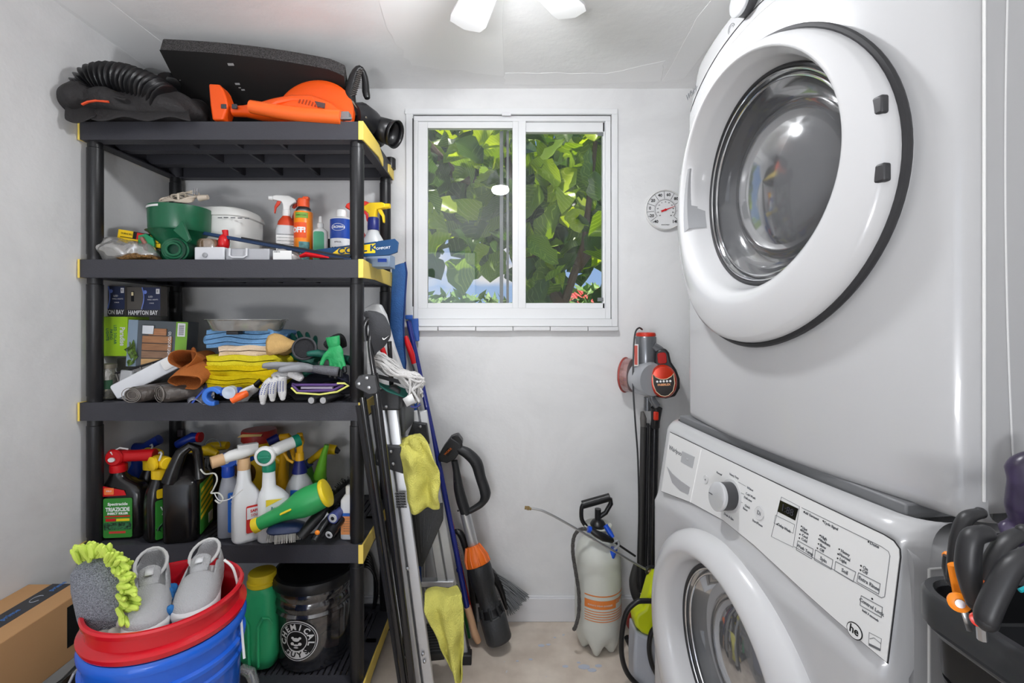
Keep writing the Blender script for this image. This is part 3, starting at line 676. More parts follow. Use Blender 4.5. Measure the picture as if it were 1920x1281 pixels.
# ================================================================ SHELVING UNIT
SX0, SX1, SY0, SY1 = -1.343, -.437, 1.50, 1.935
ZS = [H+.639, H+.197, H-.262, H-.718, H-1.17]
PXs = (-1.316, -.462); PYs = (1.527, 1.908)
SHB = M('charcoal shelf plastic', (58, 58, 64), .5, bump=.12, bscale=220); SHP = M('black post plastic', (30, 30, 32), .38, bump=.06, bscale=300)
SHY = M('shelf yellow trim', (246, 216, 104), .5)
su = thing('shelving_unit', 'black plastic five tier shelving unit with yellow end trims against the left wall', 'shelving unit', ((SX0+SX1)/2, (SY0+SY1)/2, 0))
def shelf_mesh(k):
    z = ZS[k]; g = G(); hh = .058; cx, cy = (SX0+SX1)/2, (SY0+SY1)/2; t = .012
    slab(g, SX0, SX1, SY0, SY0+t, z-hh, z); slab(g, SX0, SX1, SY1-t, SY1, z-hh, z)
    slab(g, SX0, SX0+t, SY0+t, SY1-t, z-hh, z); slab(g, SX1-t, SX1, SY0+t, SY1-t, z-hh, z)
    slab(g, SX0+t, SX1-t, SY0+t, SY0+.05, z-.010, z-.002); slab(g, SX0+t, SX1-t, SY1-.05, SY1-t, z-.010, z-.002)
    slab(g, SX0+t, SX0+.05, SY0+.05, SY1-.05, z-.010, z-.002); slab(g, SX1-.05, SX1-t, SY0+.05, SY1-.05, z-.010, z-.002)
    for y in (SY0+.145, SY1-.145):
        slab(g, SX0+t, SX1-t, y-.02, y+.02, z-.046, z-.042); slab(g, SX0+t, SX1-t, y-.02, y-.016, z-.042, z-.010); slab(g, SX0+t, SX1-t, y+.016, y+.02, z-.042, z-.010)
    slab(g, SX0+t, SX1-t, cy-.01, cy+.01, z-.010, z-.002)
    slab(g, SX0+t, SX1-t, SY0+t, SY0+.042, z-hh, z-hh+.004); slab(g, SX0+t, SX1-t, SY1-.035, SY1-t, z-hh, z-hh+.004)
    slab(g, SX0+t, SX0+.04, SY0+.042, SY1-.035, z-hh, z-hh+.004); slab(g, SX1-.03, SX1-t, SY0+.042, SY1-.035, z-hh, z-hh+.004)
    n = 42
    for i in range(n):
        x = SX0+.05+(SX1-SX0-.1)*(i+.5)/n; slab(g, x-.0065, x+.0065, SY0+.05, SY1-.05, z-.009, z-.0025)
    for x in (SX0+.3, cx, SX1-.3): slab(g, x-.005, x+.005, SY0+t, SY1-t, z-.042, z-.010)
    for x in PXs:
        for y in PYs: g.cyl((x, y, z-hh+.001), (x, y, z-.003), .0245, n=20)
    return g
def ytrim(side, segs, z):
    X = SX1 if side > 0 else SX0; g = G()
    for (y0, y1, a0, a1, b0, b1) in segs:   # top heights a, bottom heights b at y0 and y1
        for (ya, yb, p0, p1, q0, q1) in ((y0, y1, a0, a1, b0, b1),):
            v = [(X-side*.002, ya, z+q0), (X+side*.004, ya, z+q0), (X+side*.004, ya, z+p0), (X-side*.002, ya, z+p0), (X-side*.002, yb, z+q1), (X+side*.004, yb, z+q1), (X+side*.004, yb, z+p1), (X-side*.002, yb, z+p1)]
            g.add(v, [(0, 1, 2, 3), (4, 5, 6, 7), (0, 1, 5, 4), (3, 2, 6, 7), (0, 3, 7, 4), (1, 2, 6, 5)])
        if y0 < SY0+.001:
            slab(g, X-side*(.012 if side > 0 else .002), X+side*.004, SY0-.003, SY0, z-.059, z+.001)
    return g
for k in range(5):
    s_ = part('shelf', shelf_mesh(k), SHB, su, smooth=30)
    for sd in (1, -1):
        if k == 0: segs = [(SY0, SY0+.2, .001, .001, -.059, -.045), (SY0+.2, SY0+.26, .001, -.03, -.045, -.058), (SY1-.09, SY1, -.02, .0, -.052, -.058)]
        elif k == 1: segs = [(SY0, SY0+.15, .001, -.004, -.059, -.052), (SY0+.15, SY1, -.004, .0, -.052, -.058)]
        else: segs = [(SY0, SY0+.12, .001, .001, -.059, -.045), (SY0+.12, SY1-.1, .001, -.002, -.045, -.045), (SY1-.1, SY1, -.002, .001, -.045, -.058)]
        for grp in ([segs[:2], segs[2:]] if k == 0 else [segs]): part('end_trim', ytrim(sd, grp, ZS[k]), SHY, s_, bevel=.001)
for k in range(4):
    for x in PXs:
        for y in PYs:
            a, b = ZS[k+1]-.002, ZS[k]-.057; g = G()
            g.lathe([(.021, a), (.021, a+.02), (.0225, a+.022), (.0225, b-.022), (.0205, b-.02), (.0205, b)], 28, T(x, y, 0)); part('post', g, SHP, su)
g = G(); z = ZS[0]
g.lathe([(.021, z-.02), (.021, z+.02), (.017, z+.024), (.001, z+.025)], 20, T(-.440, 1.905, 0)); part('post_cap', g, SHP, su)
g = G()
for x in PXs:
    for y in PYs: g.lathe([(.024, .0), (.024, ZS[4]-.056)], 20, T(x, y, 0))
part('feet', g, SHP, su)
# ================================================================ HELPERS FOR THE THINGS ON THE SHELVES (local axes: x right, y away, z up)
def fz(x, y, z): return fr((x, y, z), (1, 0, 0), (0, 0, 1))       # text frame on a face looking at the camera
def P(name, g, mat, t, **k): return part(name, g, mat, t, world=False, **k)
def Tx(s, size, mat, t, x, y, z, **k): return text(s, size, mat, t, k.pop('m', None) or fz(x, y, z), world=False, **k)
def bend_text(s, size, mat, t, r, z, a0=0, **k):
    o = text(s, size, mat, t, Matrix(), world=False, **k)
    for v in o.data.vertices:
        a = v.co.x/r+radians(a0); rr = r+v.co.z+.0004; v.co = Vector((rr*sin(a), -rr*cos(a), z+v.co.y))
    return o
def band(g, r0, r1, z0, z1, a0, a1, lift=.0006, n=18, ry=None):
    """label wrapped on a round body, angles in degrees from the camera side"""
    v = []; f = []
    for i in range(n+1):
        a = radians(a0+(a1-a0)*i/n)
        for r, z in ((r0, z0), (r1, z1)):
            v.append(((r+lift)*sin(a), -((ry or r)+lift)*cos(a), z))
    for i in range(n): f.append((2*i, 2*i+2, 2*i+3, 2*i+1))
    return g.add(v, f)
def plate(g, x0, x1, z0, z1, y, t=.0008): return g.box(((x0+x1)/2, y, (z0+z1)/2), (x1-x0, t, z1-z0))
def rrect(x0, x1, z0, z1, r, n=4):
    q = []
    for cx, cz, a0 in ((x0+r, z0+r, 180), (x1-r, z0+r, 270), (x1-r, z1-r, 0), (x0+r, z1-r, 90)):
        for k in range(n+1): a = radians(a0+90*k/n); q.append((cx+r*cos(a), cz+r*sin(a)))
    return q
def rplate(g, x0, x1, z0, z1, y, r=.006, t=.0008): return g.prism(rrect(x0, x1, z0, z1, r), t, fr((0, y, 0), (1, 0, 0), (0, 0, 1)))
def spray_head(t, z, hm, tm, nm, cm, s=1, side=-1, cr=.015, ch=.022, yaw=0):
    mm = T(0, 0, z) @ R('Z', yaw) @ Matrix.Diagonal((side*-1*s, s, s, 1))
    g = G(); g.lathe([(cr, 0), (cr*1.02, ch*.2), (cr*.98, ch*.9), (cr*.8, ch)], 20, T(0, 0, z)); P('collar', g, cm, t)
    m2 = mm @ T(0, .011, ch*.8) @ R('X', 90)
    g = G(); g.prism([(-.011, 0), (.011, 0), (.013, .018), (.024, .028), (.036, .034), (.030, .046), (.008, .056), (-.034, .055), (-.047, .050), (-.047, .036), (-.016, .032), (-.012, .02)], .022, m2); h = P('spray_head', g, hm, t, bevel=.004, bseg=3)
    g = G(); g.prism([(-.018, .034), (-.030, .034), (-.040, .012), (-.041, -.012), (-.037, -.013), (-.033, .008), (-.022, .022)], .012, mm @ T(0, .006, ch*.8) @ R('X', 90)); P('trigger', g, tm, t, bevel=.002)
    g = G(); a = mm @ Vector((-.046, 0, ch*.8+.043)); b = mm @ Vector((-.060, 0, ch*.8+.043)); g.cyl(a, b, .0095*s, .008*s, 14); P('nozzle', g, nm, t)
def hose_head(t, z, hm, dm, s=1, side=1, cr=.02, ln=.09, dial=True, ring_mat=None):
    g = G(); g.lathe([(cr, 0), (cr*1.05, .004), (cr*1.05, .024), (cr*.85, .028), (cr*.6, .034)], 24, T(0, 0, z)); P('collar', g, hm, t)
    g = G(); zz = z+.045*s; g.tube([(-.022*s, 0, zz), (side*ln*.4, 0, zz), (side*ln, 0, zz+.001)], [.02*s, .0165*s, .0175*s], 16); h = P('spray_head', g, hm, t, bevel=.002)
    if dial:
        g = G(); g.lathe([(.022*s, 0), (.024*s, .006), (.02*s, .012), (.001, .013)], 24, fr((0, -.014*s, zz), (1, 0, 0), (0, 0, 1))); P('dial', g, dm, t)
    if ring_mat:
        g = G(); g.loft([(0, 0, 0, .011, .008, 2), (0, 0, .004, .010, .007, 2)], 16, fr((0, -.028*s, zz-.004), (1, 0, 0), (0, 0, 1))); P('dial_button', g, ring_mat, t)
        g = G(); g.tube([(.01, -.02*s, zz-.006), (-.006, -.024*s, zz+.02), (.012, -.01*s, zz+.03), (.03, 0, zz+.022)], .003, 6); P('lock_ring', g, ring_mat, t)
def folded(name, label, cat, px0, px1, py0, py1, d, layers, mat, depth=.2, rz=0, seed=0, group=None, tilt=0, amp=.006):
    X = X_((px0+px1)/2, d); w = (px1-px0)/F*d; z0 = Z_(py1, d); h = (py1-py0)/F*d; th = h/layers
    g = G(); pts = []
    for i in range(layers):
        z = th*(i+.5); xs = [-w/2+th*.6+(w-th*1.2)*k/10 for k in range(11)]
        if i % 2: xs = xs[::-1]
        pts += [(x_, z) for x_ in xs]
        if i < layers-1:
            sx_ = 1 if not i % 2 else -1
            for k in range(1, 5): a = -pi/2+pi*k/5; pts.append((sx_*(w/2-th*.6)+sx_*cos(a)*th*.55, z+th*.5+sin(a)*th*.5))
    n = len(pts); ny = 9; v = []; f = []
    for j in range(ny):
        y = depth*j/(ny-1)
        for i in range(n):
            a = pts[max(0, i-1)]; b = pts[min(n-1, i+1)]; tx_, tz_ = b[0]-a[0], b[1]-a[1]; l_ = math.hypot(tx_, tz_) or 1
            nx_, nz_ = -tz_/l_, tx_/l_
            for sg in (1, -1):
                p = Vector((pts[i][0]+nx_*th*.43*sg, y+.012*noise.noise(Vector((i*.23+seed, j*.3, sg))), pts[i][1]+nz_*th*.43*sg))
                q = Vector((p.x*14, p.y*9, p.z*9)); p.z += amp*1.3*noise.noise(q+Vector((seed*5, 0, 0)))*min(1, .4+p.z/h); p.x += amp*noise.noise(Vector((p.y*14, p.z*30, seed+9)))
                v.append(p)
    def I(j, i, s_): return (j*n+i)*2+s_
    for j in range(ny-1):
        for i in range(n-1):
            for s_ in (0, 1): f.append((I(j, i, s_), I(j, i+1, s_), I(j+1, i+1, s_), I(j+1, i, s_)))
        for i in (0, n-1): f.append((I(j, i, 0), I(j, i, 1), I(j+1, i, 1), I(j+1, i, 0)))
    for j in (0, ny-1):
        for i in range(n-1): f.append((I(j, i, 0), I(j, i, 1), I(j, i+1, 1), I(j, i+1, 0)))
    g.add(v, f)
    return solo(name, g, mat, label, cat, (X, d, z0), (tilt, 0, rz), group, smooth=60)
def fab(name, rgb, b=.5, s=320, var=.06): return M(name, rgb, .92, bump=b, bscale=s, var=var, vscale=30, spec=.15)
def crumple(g, c, r, amt, sc=22, seed=0, n=28, m=None):
    k = G(); k.sph((0, 0, 0), r, n); k.warp(lambda p: p+nz3(p, sc, amt, seed)+Vector(c)); g.add(k.v, k.f, m); return g
def hand_glove(name, label, loc, rot, mat, cuffmat, s=1.0, curl=.3, group=None, spread=1, tip=None, wr=.034, cl=.06, remesh=.0035):
    """palm at the origin, fingers to +x, thumb to +y"""
    t = thing(name, label, 'glove', loc, rot, group); g = G()
    g.sph((-.01, 0, 0), (.052*s, .043*s, .016*s), 16); g.sph((.018*s, 0, 0), (.03*s, .042*s, .014*s), 14)
    tips = G()
    for i, (y0, ln, a) in enumerate(((.032, .066, 9), (.011, .076, 3), (-.010, .072, -3), (-.030, .056, -11))):
        p = Vector((.03*s, y0*s, 0)); q = [p-Vector((.02*s, 0, 0)), p]; ang = 0
        for k in range(4):
            ang += curl*(.25+.12*i*.5); stp = ln*s/4; p = p+Vector((cos(radians(a*spread))*cos(ang)*stp, sin(radians(a*spread))*stp, -sin(ang)*stp)); q.append(p.copy())
        r_ = .0105*s; g.tube(q, [r_, r_*1.05, r_, r_, r_*.96, r_*.8], 10); g.sph(tuple(q[-1]), r_*.82, 8)
        tips.tube([q[-3], q[-2], q[-1]], [r_*1.12, r_*1.1, r_*.9], 10); tips.sph(tuple(q[-1]), r_*.98, 8)
    q = [Vector((-.03*s, .02*s, 0)), Vector((-.012*s, .048*s, -.004)), Vector((.01*s, .066*s, -.01*s)), Vector((.03*s, .074*s, -.018*s))]
    g.tube(q, [.015*s, .0145*s, .012*s, .0105*s], 10); g.sph(tuple(q[-1]), .0108*s, 8)
    P('glove_body', g, mat, t, remesh=remesh, soft=3)
    g = G(); g.loft([(0, 0, 0, .014*s, wr*s*.92, 2.3), (0, 0, cl*.5*s, .016*s, wr*s, 2.3), (0, 0, cl*s, .017*s, wr*1.08*s, 2.3), (0, 0, cl*1.02*s, .015*s, wr*1.02*s, 2.3), (0, 0, cl*.7*s, .012*s, wr*.9*s, 2.3)], 20, T(-.038*s, 0, 0) @ R('Y', -90)); P('cuff', g, cuffmat, t, sub=1)
    if tip: P('fingertips', tips, tip, t, remesh=.003, soft=2)
    return t
# ================================================================ TOP SHELF
z1 = ZS[0]
BAGF = M('black nylon', (36, 34, 35), .7, bump=.4, bscale=60)
t = thing('leaf_vacuum_bag', 'crumpled black fabric leaf vacuum bag at the left end of the top shelf', 'bag', (X_(245, 1.5), 1.5, z1))
g = G()
crumple(g, (X_(245, 1.5), 1.52, z1+.035), (.19, .10, .045), .03, 10, 1)
crumple(g, (X_(150, 1.5)+.03, 1.5, z1+.055), (.075, .09, .055), .03, 12, 2); crumple(g, (X_(330, 1.52), 1.56, z1+.055), (.07, .09, .06), .035, 14, 3)
crumple(g, (X_(290, 1.52), 1.52, z1+.04), (.12, .09, .05), .03, 11, 7)
g.warp(lambda p: Vector((p.x, p.y, max(p.z, z1+.004)))); part('fabric_body', g, BAGF, t, remesh=.007, soft=2)
g = G()
def flap(u, v):
    p = Wp(128+u*120, 210-v*55-28*sin(u*2.5), 1.43+.10*u); return p+Vector((0, .03*sin(v*3), .01*sin(u*9)))
g.grid(10, 6, lambda u, v: Wp(120+u*60+v*5, 224-v*(70-60*u*u)+8*sin(u*4), 1.425+.03*v)); part('open_flap', g, BAGF, t, solid=.004, sub=1)
g = G(); g.grid(14, 7, lambda u, v: Wp(170+u*190, 224-v*(18+34*sin(pi*min(1, u*.85+.12)))+5*sin(u*14+v*3), 1.425+.06*v+.04*u)+Vector((0, -.012*sin(v*pi), 0))); part('front_fold', g, BAGF, t, solid=.004, sub=1)
g = G(); g.tube([Wp(x, y, 1.42) for x, y in ((154, 196), (165, 191), (180, 189), (204, 191))], .0045, 8, flat=.7); part('orange_cord', g, M('orange cord', (235, 85, 45), .6), t, label='orange cord end')
g = G(); g.tube([Wp(x, y, 1.43) for x, y in ((160, 189), (185, 182), (215, 184), (240, 190))], .012, 10, flat=.5); part('strap', g, BAGF, t)
t = thing('corrugated_hose', 'black ribbed plastic hose curving over the black fabric bag', 'hose', Wp(240, 150, 1.55))
ctl = [(168, 178), (166, 158), (180, 143), (205, 138), (235, 141), (262, 150), (288, 162), (310, 178)]; g = G(); q = []; rr = []
n_ = 130
for i in range(n_):
    u = i/(n_-1)*(len(ctl)-1); a = int(min(u, len(ctl)-2)); f_ = u-a
    p0, p1, p2, p3 = [Vector(ctl[max(0, min(len(ctl)-1, a+k))]) for k in (-1, 0, 1, 2)]
    c = .5*((2*p1)+(p2-p0)*f_+(2*p0-5*p1+4*p2-p3)*f_*f_+(3*p1-p0-3*p2+p3)*f_**3)
    q.append(Wp(c.x, c.y+10, 1.47)); rr.append(.045+.006*sin(i*1.0))
g.tube(q, rr, 18); part('hose', g, BLK2, t, smooth=50)
g = G(); g.tube([Wp(330, 158, 1.62), Wp(300, 148, 1.66)], [.06, .055], 24, flat=.5); g.sph(tuple(Wp(312, 158, 1.64)), (.075, .06, .035), 16); part('hose_cuff', g, BLK2, t)
# foam mat
g = G(); FT = .05
def mat_(u, v, k):
    # u along the width, v from the raised front edge down to the shelf; k = 0 under side, 1 upper side
    x = -1.112+u*.590-(.035*u-.0)*(v)*.8; y = 1.535+.045*u+.245*v; z = H+.850+.040*(1-u**2.2*1.3)-.205*v
    if u > .93: z -= (u-.93)/.07*.012
    n = Vector((0, .30, .95))*.048*k; return Vector((x, y, z))+n
g2_ = G(); nu, nv = 24, 5
for k in (0, 1): g2_.grid(nu, nv, lambda u, v: mat_(u, v, k))
N_ = nu*nv; f = []
for i in range(nu-1): f.append((i, i+1, i+1+N_, i+N_)); b = N_-nu; f.append((b+i, b+i+1, b+i+1+N_, b+i+N_))
for j in range(nv-1): f.append((j*nu, j*nu+nu, j*nu+nu+N_, j*nu+N_)); a = nu-1; f.append((j*nu+a, j*nu+nu+a, j*nu+nu+a+N_, j*nu+a+N_))
g2_.f += f
m = M('charcoal foam', (84, 82, 82), .95, bump=1.0, bscale=260, var=.55, vscale=300, spec=.1)
fm = part('foam_mat', g2_, m, None, smooth=0, bevel=.004); g = G(); g.grid(nu, nv, lambda u, v: mat_(u, v, 0)+Vector((0, -.0012, -.0012))); part('smooth_skin', g, M('black foam skin', (24, 23, 23), .5), fm)
tag(fm, 'large curved black foam mat tilted behind the orange blower', 'mat')
g = G()
for (u, v, s_) in ((.36, .1, .02), (.355, .30, .016), (.375, .36, .012), (.03, .3, .004), (.36, .34, .008)):
    p = mat_(u, v, 0)+Vector((0, -.001, -.001)); g.box((0, 0, 0), (s_, s_*.4, .001), fr(p, (1, 0, 0), (0, .77, -.64)))
part('scuff', g, M('white scuff', (150, 150, 150), .8), fm).__setitem__('kind', 'stuff')
# orange hand blower lying on its side
d = 1.545
t = thing('hand_blower', 'bright orange handheld leaf blower lying on the top shelf', 'blower', (X_(540, d), d, z1))
def pz(x, y, dd=d): return Wp(x, y, dd)
g = G(); prof = [(438, 197, 12, .018), (460, 197, 13, .02), (490, 198, 20, .03), (520, 196, 26, .042), (555, 194, 31, .05), (590, 196, 33, .052), (620, 203, 28, .05), (645, 212, 18, .04)]
secs = []
mm = Matrix(((0, 0, 1, 0), (0, 1, 0, 0), (1, 0, 0, 0), (0, 0, 0, 1)))
secs = [(Z_(y+12, d), d, X_(x, d), h*d/F*.75, dp, 2.4) for x, y, h, dp in prof]; g.loft(secs, 24, mm); part('blower_body', g, ORG, t, smooth=60)
g = G(); q = [pz(x, y) for x, y in ((401, 165), (421, 166), (428, 176), (434, 192), (436, 206), (428, 232), (408, 232), (404, 205))]
g.prism([(p.x, p.z) for p in q], .05, Matrix(((1, 0, 0, 0), (0, 0, 1, d-.03), (0, 1, 0, 0), (0, 0, 0, 1)))); part('flared_nozzle', g, ORG, t, bevel=.006, bseg=3)
c = pz(592, 214, d+.03)
g = G(); mf = fr(c, (1, 0, -.05), (0, .25, 1)); g.lathe([(.125, -.02), (.13, -.008), (.128, .008), (.11, .018), (.03, .028), (.001, .03)], 56, mf); g.warp(lambda p: Vector((p.x, p.y, max(p.z, z1+.003)))); part('fan_housing', g, ORG, t, smooth=50)
g = G(); g.tube([pz(x, y, d-.04) for x, y in ((470, 200), (520, 209), (570, 216), (640, 221))], [.02, .022, .024, .024], 14); part('handle_grip', g, M('orange plastic bright', (244, 104, 36), .35), t)
g = G(); g.tube([pz(x, y, d-.045) for x, y in ((500, 204), (520, 192), (550, 186), (585, 188), (598, 200))], .009, 8); part('raised_rib', g, ORG, t)
for i in range(7):
    g = G(); g.box((0, 0, 0), (.004, .002, .016), T(*pz(562+i*6, 189+i*1.4, d-.052)) @ R('Y', 22)); part('vent_slot', g, M('orange shadow slot', (150, 50, 10), .6), t)
for x in (420, 440):
    g = G(); g.box(tuple(pz(x, 200, d-.028)), (.017, .008, .015)); part('switch', g, M('dark grey switch', (60, 62, 68), .4), t, bevel=.002)
g = G(); q = [pz(x, y) for x, y in ((602, 204), (621, 208), (620, 217), (607, 214))]; g.prism([(p.x, p.z) for p in q], .003, Matrix(((1, 0, 0, 0), (0, 0, 1, d-.055), (0, 1, 0, 0), (0, 0, 0, 1)))); part('badge', g, M('dark badge', (80, 60, 60), .4), t)
g = G(); g.box(tuple(pz(645, 218, d-.03)), (.04, .03, .02)); g.tube([pz(x, y, d-.045) for x, y in ((600, 218), (630, 222), (660, 222))], .004, 6); part('cord_socket', g, M('grey socket', (120, 120, 122), .4), t, bevel=.002)
g = G(); g.tube([Wp(x, y, 1.56) for x, y in ((371, 208), (374, 216), (372, 226), (370, 234))], .003, 8); solo('purple_band', g, M('purple rubber', (110, 60, 170), .5), 'thin purple rubber band between the black bag and the orange blower', 'band')
# black blower attachment: loop handle, elbow and open collar
t = thing('blower_attachment', 'black plastic blower part with ribbed loop handle at the right end of the top shelf', 'attachment', Wp(690, 225, 1.62))
g = G(); hp = [(662, 226, 1.60), (657, 200, 1.60), (655, 180, 1.60), (660, 155, 1.60), (667, 134, 1.60), (675, 125, 1.60), (682, 135, 1.61), (686, 155, 1.62), (685, 172, 1.62), (690, 188, 1.62)]
q = [Wp(*p) for p in hp]; g.tube(q, [.026, .024, .019, .017, .016, .013, .011, .012, .014, .012], 12); part('loop_handle', g, BLK2, t, sub=1)
for i in range(13):
    f_ = i/12; x = 658+13*f_; y = 178-46*f_; g = G(); g.box((0, 0, 0), (.020, .006, .0028), T(*Wp(x+5, y, 1.583)) @ R('Y', -20)); part('grip_rib', g, M('grip highlight', (75, 72, 70), .4), t)
g = G(); g.tube([Wp(664, 214, 1.60), Wp(676, 214, 1.62), Wp(692, 228, 1.68), Wp(703, 245, 1.74), Wp(706, 262, 1.80)], [.036, .04, .045, .045, .035], 16); part('elbow', g, BLK, t)
g = G(); a = Wp(700, 238, 1.72); b = Wp(735, 250, 1.70); g.cyl(a, b, .040, .044, 24, cap=False); c = b+(b-a)*.22
g.cyl(b, c, .044, .049, 24, cap=False); g.cyl(a+(b-a)*.1, b, .034, .040, 24, cap=False); part('open_collar', g, BLK2, t, solid=.003)
g = G(); g.tube([Wp(660, 190, 1.585), Wp(672, 204, 1.585), Wp(686, 220, 1.6), Wp(694, 230, 1.64)], .004, 6); part('seam_ridge', g, M('seam ridge', (110, 104, 90), .4), t)
# ================================================================ SECOND SHELF
z2 = ZS[1]
t = thing('plastic_bag', 'crumpled clear plastic bag of small parts at the left end of the second shelf', 'bag', (X_(245, 1.56), 1.56, z2))
g = G(); crumple(g, (X_(222, 1.56), 1.57, z2+.035), (.075, .07, .04), .03, 20, 4); crumple(g, (X_(262, 1.56), 1.56, z2+.03), (.06, .06, .035), .03, 24, 5); part('film', g, glassy('crinkled film', (188, 186, 182), .45, .12, .25), t, remesh=.006, smooth=0)
g = G(); crumple(g, (X_(225, 1.55), 1.58, z2+.028), (.05, .05, .02), .02, 30, 6, 14); part('contents', g, M('grey contents', (120, 116, 110), .7), t)
g = G(); crumple(g, (X_(250, 1.53), 1.545, z2+.012), (.085, .035, .012), .012, 30, 9, 20); solo('bead_chain_bag', g, M('gold beads', (130, 95, 50), .4, bump=1, bscale=200, var=.5, vscale=120), 'flat bag of gold brown beads under the clear plastic bag', 'bag', remesh=.004)
def carton(name, label, cat, x0, x1, y0, y1, d, dep, mat, rz=0, ry=0, rx=0, group=None, bevel=.0015):
    """box whose camera side spans the pixel rectangle at depth d; returns thing, width, height"""
    w_ = (x1-x0)/F*d; h_ = (y1-y0)/F*d
    t = thing(name, label, cat, (X_((x0+x1)/2, d), d, Z_(y1, d)), (rx, ry, rz), group)
    g = G(); g.box((0, dep/2, h_/2), (w_, dep, h_)); P('carton_body', g, mat, t, bevel=bevel); return t, w_, h_
YB_ = M('battery pack yellow', (245, 205, 40), .35); BKB = M('blister black', (28, 26, 26), .3)
t, w_, h_ = carton('battery_pack', 'yellow and black battery pack lying left of the green mill on the second shelf', 'battery pack', 219, 276, 434, 459, 1.58, .05, BKB, ry=9)
g = G(); plate(g, -w_/2, -w_/2+.05, h_*.5, h_, -.001); plate(g, -w_/2, -w_/2+.07, 0, h_*.44, -.001); plate(g, -w_/2, -w_/2+.008, 0, h_, -.0015); P('yellow_print', g, YB_, t, smooth=0)
g = G(); plate(g, .012, .048, h_*.45, h_*.95, -.001); P('red_print', g, RED, t, smooth=0); Tx('DURACELL', .008, INK, t, -w_/2+.03, -.002, h_*.74); Tx('COPPERTOP', .009, INK, t, -w_/2+.042, -.002, h_*.22)
t, w_, h_ = carton('battery_pack', 'small yellow battery pack standing against the left side of the green mill', 'battery pack', 279, 300, 441, 464, 1.575, .04, YB_, ry=6)
Tx('COPPERTOP', .006, INK, t, 0, -.001, h_*.35)
g = G(); g.tube([Wp(x, y, 1.56) for x, y in ((266, 446), (272, 456), (274, 470))], .008, 10); solo('marker_pen', g, glassy('clear tube', (200, 60, 70), .5), 'clear and red tube standing between the two battery packs', 'tube')
# green electric shredder / mill
GD = M('dark green plastic', (24, 92, 62), .3); GL = M('light green plastic', (40, 150, 100), .4)
cx, dd = X_(338, 1.62), 1.62
t = thing('garden_mill', 'dark green plastic drum shaped mill with white rim stripe on the second shelf', 'mill', (cx, dd, z2))
zt_, zb_ = Z_(392, dd), Z_(437, dd)
g = G(); g.lathe([(.088, zb_), (.092, zb_+.01), (.094, zt_-.004), (.094, zt_), (.08, zt_)], 40, T(cx, dd, 0), capb=True); part('drum', g, GD, t)
g = G(); v = []; f = []
for i in range(21):
    a = radians(-80+75*i/20)
    for z in (zt_-.012, zt_-.005): v.append((cx+.0952*sin(a), dd-.0952*cos(a), z))
for i in range(20): f.append((2*i, 2*i+2, 2*i+3, 2*i+1))
g.add(v, f); part('white_stripe', g, WHT, t)
g = G(); g.lathe([(.055, z2), (.05, z2+.03), (.055, zb_-.045), (.088, zb_-.004), (.096, zb_), (.088, zb_+.002)], 36, T(cx-.005, dd, 0)); part('funnel', g, GD, t)
g = G(); g.prism([(-.1, 0), (-.07, .0), (-.045, .03), (-.05, .075), (-.075, .09), (-.1, .085)], .01, fr((cx-.0, dd-.05, z2+.004), (1, 0, 0), (0, 0, 1))); part('side_fin', g, GL, t, bevel=.002)
for r_, y_ in ((.036, -.075), (.028, -.082), (.02, -.086)):
    g = G(); ring(g, fr((cx+.035, dd+y_, z2+.038), (1, .3, 0), (0, 0, 1)), 0, 0, r_, 0, .0045, n=32); part('outlet_ring', g, GD, t)
g = G(); g.cyl((cx+.035, dd-.08, z2+.038), (cx+.03, dd, z2+.038), .036, n=28, cap=True); part('outlet', g, M('green shade plastic', (16, 62, 44), .4), t)
g = G(); g.prism([(0, 0), (.03, .03), (.055, -.03), (.045, -.04)], .012, fr((cx+.045, dd-.09, zb_-.01), (1, 0, 0), (0, 0, 1))); part('spout_fin', g, GD, t, bevel=.002)
# bundled beige cord on the mill
t = thing('power_cord', 'beige power cord tied in a bundle on top of the green drum', 'cord', (X_(340, 1.6), 1.6, zt_))
g = G(); base = Vector((X_(335, 1.58), 1.58, zt_+.012))
for k in range(5):
    q = []
    for i in range(36):
        a = 2*pi*i/36; q.append(base+Vector(((.055-.003*k)*cos(a)+.006*k, (.02+.002*k)*sin(a)-.01+.002*k, .010*sin(a)*(1+.25*k)+.004*k+.004*sin(3*a+k)+.006)))
    g.tube(q, .0035, 8, closed=True)
part('cord_loops', g, M('beige cord', (188, 176, 160), .6), t)
g = G(); g.tube([base+Vector(p) for p in ((.02, -.03, .002), (.02, -.032, .02), (.022, -.01, .03), (.02, .01, .02))], .004, 6); part('cord_tie', g, M('beige cord', (0, 0, 0)), t)
g = G(); p = base+Vector((.075, -.01, .012)); g.tube([p, p+Vector((.03, 0, .004))], [.011, .008], 10); part('plug', g, M('beige cord', ()), t)
g = G()
for k in (-1, 0, 1): g.box(tuple(p+Vector((.0, .0, .022))+Vector((k*.007-.012, 0, 0))), (.0025, .004, .02))
part('plug_pins', g, STL, t)
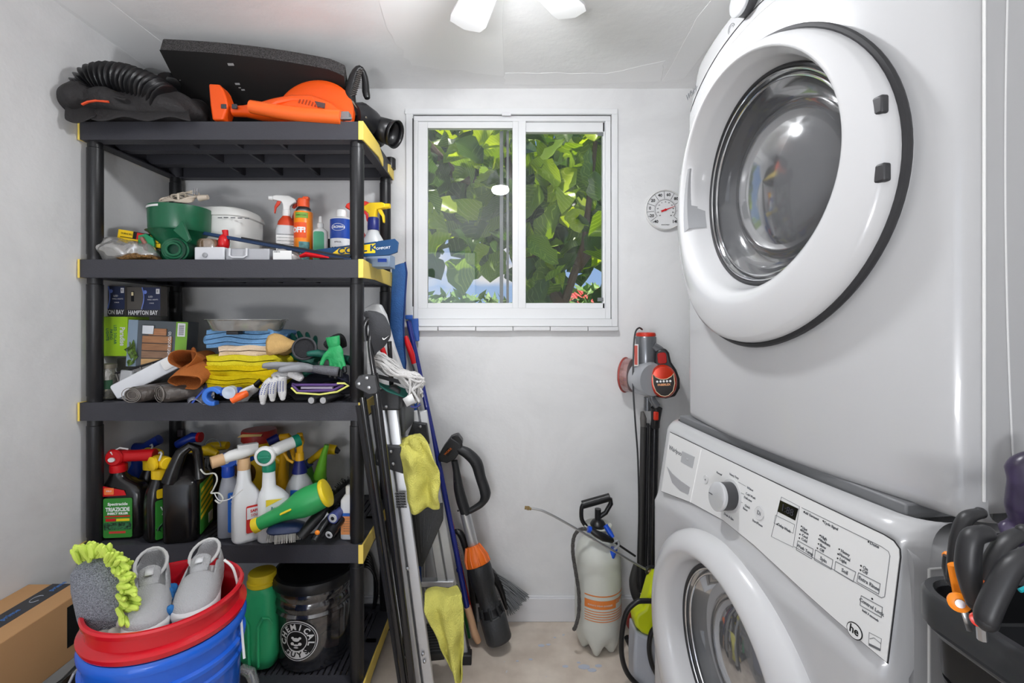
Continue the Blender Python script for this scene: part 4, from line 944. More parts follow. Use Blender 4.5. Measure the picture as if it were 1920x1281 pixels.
# white vented housing behind
t = thing('white_housing', 'white rounded plastic appliance lid with vents behind the green drum', 'lid', (X_(425, 1.72), 1.72, z2))
cx = X_(418, 1.72); g = G(); za, zb_ = z2, Z_(430, 1.72)
g.loft([(cx, 1.76, z2+.0, .098, .10, 3.5), (cx, 1.76, Z_(412, 1.72), .1, .105, 3.5), (cx, 1.76, Z_(410, 1.72), .106, .11, 3.5), (cx, 1.76, Z_(404, 1.72), .106, .11, 3.2), (cx, 1.76, Z_(395, 1.72), .094, .1, 3), (cx, 1.76, Z_(390, 1.72), .06, .07, 2.5)], 48); part('shell', g, M('white appliance plastic', (222, 222, 218), .4), t)
for i in range(7):
    g = G(); g.box((X_(390+i*12, 1.66), 1.652+abs(i-3)*.004, Z_(409, 1.66)), (.015, .004, .0025), None); part('vent_slot', g, INKG, t)
g = G(); g.lathe([(.035, z2), (.036, z2+.07), (.03, z2+.08)], 24, T(X_(392, 1.6), 1.6, 0)); solo('glass_jar', g, glassy('amber glass', (150, 120, 90), .45, .05, .2), 'small brownish glass jar beside the green outlet on the second shelf', 'jar')
# small grey box with a knob, clear case, bag with a white tag
LG = M('pale grey plastic', (205, 206, 210), .4)
t, w_, h_ = carton('control_box', 'small light grey box with a round knob at the front edge of the second shelf', 'box', 364, 420, 463, 489, 1.515, .06, LG, bevel=.004)
g = G(); g.lathe([(.008, 0), (.008, .004), (.005, .006)], 20, fr((-.012, 0, h_*.4), (1, 0, 0), (0, 0, 1))); P('knob', g, GRY, t)
t, w_, h_ = carton('clear_case', 'grey translucent plastic case with a carry handle on the second shelf', 'case', 423, 505, 466, 489, 1.52, .07, glassy('grey case', (190, 192, 198), .3, .12), bevel=.003)
g = G(); g.tube([(-.055, -.004, h_), (-.055, -.006, h_*.4), (-.045, -.006, h_*.25), (-.01, -.006, h_*.25), (0, -.006, h_*.4), (0, -.004, h_)], .0035, 8); P('handle', g, M('grey handle', (210, 211, 215), .35), t)
t = thing('parts_bag', 'clear bag with a white tag at the front edge of the second shelf', 'bag', (X_(530, 1.53), 1.53, z2))
g = G(); crumple(g, (X_(540, 1.54), 1.55, z2+.018), (.045, .035, .022), .02, 26, 11); part('film', g, glassy('crinkled film', (0, 0, 0)), t, remesh=.005, smooth=0)
g = G(); g.box((X_(528, 1.51), 1.515, Z_(479, 1.51)), (.060, .001, .032)); tg = part('tag', g, WHT, t, smooth=0)
text('PARTS', .007, INKG, tg, fr((X_(518, 1.51), 1.514, Z_(472, 1.51)), (1, 0, 0), (0, 0, 1)))
# long blue wiper blade package lying diagonally
t = thing('wiper_blade_package', 'long thin blue wiper blade lying slanted across the front of the second shelf', 'wiper blade', Wp(520, 462, 1.56))
a, b = Wp(384, 438, 1.62), Wp(668, 489, 1.52); g = G(); dv = b-a; g.box((dv.length/2, 0, 0), (dv.length, .02, .012), fr(a, dv, (0, 1, 0))); part('blade_case', g, M('blue black case', (38, 62, 98), .4), t, bevel=.002)
g = G(); g.box((dv.length*.62, -.011, .007), (dv.length*.7, .008, .005), fr(a, dv, (0, 1, 0))); part('rubber_edge', g, BLK, t)
g = G(); g.sph(tuple(Wp(420, 455, 1.6)), (.018, .02, .03), 14); g.tube([Wp(x, y, 1.6) for x, y in ((422, 432), (424, 448), (418, 462), (408, 466))], [.01, .008, .014, .01], 10); solo('red_clamp', g, RED, 'red plastic clamp poking up beside the blue wiper blade', 'clamp', smooth=60)
t = thing('utility_knife', 'red handled utility knife lying under the blue wiper blade', 'knife', Wp(590, 478, 1.52))
g = G(); g.tube([Wp(x, y, 1.52) for x, y in ((563, 481), (575, 477), (600, 481), (618, 484))], [.008, .014, .011, .005], 12, flat=.6); part('handle', g, M('glossy red', (200, 25, 35), .2), t)
g = G(); g.tube([Wp(x, y, 1.52) for x, y in ((600, 484), (640, 486), (668, 488))], [.006, .004, .002], 8); part('blade', g, M('dark blade', (40, 40, 42), .3), t)
# spray bottle, aerosol, pump bottle, solvent can
d = 1.74
def body(t, secs, mat, name='bottle_body', n=28, **k): g = G(); g.loft(secs, n); return P(name, g, mat, t, smooth=50, **k)
t = thing('spray_bottle', 'tall white spray bottle with red shoulder on the second shelf', 'spray bottle', (X_(537, d), d, z2), (0, 0, 20))
h_ = Z_(406, d)-z2
body(t, [(0, 0, 0, .034, .026, 3), (0, 0, .01, .036, .028, 3), (0, 0, h_-.055, .036, .028, 3), (0, 0, h_-.035, .031, .026, 2.5)], M('cloudy bottle', (205, 206, 208), .3))
body(t, [(0, 0, h_-.037, .0315, .0265, 2.5), (0, 0, h_-.02, .028, .024, 2.2), (0, 0, h_, .014, .014, 2)], M('red shoulder', (205, 70, 40), .4), 'shoulder')
g = G(); plate(g, -.032, .032, .02, h_-.075, -.0285); P('bottle_label', g, WHT, t, smooth=0)
for k in range(6): Tx('GARDEN AND HOME INSECT SPRAY', .0036, INKG, t, 0, -.0292, .06+k*.012)
spray_head(t, h_, WHT, M('red trigger', (205, 60, 35), .4), WHT, WHT, 1.0, -1, .014, .026, 0)
t = thing('aerosol_can', 'orange insect repellent aerosol can with orange cap', 'aerosol can', (X_(569, d-.02), d-.02, z2))
OFO = M('repellent orange', (250, 140, 25), .3); h_ = Z_(402, d)-z2
g = G(); g.lathe([(.032, 0), (.033, .004), (.033, h_), (.031, h_+.004)], 32); P('can', g, OFO, t)
g = G(); g.lathe([(.032, h_+.002), (.03, h_+.012), (.022, h_+.02), (.02, h_+.022)], 32); P('can_dome', g, STL, t)
g = G(); g.lathe([(.0215, h_+.018), (.0205, h_+.05), (.018, h_+.052)], 28); g.box((.012, -.004, h_+.052), (.02, .02, .012)); P('cap', g, M('orange red cap', (240, 90, 40), .4), t, bevel=.002)
g = G(); band(g, .033, .033, h_*.52, h_*.80, -55, 40); P('red_oval', g, M('deep orange print', (238, 85, 25), .4), t)
g = G(); band(g, .033, .033, h_*.88, h_*.98, -30, 50); P('green_banner', g, M('green print', (120, 165, 60), .4), t)
g = G(); band(g, .033, .033, .02, h_*.45, -5, 60); P('scene_print', g, M('teal print', (90, 140, 140), .5, var=.5, vscale=60), t)
bend_text('OFF!', .026, INKW, t, .0335, h_*.66, -10, bold=.0012); bend_text('FAMILY CARE', .006, INK, t, .0335, h_*.93, 8)
t = thing('red_trigger_sprayer', 'thin red orange trigger sprayer top behind the orange aerosol can', 'sprayer', (X_(556, d+.05), d+.05, z2))
g = G(); g.tube([(0, 0, .0), (0, 0, .2), (.0, 0, Z_(390, d)-z2)], [.02, .016, .009], 14); P('stem', g, M('red trigger', ()), t)
g = G(); g.tube([(-.012, 0, Z_(385, d)-z2), (-.002, 0, Z_(375, d)-z2), (.018, 0, Z_(372, d)-z2), (.03, 0, Z_(376, d)-z2)], [.006, .011, .01, .007], 10); P('head', g, M('red trigger', ()), t)
d = 1.70
t = thing('pump_bottle', 'small white pump bottle with green label on the second shelf', 'bottle', (X_(601, d), d, z2), (0, 0, 15)); h_ = Z_(428, d)-z2
body(t, [(0, 0, 0, .024, .018, 3), (0, 0, .005, .0255, .019, 3), (0, 0, h_-.012, .0255, .019, 3), (0, 0, h_, .012, .012, 2)], WHT)
g = G(); rplate(g, -.022, .014, .02, h_-.015, -.0195, .008); P('bottle_label', g, M('sage green label', (70, 160, 120), .5), t, smooth=0)
g = G(); g.lathe([(.011, h_-.002), (.011, h_+.016), (.007, h_+.02), (.0055, h_+.042)], 20); P('pump_cap', g, WHT, t)
g = G(); g.lathe([(.024, z2), (.025, z2+.102), (.022, z2+.108)], 24, T(X_(618, 1.76), 1.76, 0)); solo('dark_canister', g, BLK, 'small black canister standing behind the green labelled pump bottle', 'canister')
t = thing('solvent_can', 'blue and white solvent can with white cap on the second shelf', 'can', (X_(640, 1.68), 1.68, z2)); h_ = Z_(411, 1.68)-z2
g = G(); g.lathe([(.038, 0), (.039, .002), (.038, .004), (.038, h_-.004), (.0395, h_-.002), (.038, h_), (.02, h_+.006)], 36); P('can', g, M('can white', (225, 226, 228), .35), t)
g = G(); band(g, .038, .038, h_*.56, h_-.005, -100, 100, n=30); P('blue_band', g, M('label blue', (30, 70, 160), .35), t)
g = G(); g.lathe([(.018, h_+.002), (.018, h_+.028), (.015, h_+.032)], 24); P('cap', g, WHT, t)
g = G(); q = [(.0388*sin(a*.7*.5*1), -.0388*cos(a*.7*.5), 0) for a in ()]
for k in range(40):
    a = 2*pi*k/40; x = .62*cos(a); q.append((.0388*sin(x), -.0388*cos(x), h_*.79+.012*sin(a)))
g.tube(q, .0008, 4, closed=True); P('oval_outline', g, INKW, t)
bend_text('CROWN', .012, INKW, t, .0383, h_*.79, 0, bold=.0004); bend_text('XYLENE', .019, INK, t, .0383, h_*.33, 0, bold=.0006); bend_text('XYLOL', .008, INK, t, .0383, h_*.48, 0)
d = 1.66
t = thing('spray_bottle', 'translucent spray bottle with blue collar and yellow head behind the right post', 'spray bottle', (X_(700, d), d, z2), (0, 0, -12)); h_ = Z_(432, d)-z2
body(t, [(0, 0, 0, .04, .035, 2.2), (0, 0, .03, .043, .038, 2.2), (0, 0, h_-.045, .041, .036, 2.1), (0, 0, h_-.015, .024, .024, 2), (0, 0, h_, .017, .017, 2)], TRL)
spray_head(t, h_, YEL, YEL, YEL, NAV, 1.05, 1, .020, .045)
t = thing('spray_bottle', 'red spray bottle mostly hidden behind the right front post of the second shelf', 'spray bottle', (X_(668, 1.75), 1.75, z2), (0, 0, 0)); h_ = Z_(422, 1.75)-z2
body(t, [(0, 0, 0, .036, .03, 2.5), (0, 0, h_-.04, .036, .03, 2.5), (0, 0, h_, .014, .014, 2)], M('red orange plastic', (215, 50, 35), .4)); spray_head(t, h_, M('red orange plastic', ()), RED, RED, RED, 1.1, 1, .02, .03)
# blue and yellow blade card
t = thing('tool_package', 'dark blue and yellow cardboard tool package sticking out past the right post', 'package', Wp(670, 470, 1.56))
a, b = Wp(592, 476, 1.58), Wp(746, 460, 1.545); dv = b-a; fm_ = fr(a, dv, (0, .25, 1)); L_ = dv.length
g = G(); g.prism([(0, -.012), (L_*.62, -.03), (L_*.9, -.034), (L_, -.026), (L_+.004, .008), (L_*.97, .022), (L_*.62, .018), (0, .012)], .006, fm_); cdp = part('card', g, M('package blue', (24, 66, 108), .4), t, bevel=.001)
g = G(); g.prism([(L_*.2, -.012), (L_*.74, -.022), (L_*.74, .012), (L_*.3, .008)], .0008, fm_, z0=.0062); part('yellow_print', g, YB_, cdp, smooth=0)
text('COOL K', .03, M('package blue', ()), cdp, fm_ @ T(L_*.52, -.004, .0072), bold=.001, sx=1.2); text('COMFORT', .012, INKW, cdp, fm_ @ T(L_*.82, -.008, .0065))
t, w_, h_ = carton('blue_carton', 'pale blue carton end under the blue and yellow package, second shelf', 'carton', 686, 731, 476, 500, 1.60, .08, M('pale blue card', (150, 170, 198), .5))
g = G(); plate(g, .0, .03, h_*.35, h_*.62, -.001); P('blue_stripe', g, BLU, t, smooth=0)
# ================================================================ THIRD SHELF
z3 = ZS[2]
BOXN = M('navy carton', (44, 52, 82), .45); BOXG = M('grey carton', (92, 88, 84), .5); CARD = M('white print card', (225, 225, 228), .5)
def lamp_box(x0, x1, y0, y1, d, label):
    t, w_, h_ = carton('light_fixture_box', label, 'box', x0, x1, y0, y1, d, .035, BOXG, group=None)
    g = G(); plate(g, w_*.0, w_*.5, h_*.02, h_*.98, -.0008); P('navy_panel', g, BOXN, t, smooth=0)
    g = G(); plate(g, -w_/2, w_/2, 0, h_*.22, -.0012); P('name_band', g, M('dark band', (52, 50, 54), .5), t, smooth=0)
    g = G(); q = [(w_*(-.02+.05*sin(k*.35)), -.0016, h_*(.98-.075*k)) for k in range(11)]; g.tube(q, .0018, 6); g.sph((w_*.06, -.001, h_*.82), (.007, .001, .007), 12); P('blue_curve', g, M('periwinkle print', (110, 135, 215), .5), t)
    g = G(); plate(g, w_*.38, w_*.48, h_*.76, h_*.93, -.0016); P('logo_square', g, CARD, t, smooth=0)
    g = G(); plate(g, -w_*.34, -w_*.26, h_*.5, h_*.85, -.0014); P('lamp_picture', g, INK, t, smooth=0)
    g = G(); plate(g, -w_*.33, -w_*.27, h_*.7, h_*.82, -.0018); P('lamp_glow_print', g, M('cream print', (240, 225, 180), .5), t, smooth=0)
    Tx('HAMPTON BAY', .0215, CARD, t, 0, -.0018, h_*.11, sx=.68, bold=.0004); Tx('LED', .009, CARD, t, w_*.22, -.0014, h_*.66); Tx('WALL LIGHTS', .006, CARD, t, w_*.28, -.0014, h_*.56); Tx('2 PACK', .005, CARD, t, w_*.25, -.0014, h_*.44); Tx('E', .012, INK, t, w_*.43, -.002, h_*.845)
    return t
lamp_box(176, 234, 536, 592, 1.62, 'left of two navy and grey light fixture boxes, partly behind the front post')
lamp_box(236, 301, 538, 593, 1.63, 'right of two navy and grey light fixture boxes, fully visible on the green box')
# lime box and window box below
LIME = M('lime carton', (160, 205, 40), .5)
t = thing('lime_box', 'lime green carton with dark lettering under the light fixture boxes', 'box', (X_(213, 1.60), 1.60, Z_(668, 1.6)))
w_, h_ = (238-186)/F*1.6, (668-594)/F*1.6
g = G(); g.box((-.008, .05, h_/2), (w_+.016, .10, h_)); P('carton_body', g, LIME, t, bevel=.001)
Tx('Paradise', .024, CARD, t, 0, 0, 0, m=fz(w_*.32, -.001, h_*.5) @ R('Z', -90), sx=.8, bold=.0005)
for k, s_ in enumerate(('LED SOLAR', 'PATIO', 'LIGHTS')): Tx(s_, .013, M('teal print dark', (50, 110, 90), .5), t, 0, 0, 0, m=fz(w_*(.06-.14*k), -.001, h_*.55) @ R('Z', -90))
t = thing('window_box', 'carton with a clear window showing brown blocks, green edge with barcode, on the third shelf', 'box', (X_(234, 1.58), 1.585, Z_(686, 1.6)), (0, 3, 14))
w_, h_ = .178, .158
g = G(); g.box((w_/2, .05, h_/2), (w_, .10, h_)); P('carton_body', g, M('dark grey carton', (70, 78, 84), .45), t, bevel=.001)
g = G(); plate(g, w_*.8, w_, 0, h_, -.0008); P('green_edge', g, M('green carton', (110, 160, 40), .5), t, smooth=0)
g = G(); plate(g, w_*.83, w_*.96, h_*.68, h_*.97, -.0014); P('barcode_label', g, CARD, t, smooth=0)
g = G()
for k in range(11): g.box((w_*.895, -.002, h_*(.71+.022*k)), (w_*.09, .0004, .0012+.001*(k % 2)))
P('barcode_bars', g, INK, t, smooth=0).__setitem__('kind', 'stuff')
for k, (a, c) in enumerate(((0, (190, 150, 100)), (1, (130, 100, 78)), (2, (140, 98, 66)), (3, (150, 105, 70)), (4, (160, 110, 75)))):
    g = G(); g.box((w_*(.50+.0*k), -.003, h_*(.10+.165*k)), (w_*.50 if k < 4 else w_*.3, .005, h_*.15)); P('wood_block', g, M('wood block %d' % k, c, .6, var=.15, vscale=30, stretch=(1, 1, 8)), t, bevel=.001)
g = G(); g.box((w_*.34, -.004, h_*.8), (w_*.20, .006, h_*.2)); P('steel_lamp', g, STL, t, bevel=.002)
g = G(); crumple(g, (w_*.08, -.003, h_*.3), (.016, .002, .045), .02, 60, 3, 14); P('plant_print', g, M('plant print', (80, 105, 40), .6, var=.7, vscale=120), t)
Tx('OUTDOOR LIGHT', .012, CARD, t, 0, 0, 0, m=fz(w_*.71, -.006, h_*.5) @ R('Z', -90), sx=.9)
g = G(); plate(g, 0, w_*.16, 0, h_, -.0008); P('blue_grey_print', g, M('blue grey print', (120, 138, 155), .4), t, smooth=0)
# jars and organisers under the boxes
for k, (x, y0, y1, lab) in enumerate(((199, 702, 748, 'clear jar with a green label standing beside the left front post of the third shelf'),)):
    d = 1.58; t = thing('glass_jar', lab, 'jar', (X_(x, d), d, z3))
    g = G(); h_ = .105; g.lathe([(.03, 0), (.033, .004), (.033, h_-.02), (.028, h_-.012), (.028, h_)], 28); P('jar_body', g, glassy('smoky jar', (150, 148, 135), .35, .06, .2), t)
    g = G(); band(g, .033, .033, .035, .065, -70, 70); P('jar_label', g, M('dark green label', (40, 80, 55), .5), t)
    g = G(); g.lathe([(.030, h_-.002), (.030, h_+.012), (.002, h_+.013)], 28); P('lid', g, M('dull metal', (150, 145, 130), .4, metal=.6), t)
g = G(); slab(g, X_(190, 1.62), X_(245, 1.62), 1.66, 1.86, z3+.001, Z_(672, 1.66)); solo('grey_storage_tub', g, glassy('smoky jar', (0, 0, 0)), 'smoky clear storage tub holding up the lime box', 'tub', bevel=.004)
t = thing('clear_tub', 'narrow clear plastic tub with orange and blue contents on the third shelf', 'tub', (X_(228, 1.55), 1.55, z3), (0, 8, 8))
g = G(); g.box((0, .04, .05), (.036, .08, .098)); P('tub_body', g, glassy('clear tub', (205, 208, 212), .45, .1), t, bevel=.004)
g = G(); crumple(g, (.006, .03, .035), (.012, .03, .025), .02, 40, 2, 14); P('contents', g, M('orange plugs', (240, 110, 70), .6), t)
t = thing('parts_organizer', 'black edged clear drawer organiser tilted against the window box', 'organiser', (X_(275, 1.56), 1.58, z3+.075), (0, -17, 8))
g = G(); g.box((0, .05, .02), (.195, .11, .042)); P('tray', g, glassy('smoked tray', (70, 66, 64), .25, .08, .2), t, bevel=.003)
for k in range(6):
    g = G(); g.box((-.095+.038*k, -.007, .02), (.003, .003, .040)); P('divider', g, M('grey divider', (120, 116, 112), .3), t)
g = G(); g.box((0, .05, .043), (.2, .114, .006)); P('lid', g, BLK2, t, bevel=.002)
t = thing('white_tray', 'white plastic tray box tilted up to the right in front of the organiser', 'tray', (X_(222, 1.545), 1.54, Z_(749, 1.545)), (0, -29, 10))
g = G(); g.prism(rrect(0, .215, 0, .050, .008), .10, fr((0, .10, 0), (1, 0, 0), (0, 0, 1))); P('tray_body', g, M('white tray plastic', (222, 224, 228), .4), t, bevel=.003)
g = G(); g.prism(rrect(.17, .21, .01, .045, .006), .004, fr((0, -.001, 0), (1, 0, 0), (0, 0, 1))); P('end_lip', g, WHT, t, bevel=.001)
# wrapped rolls
WRAP = M('grey wrapped sheet', (84, 78, 74), .35, bump=.5, bscale=50, var=.35, vscale=24)
for (x, y, r_, lab, rz) in ((266, 747, .041, 'left of two grey rolled sleeves in crinkled clear wrap at the shelf edge', -16), (322, 744, .046, 'right of two grey rolled sleeves in crinkled clear wrap, larger open end', -38)):
    d = 1.50; t = thing('wrapped_roll', lab, 'roll', Wp(x, y, d)+Vector((0, 0, 0)), (0, 0, rz))
    t.location.z = z3+r_*.62+.004
    g = G(); mm = Matrix(((1, 0, 0, 0), (0, 0, 1, -.03), (0, 1, 0, 0), (0, 0, 0, 1)))
    g.loft([(0, 0, 0, r_*.3, r_*.15, 2), (0, 0, .002, r_*.9, r_*.5, 2), (0, 0, .012, r_, r_*.6, 2), (0, 0, .08, r_*1.02, r_*.6, 2), (0, 0, .2, r_*.9, r_*.55, 2), (0, 0, .21, r_*.5, r_*.3, 2)], 30, mm); g.warp(lambda p: p+nz3(p, 45, .005, x)); P('sleeve', g, WRAP, t, smooth=30)
    g = G()
    for k in range(4): q = [(r_*(.95-.22*k)*cos(a*pi/12), -.031+.002*k-.003, r_*(.55-.12*k)*sin(a*pi/12)) for a in range(24)]; g.tube(q, .0012, 5, closed=True)
    P('rolled_end', g, M('roll edge', (140, 134, 128), .4), t)
t = thing('zip_bag', 'folded clear zip bag with a blue seal beside the grey rolls', 'bag', Wp(378, 745, 1.53), (0, 0, 0))
g = G(); g.grid(8, 6, lambda u, v: Wp(352+u*50, 758-v*38-u*8, 1.50+.07*v)+Vector((0, 0, .012*sin(u*7+v*4)))); part('film', g, glassy('clear film', (170, 175, 190), .5, .1, .2), t, solid=.002)
g = G(); g.grid(6, 3, lambda u, v: Wp(362+u*30-v*3, 757-u*34-v*2, 1.498+.05*u)+Vector((0, -.002, .0))); part('blue_seal', g, M('seal blue', (50, 80, 170), .4), t, solid=.002)
# orange work gloves
OGL = fab('orange leather', (176, 104, 54)); OGL2 = fab('orange leather inside', (140, 80, 42))
t = thing('work_gloves', 'pair of rust orange leather work gloves with open cuffs on the third shelf', 'gloves', Wp(358, 700, 1.56))
g = G()
def cuffsurf(c0, c1, r0, r1, fl): 
    a = Vector(c0); b = Vector(c1)
    return [(a+(b-a)*k/6, r0+(r1-r0)*k/6) for k in range(7)]
g.tube([Wp(340, 672, 1.50), Wp(352, 678, 1.54), Wp(372, 676, 1.60), Wp(392, 668, 1.66)], [.043, .04, .036, .03], 18, flat=.75, cap=False); part('upper_cuff', g.warp(lambda p: p+nz3(p, 22, .014, 3)), OGL, t, solid=.004, sub=1)
g = G(); g.tube([Wp(344, 718, 1.475), Wp(360, 702, 1.52), Wp(378, 690, 1.58), Wp(395, 680, 1.64)], [.050, .046, .042, .03], 18, flat=.62, cap=False); part('lower_cuff', g.warp(lambda p: p+nz3(p, 20, .016, 5)), OGL, t, solid=.004, sub=1)
g = G(); g.tube([Wp(366, 682, 1.53), Wp(364, 664, 1.535), Wp(362, 650, 1.54)], [.009, .0085, .007], 10); part('thumb', g, OGL2, t, sub=1)
g = G(); crumple(g, Wp(372, 696, 1.58), (.05, .06, .035), .03, 18, 3, 18); part('glove_body', g, OGL, t, remesh=.006, soft=2)
# towels
YT = fab('yellow microfibre', (226, 212, 50)); YT2 = fab('golden microfibre', (212, 186, 20)); BT = fab('blue microfibre', (120, 168, 215)); WT = fab('cream towel', (228, 205, 180))
GR = 'folded microfibre towels on the third shelf'
folded('folded_towel', 'lowest golden yellow folded towel of the stack on the third shelf', 'towel', 385, 520, 703, 729, 1.53, 3, YT2, .17, 0, 1, GR, 0, .009)
folded('folded_towel', 'middle yellow folded towel of the stack on the third shelf', 'towel', 380, 512, 686, 706, 1.54, 2, YT2, .17, 3, 2, GR, 0, .008)
folded('folded_towel', 'top lemon yellow folded towel of the stack on the third shelf', 'towel', 378, 520, 666, 689, 1.55, 2, YT, .17, -2, 3, GR, 0, .008)
folded('folded_towel', 'cream towel with red stripes folded between blue and yellow towels', 'towel', 405, 510, 648, 669, 1.57, 2, WT, .14, 4, 4, GR, 0, .009)
folded('folded_towel', 'light blue folded towel on top of the towel stack', 'towel', 380, 512, 620, 652, 1.58, 4, BT, .16, -3, 5, GR, 0, .012)
folded('folded_towel', 'second light blue towel bunched at the right of the towel stack', 'towel', 470, 540, 624, 652, 1.63, 3, BT, .12, 12, 6, GR, 0, .012)
t = thing('tan_glove', 'tan leather glove cuff lying beside the blue towels', 'glove', Wp(525, 650, 1.56))
g = G(); crumple(g, Wp(525, 652, 1.58), (.052, .05, .032), .03, 17, 8, 20); part('glove_body', g, fab('tan leather', (205, 168, 110)), t, remesh=.006, soft=2)
# saucer with dark foot
t = thing('pan', 'translucent grey plastic saucer pan balanced on the blue towels', 'pan', (X_(464, 1.62), 1.62, Z_(620, 1.6)))
SAU = glassy('grey saucer plastic', (150, 150, 146), .3, .12, .15); r1_, r2_ = .112, .131; hh = .036
g = G(); g.lathe([(.001, .002), (r1_, .0), (r1_+.003, .004), (r2_-.004, hh-.002), (r2_+.004, hh), (r2_+.004, hh+.0025), (r2_-.006, hh+.0005), (r1_-.002, .005), (.001, .004)], 48, None, 1, .8, False, False); P('saucer', g, SAU, t)
g = G(); g.box((-.005, -.07, -.006), (.04, .03, .012)); P('foot', g, BLK, t, bevel=.002)
# black cap, green gloves, grey glove
CAPF = M('black cotton', (36, 36, 39), .85, bump=.3, bscale=300)
t = thing('knee_pad', 'round black padded disc leaning among the gloves on the third shelf', 'pad', Wp(572, 652, 1.60))
g = G(); g.lathe([(.034, -.005), (.040, 0), (.034, .005), (.001, .006)], 30, fr(Wp(571, 654, 1.56), (1, .1, -.45), (.25, .3, 1)), 1, .9); part('pad_disc', g, CAPF, t)
g = G(); ring(g, fr(Wp(571, 654, 1.556), (1, .1, -.45), (.25, .3, 1)), 0, 0, .036, .004, .004, n=30); part('pad_rim', g, M('dark grey rim', (58, 58, 62), .6), t)
DGL = M('dark green rubber', (22, 92, 78), .5, bump=.2, bscale=90); BGL = M('bright green rubber', (40, 160, 92), .45, bump=.2, bscale=90)
hand_glove('rubber_glove', 'dark green rubber glove with fingers pointing left', Wp(618, 668, 1.60), (20, -10, 165), DGL, DGL, .95, .35, spread=1.4)
hand_glove('rubber_glove', 'dark green rubber glove standing upright behind the black disc', Wp(578, 662, 1.68), (0, -60, 130), DGL, DGL, .9, .3, spread=1.6)
hand_glove('rubber_glove', 'bright green garden glove with black fingertips hanging down', Wp(630, 668, 1.52), (-82, 80, 0), BGL, BGL, .66, .25, tip=M('black rubber tip', (28, 30, 32), .35))
g = G(); crumple(g, Wp(628, 642, 1.57), (.045, .03, .022), .02, 22, 2, 18); solo('black_wrist_wrap', g, M('black knit', (34, 34, 36), .9, bump=.6, bscale=200), 'black knit glove wrist lying on top of the green gloves', 'glove', remesh=.005, soft=1)
GGL = M('grey coated glove', (140, 142, 146), .6, bump=.1, bscale=100)
hand_glove('work_glove', 'grey coated work glove stretched over the yellow towels with fingers left', Wp(560, 688, 1.50), (8, -8, 186), GGL, M('grey knit cuff', (105, 106, 112), .85, bump=.5, bscale=300), .95, .22, wr=.03, cl=.1)
g = G(); g.grid(14, 5, lambda u, v: Wp(560+u*95, 690+u*24-v*14+4*sin(u*8), 1.52+.05*v)); solo('navy_fabric', g, M('navy knit', (46, 48, 66), .9, bump=.5, bscale=200), 'thin dark navy glove cuff draped towards the right post', 'fabric', solid=.008, sub=1)
WG_ = M('white knit glove', (225, 224, 224), .9, bump=.5, bscale=300)
t = thing('dotted_glove', 'white knit glove with small blue dots, fingers hanging over the shelf edge', 'glove', Wp(510, 730, 1.47))
for k, q in enumerate((((510, 712), (500, 722), (494, 738), (493, 754)), ((520, 708), (513, 720), (511, 736), (511, 748)), ((530, 706), (529, 718), (529, 732), (530, 746)))):
    q = wpc(1.47, q); g = G(); g.tube(q, lr([.013, .0145, .0145, .0135, .009], len(q)), 12, flat=.9); g.sph(tuple(q[-1]), .0095, 10); part('finger', g, WG_, t, sub=1)
    g = G()
    for i in range(7):
        for j in (-1, 0, 1): p = q[4+i]+Vector((j*.008, -.0135+.002*abs(j), 0)); g.sph(tuple(p), .0018, 6)
    o = part('blue_dots', g, M('blue dots', (70, 85, 160), .5), t); o['kind'] = 'stuff'
g = G(); g.sph(tuple(Wp(530, 704, 1.51)), (.035, .03, .015), 14); part('palm', g, WG_, t)
t = thing('dotted_glove', 'single white glove finger with blue dots pointing right over the dark cuff', 'glove', Wp(560, 702, 1.5))
g = G(); g.tube([Wp(542, 700, 1.49), Wp(552, 702, 1.485), Wp(562, 708, 1.485), Wp(568, 712, 1.485)], [.017, .018, .017, .012], 12, flat=.8); part('finger', g, WG_, t, sub=1)
# tape, plug, frame, flashlights
t = thing('tape_dispenser', 'bright blue plastic tape dispenser at the front edge of the third shelf', 'dispenser', Wp(410, 745, 1.49))
BLT = M('tape blue', (62, 120, 215), .35); c = Wp(400, 743, 1.475)
g = G(); v = []; mm = fr(c, (1, 0, 0), (0, 0, 1))
q = [(.032*cos(radians(a)), .030*sin(radians(a))) for a in range(20, 300, 14)]+[(.017*cos(radians(a)), .016*sin(radians(a))) for a in range(290, 10, -14)]
g.prism(q, .03, mm @ T(0, 0, -.02)); part('ring', g, BLT, t, bevel=.003)
g = G(); g.box((.045, .012, -.02), (.06, .026, .03), mm); part('body', g, M('deep blue plastic', (35, 70, 165), .35), t, bevel=.005)
g = G(); g.lathe([(.019, -.02), (.0195, .006), (.013, .007), (.006, .004), (.001, .004)], 28, fr(Wp(430, 736, 1.465), (1, .15, 0), (0, 0, 1))); part('roll', g, M('tape roll', (185, 195, 210), .3), t)
g = G(); g.tube([Wp(434, 750, 1.47), Wp(446, 745, 1.475), Wp(462, 738, 1.5)], [.013, .0125, .011], 14); solo('orange_tube', g, M('bright orange', (250, 105, 40), .4), 'short bright orange tube between the tape dispenser and the dotted glove', 'tube', smooth=50)
hand_glove('dotted_glove', 'crumpled white and blue glove beside the orange tube', Wp(468, 735, 1.53), (30, 40, 190), WG_, M('blue cuff', (0, 0, 0)), .55, .5)
t = thing('strap_buckle', 'flat purple and pale yellow plastic strap frame on the right of the third shelf', 'frame', Wp(600, 728, 1.5))
PUR = M('purple plastic', (88, 62, 120), .45); LEM = M('pale yellow cord', (222, 222, 120), .5)
g = G(); g.tube([Wp(x, y, 1.485) for x, y in ((548, 720), (556, 722), (628, 722), (636, 720))], .0045, 8); g.tube([Wp(x, y, 1.48) for x, y in ((548, 722), (560, 734), (625, 732), (644, 722))], .0045, 8); part('purple_bar', g, PUR, t)
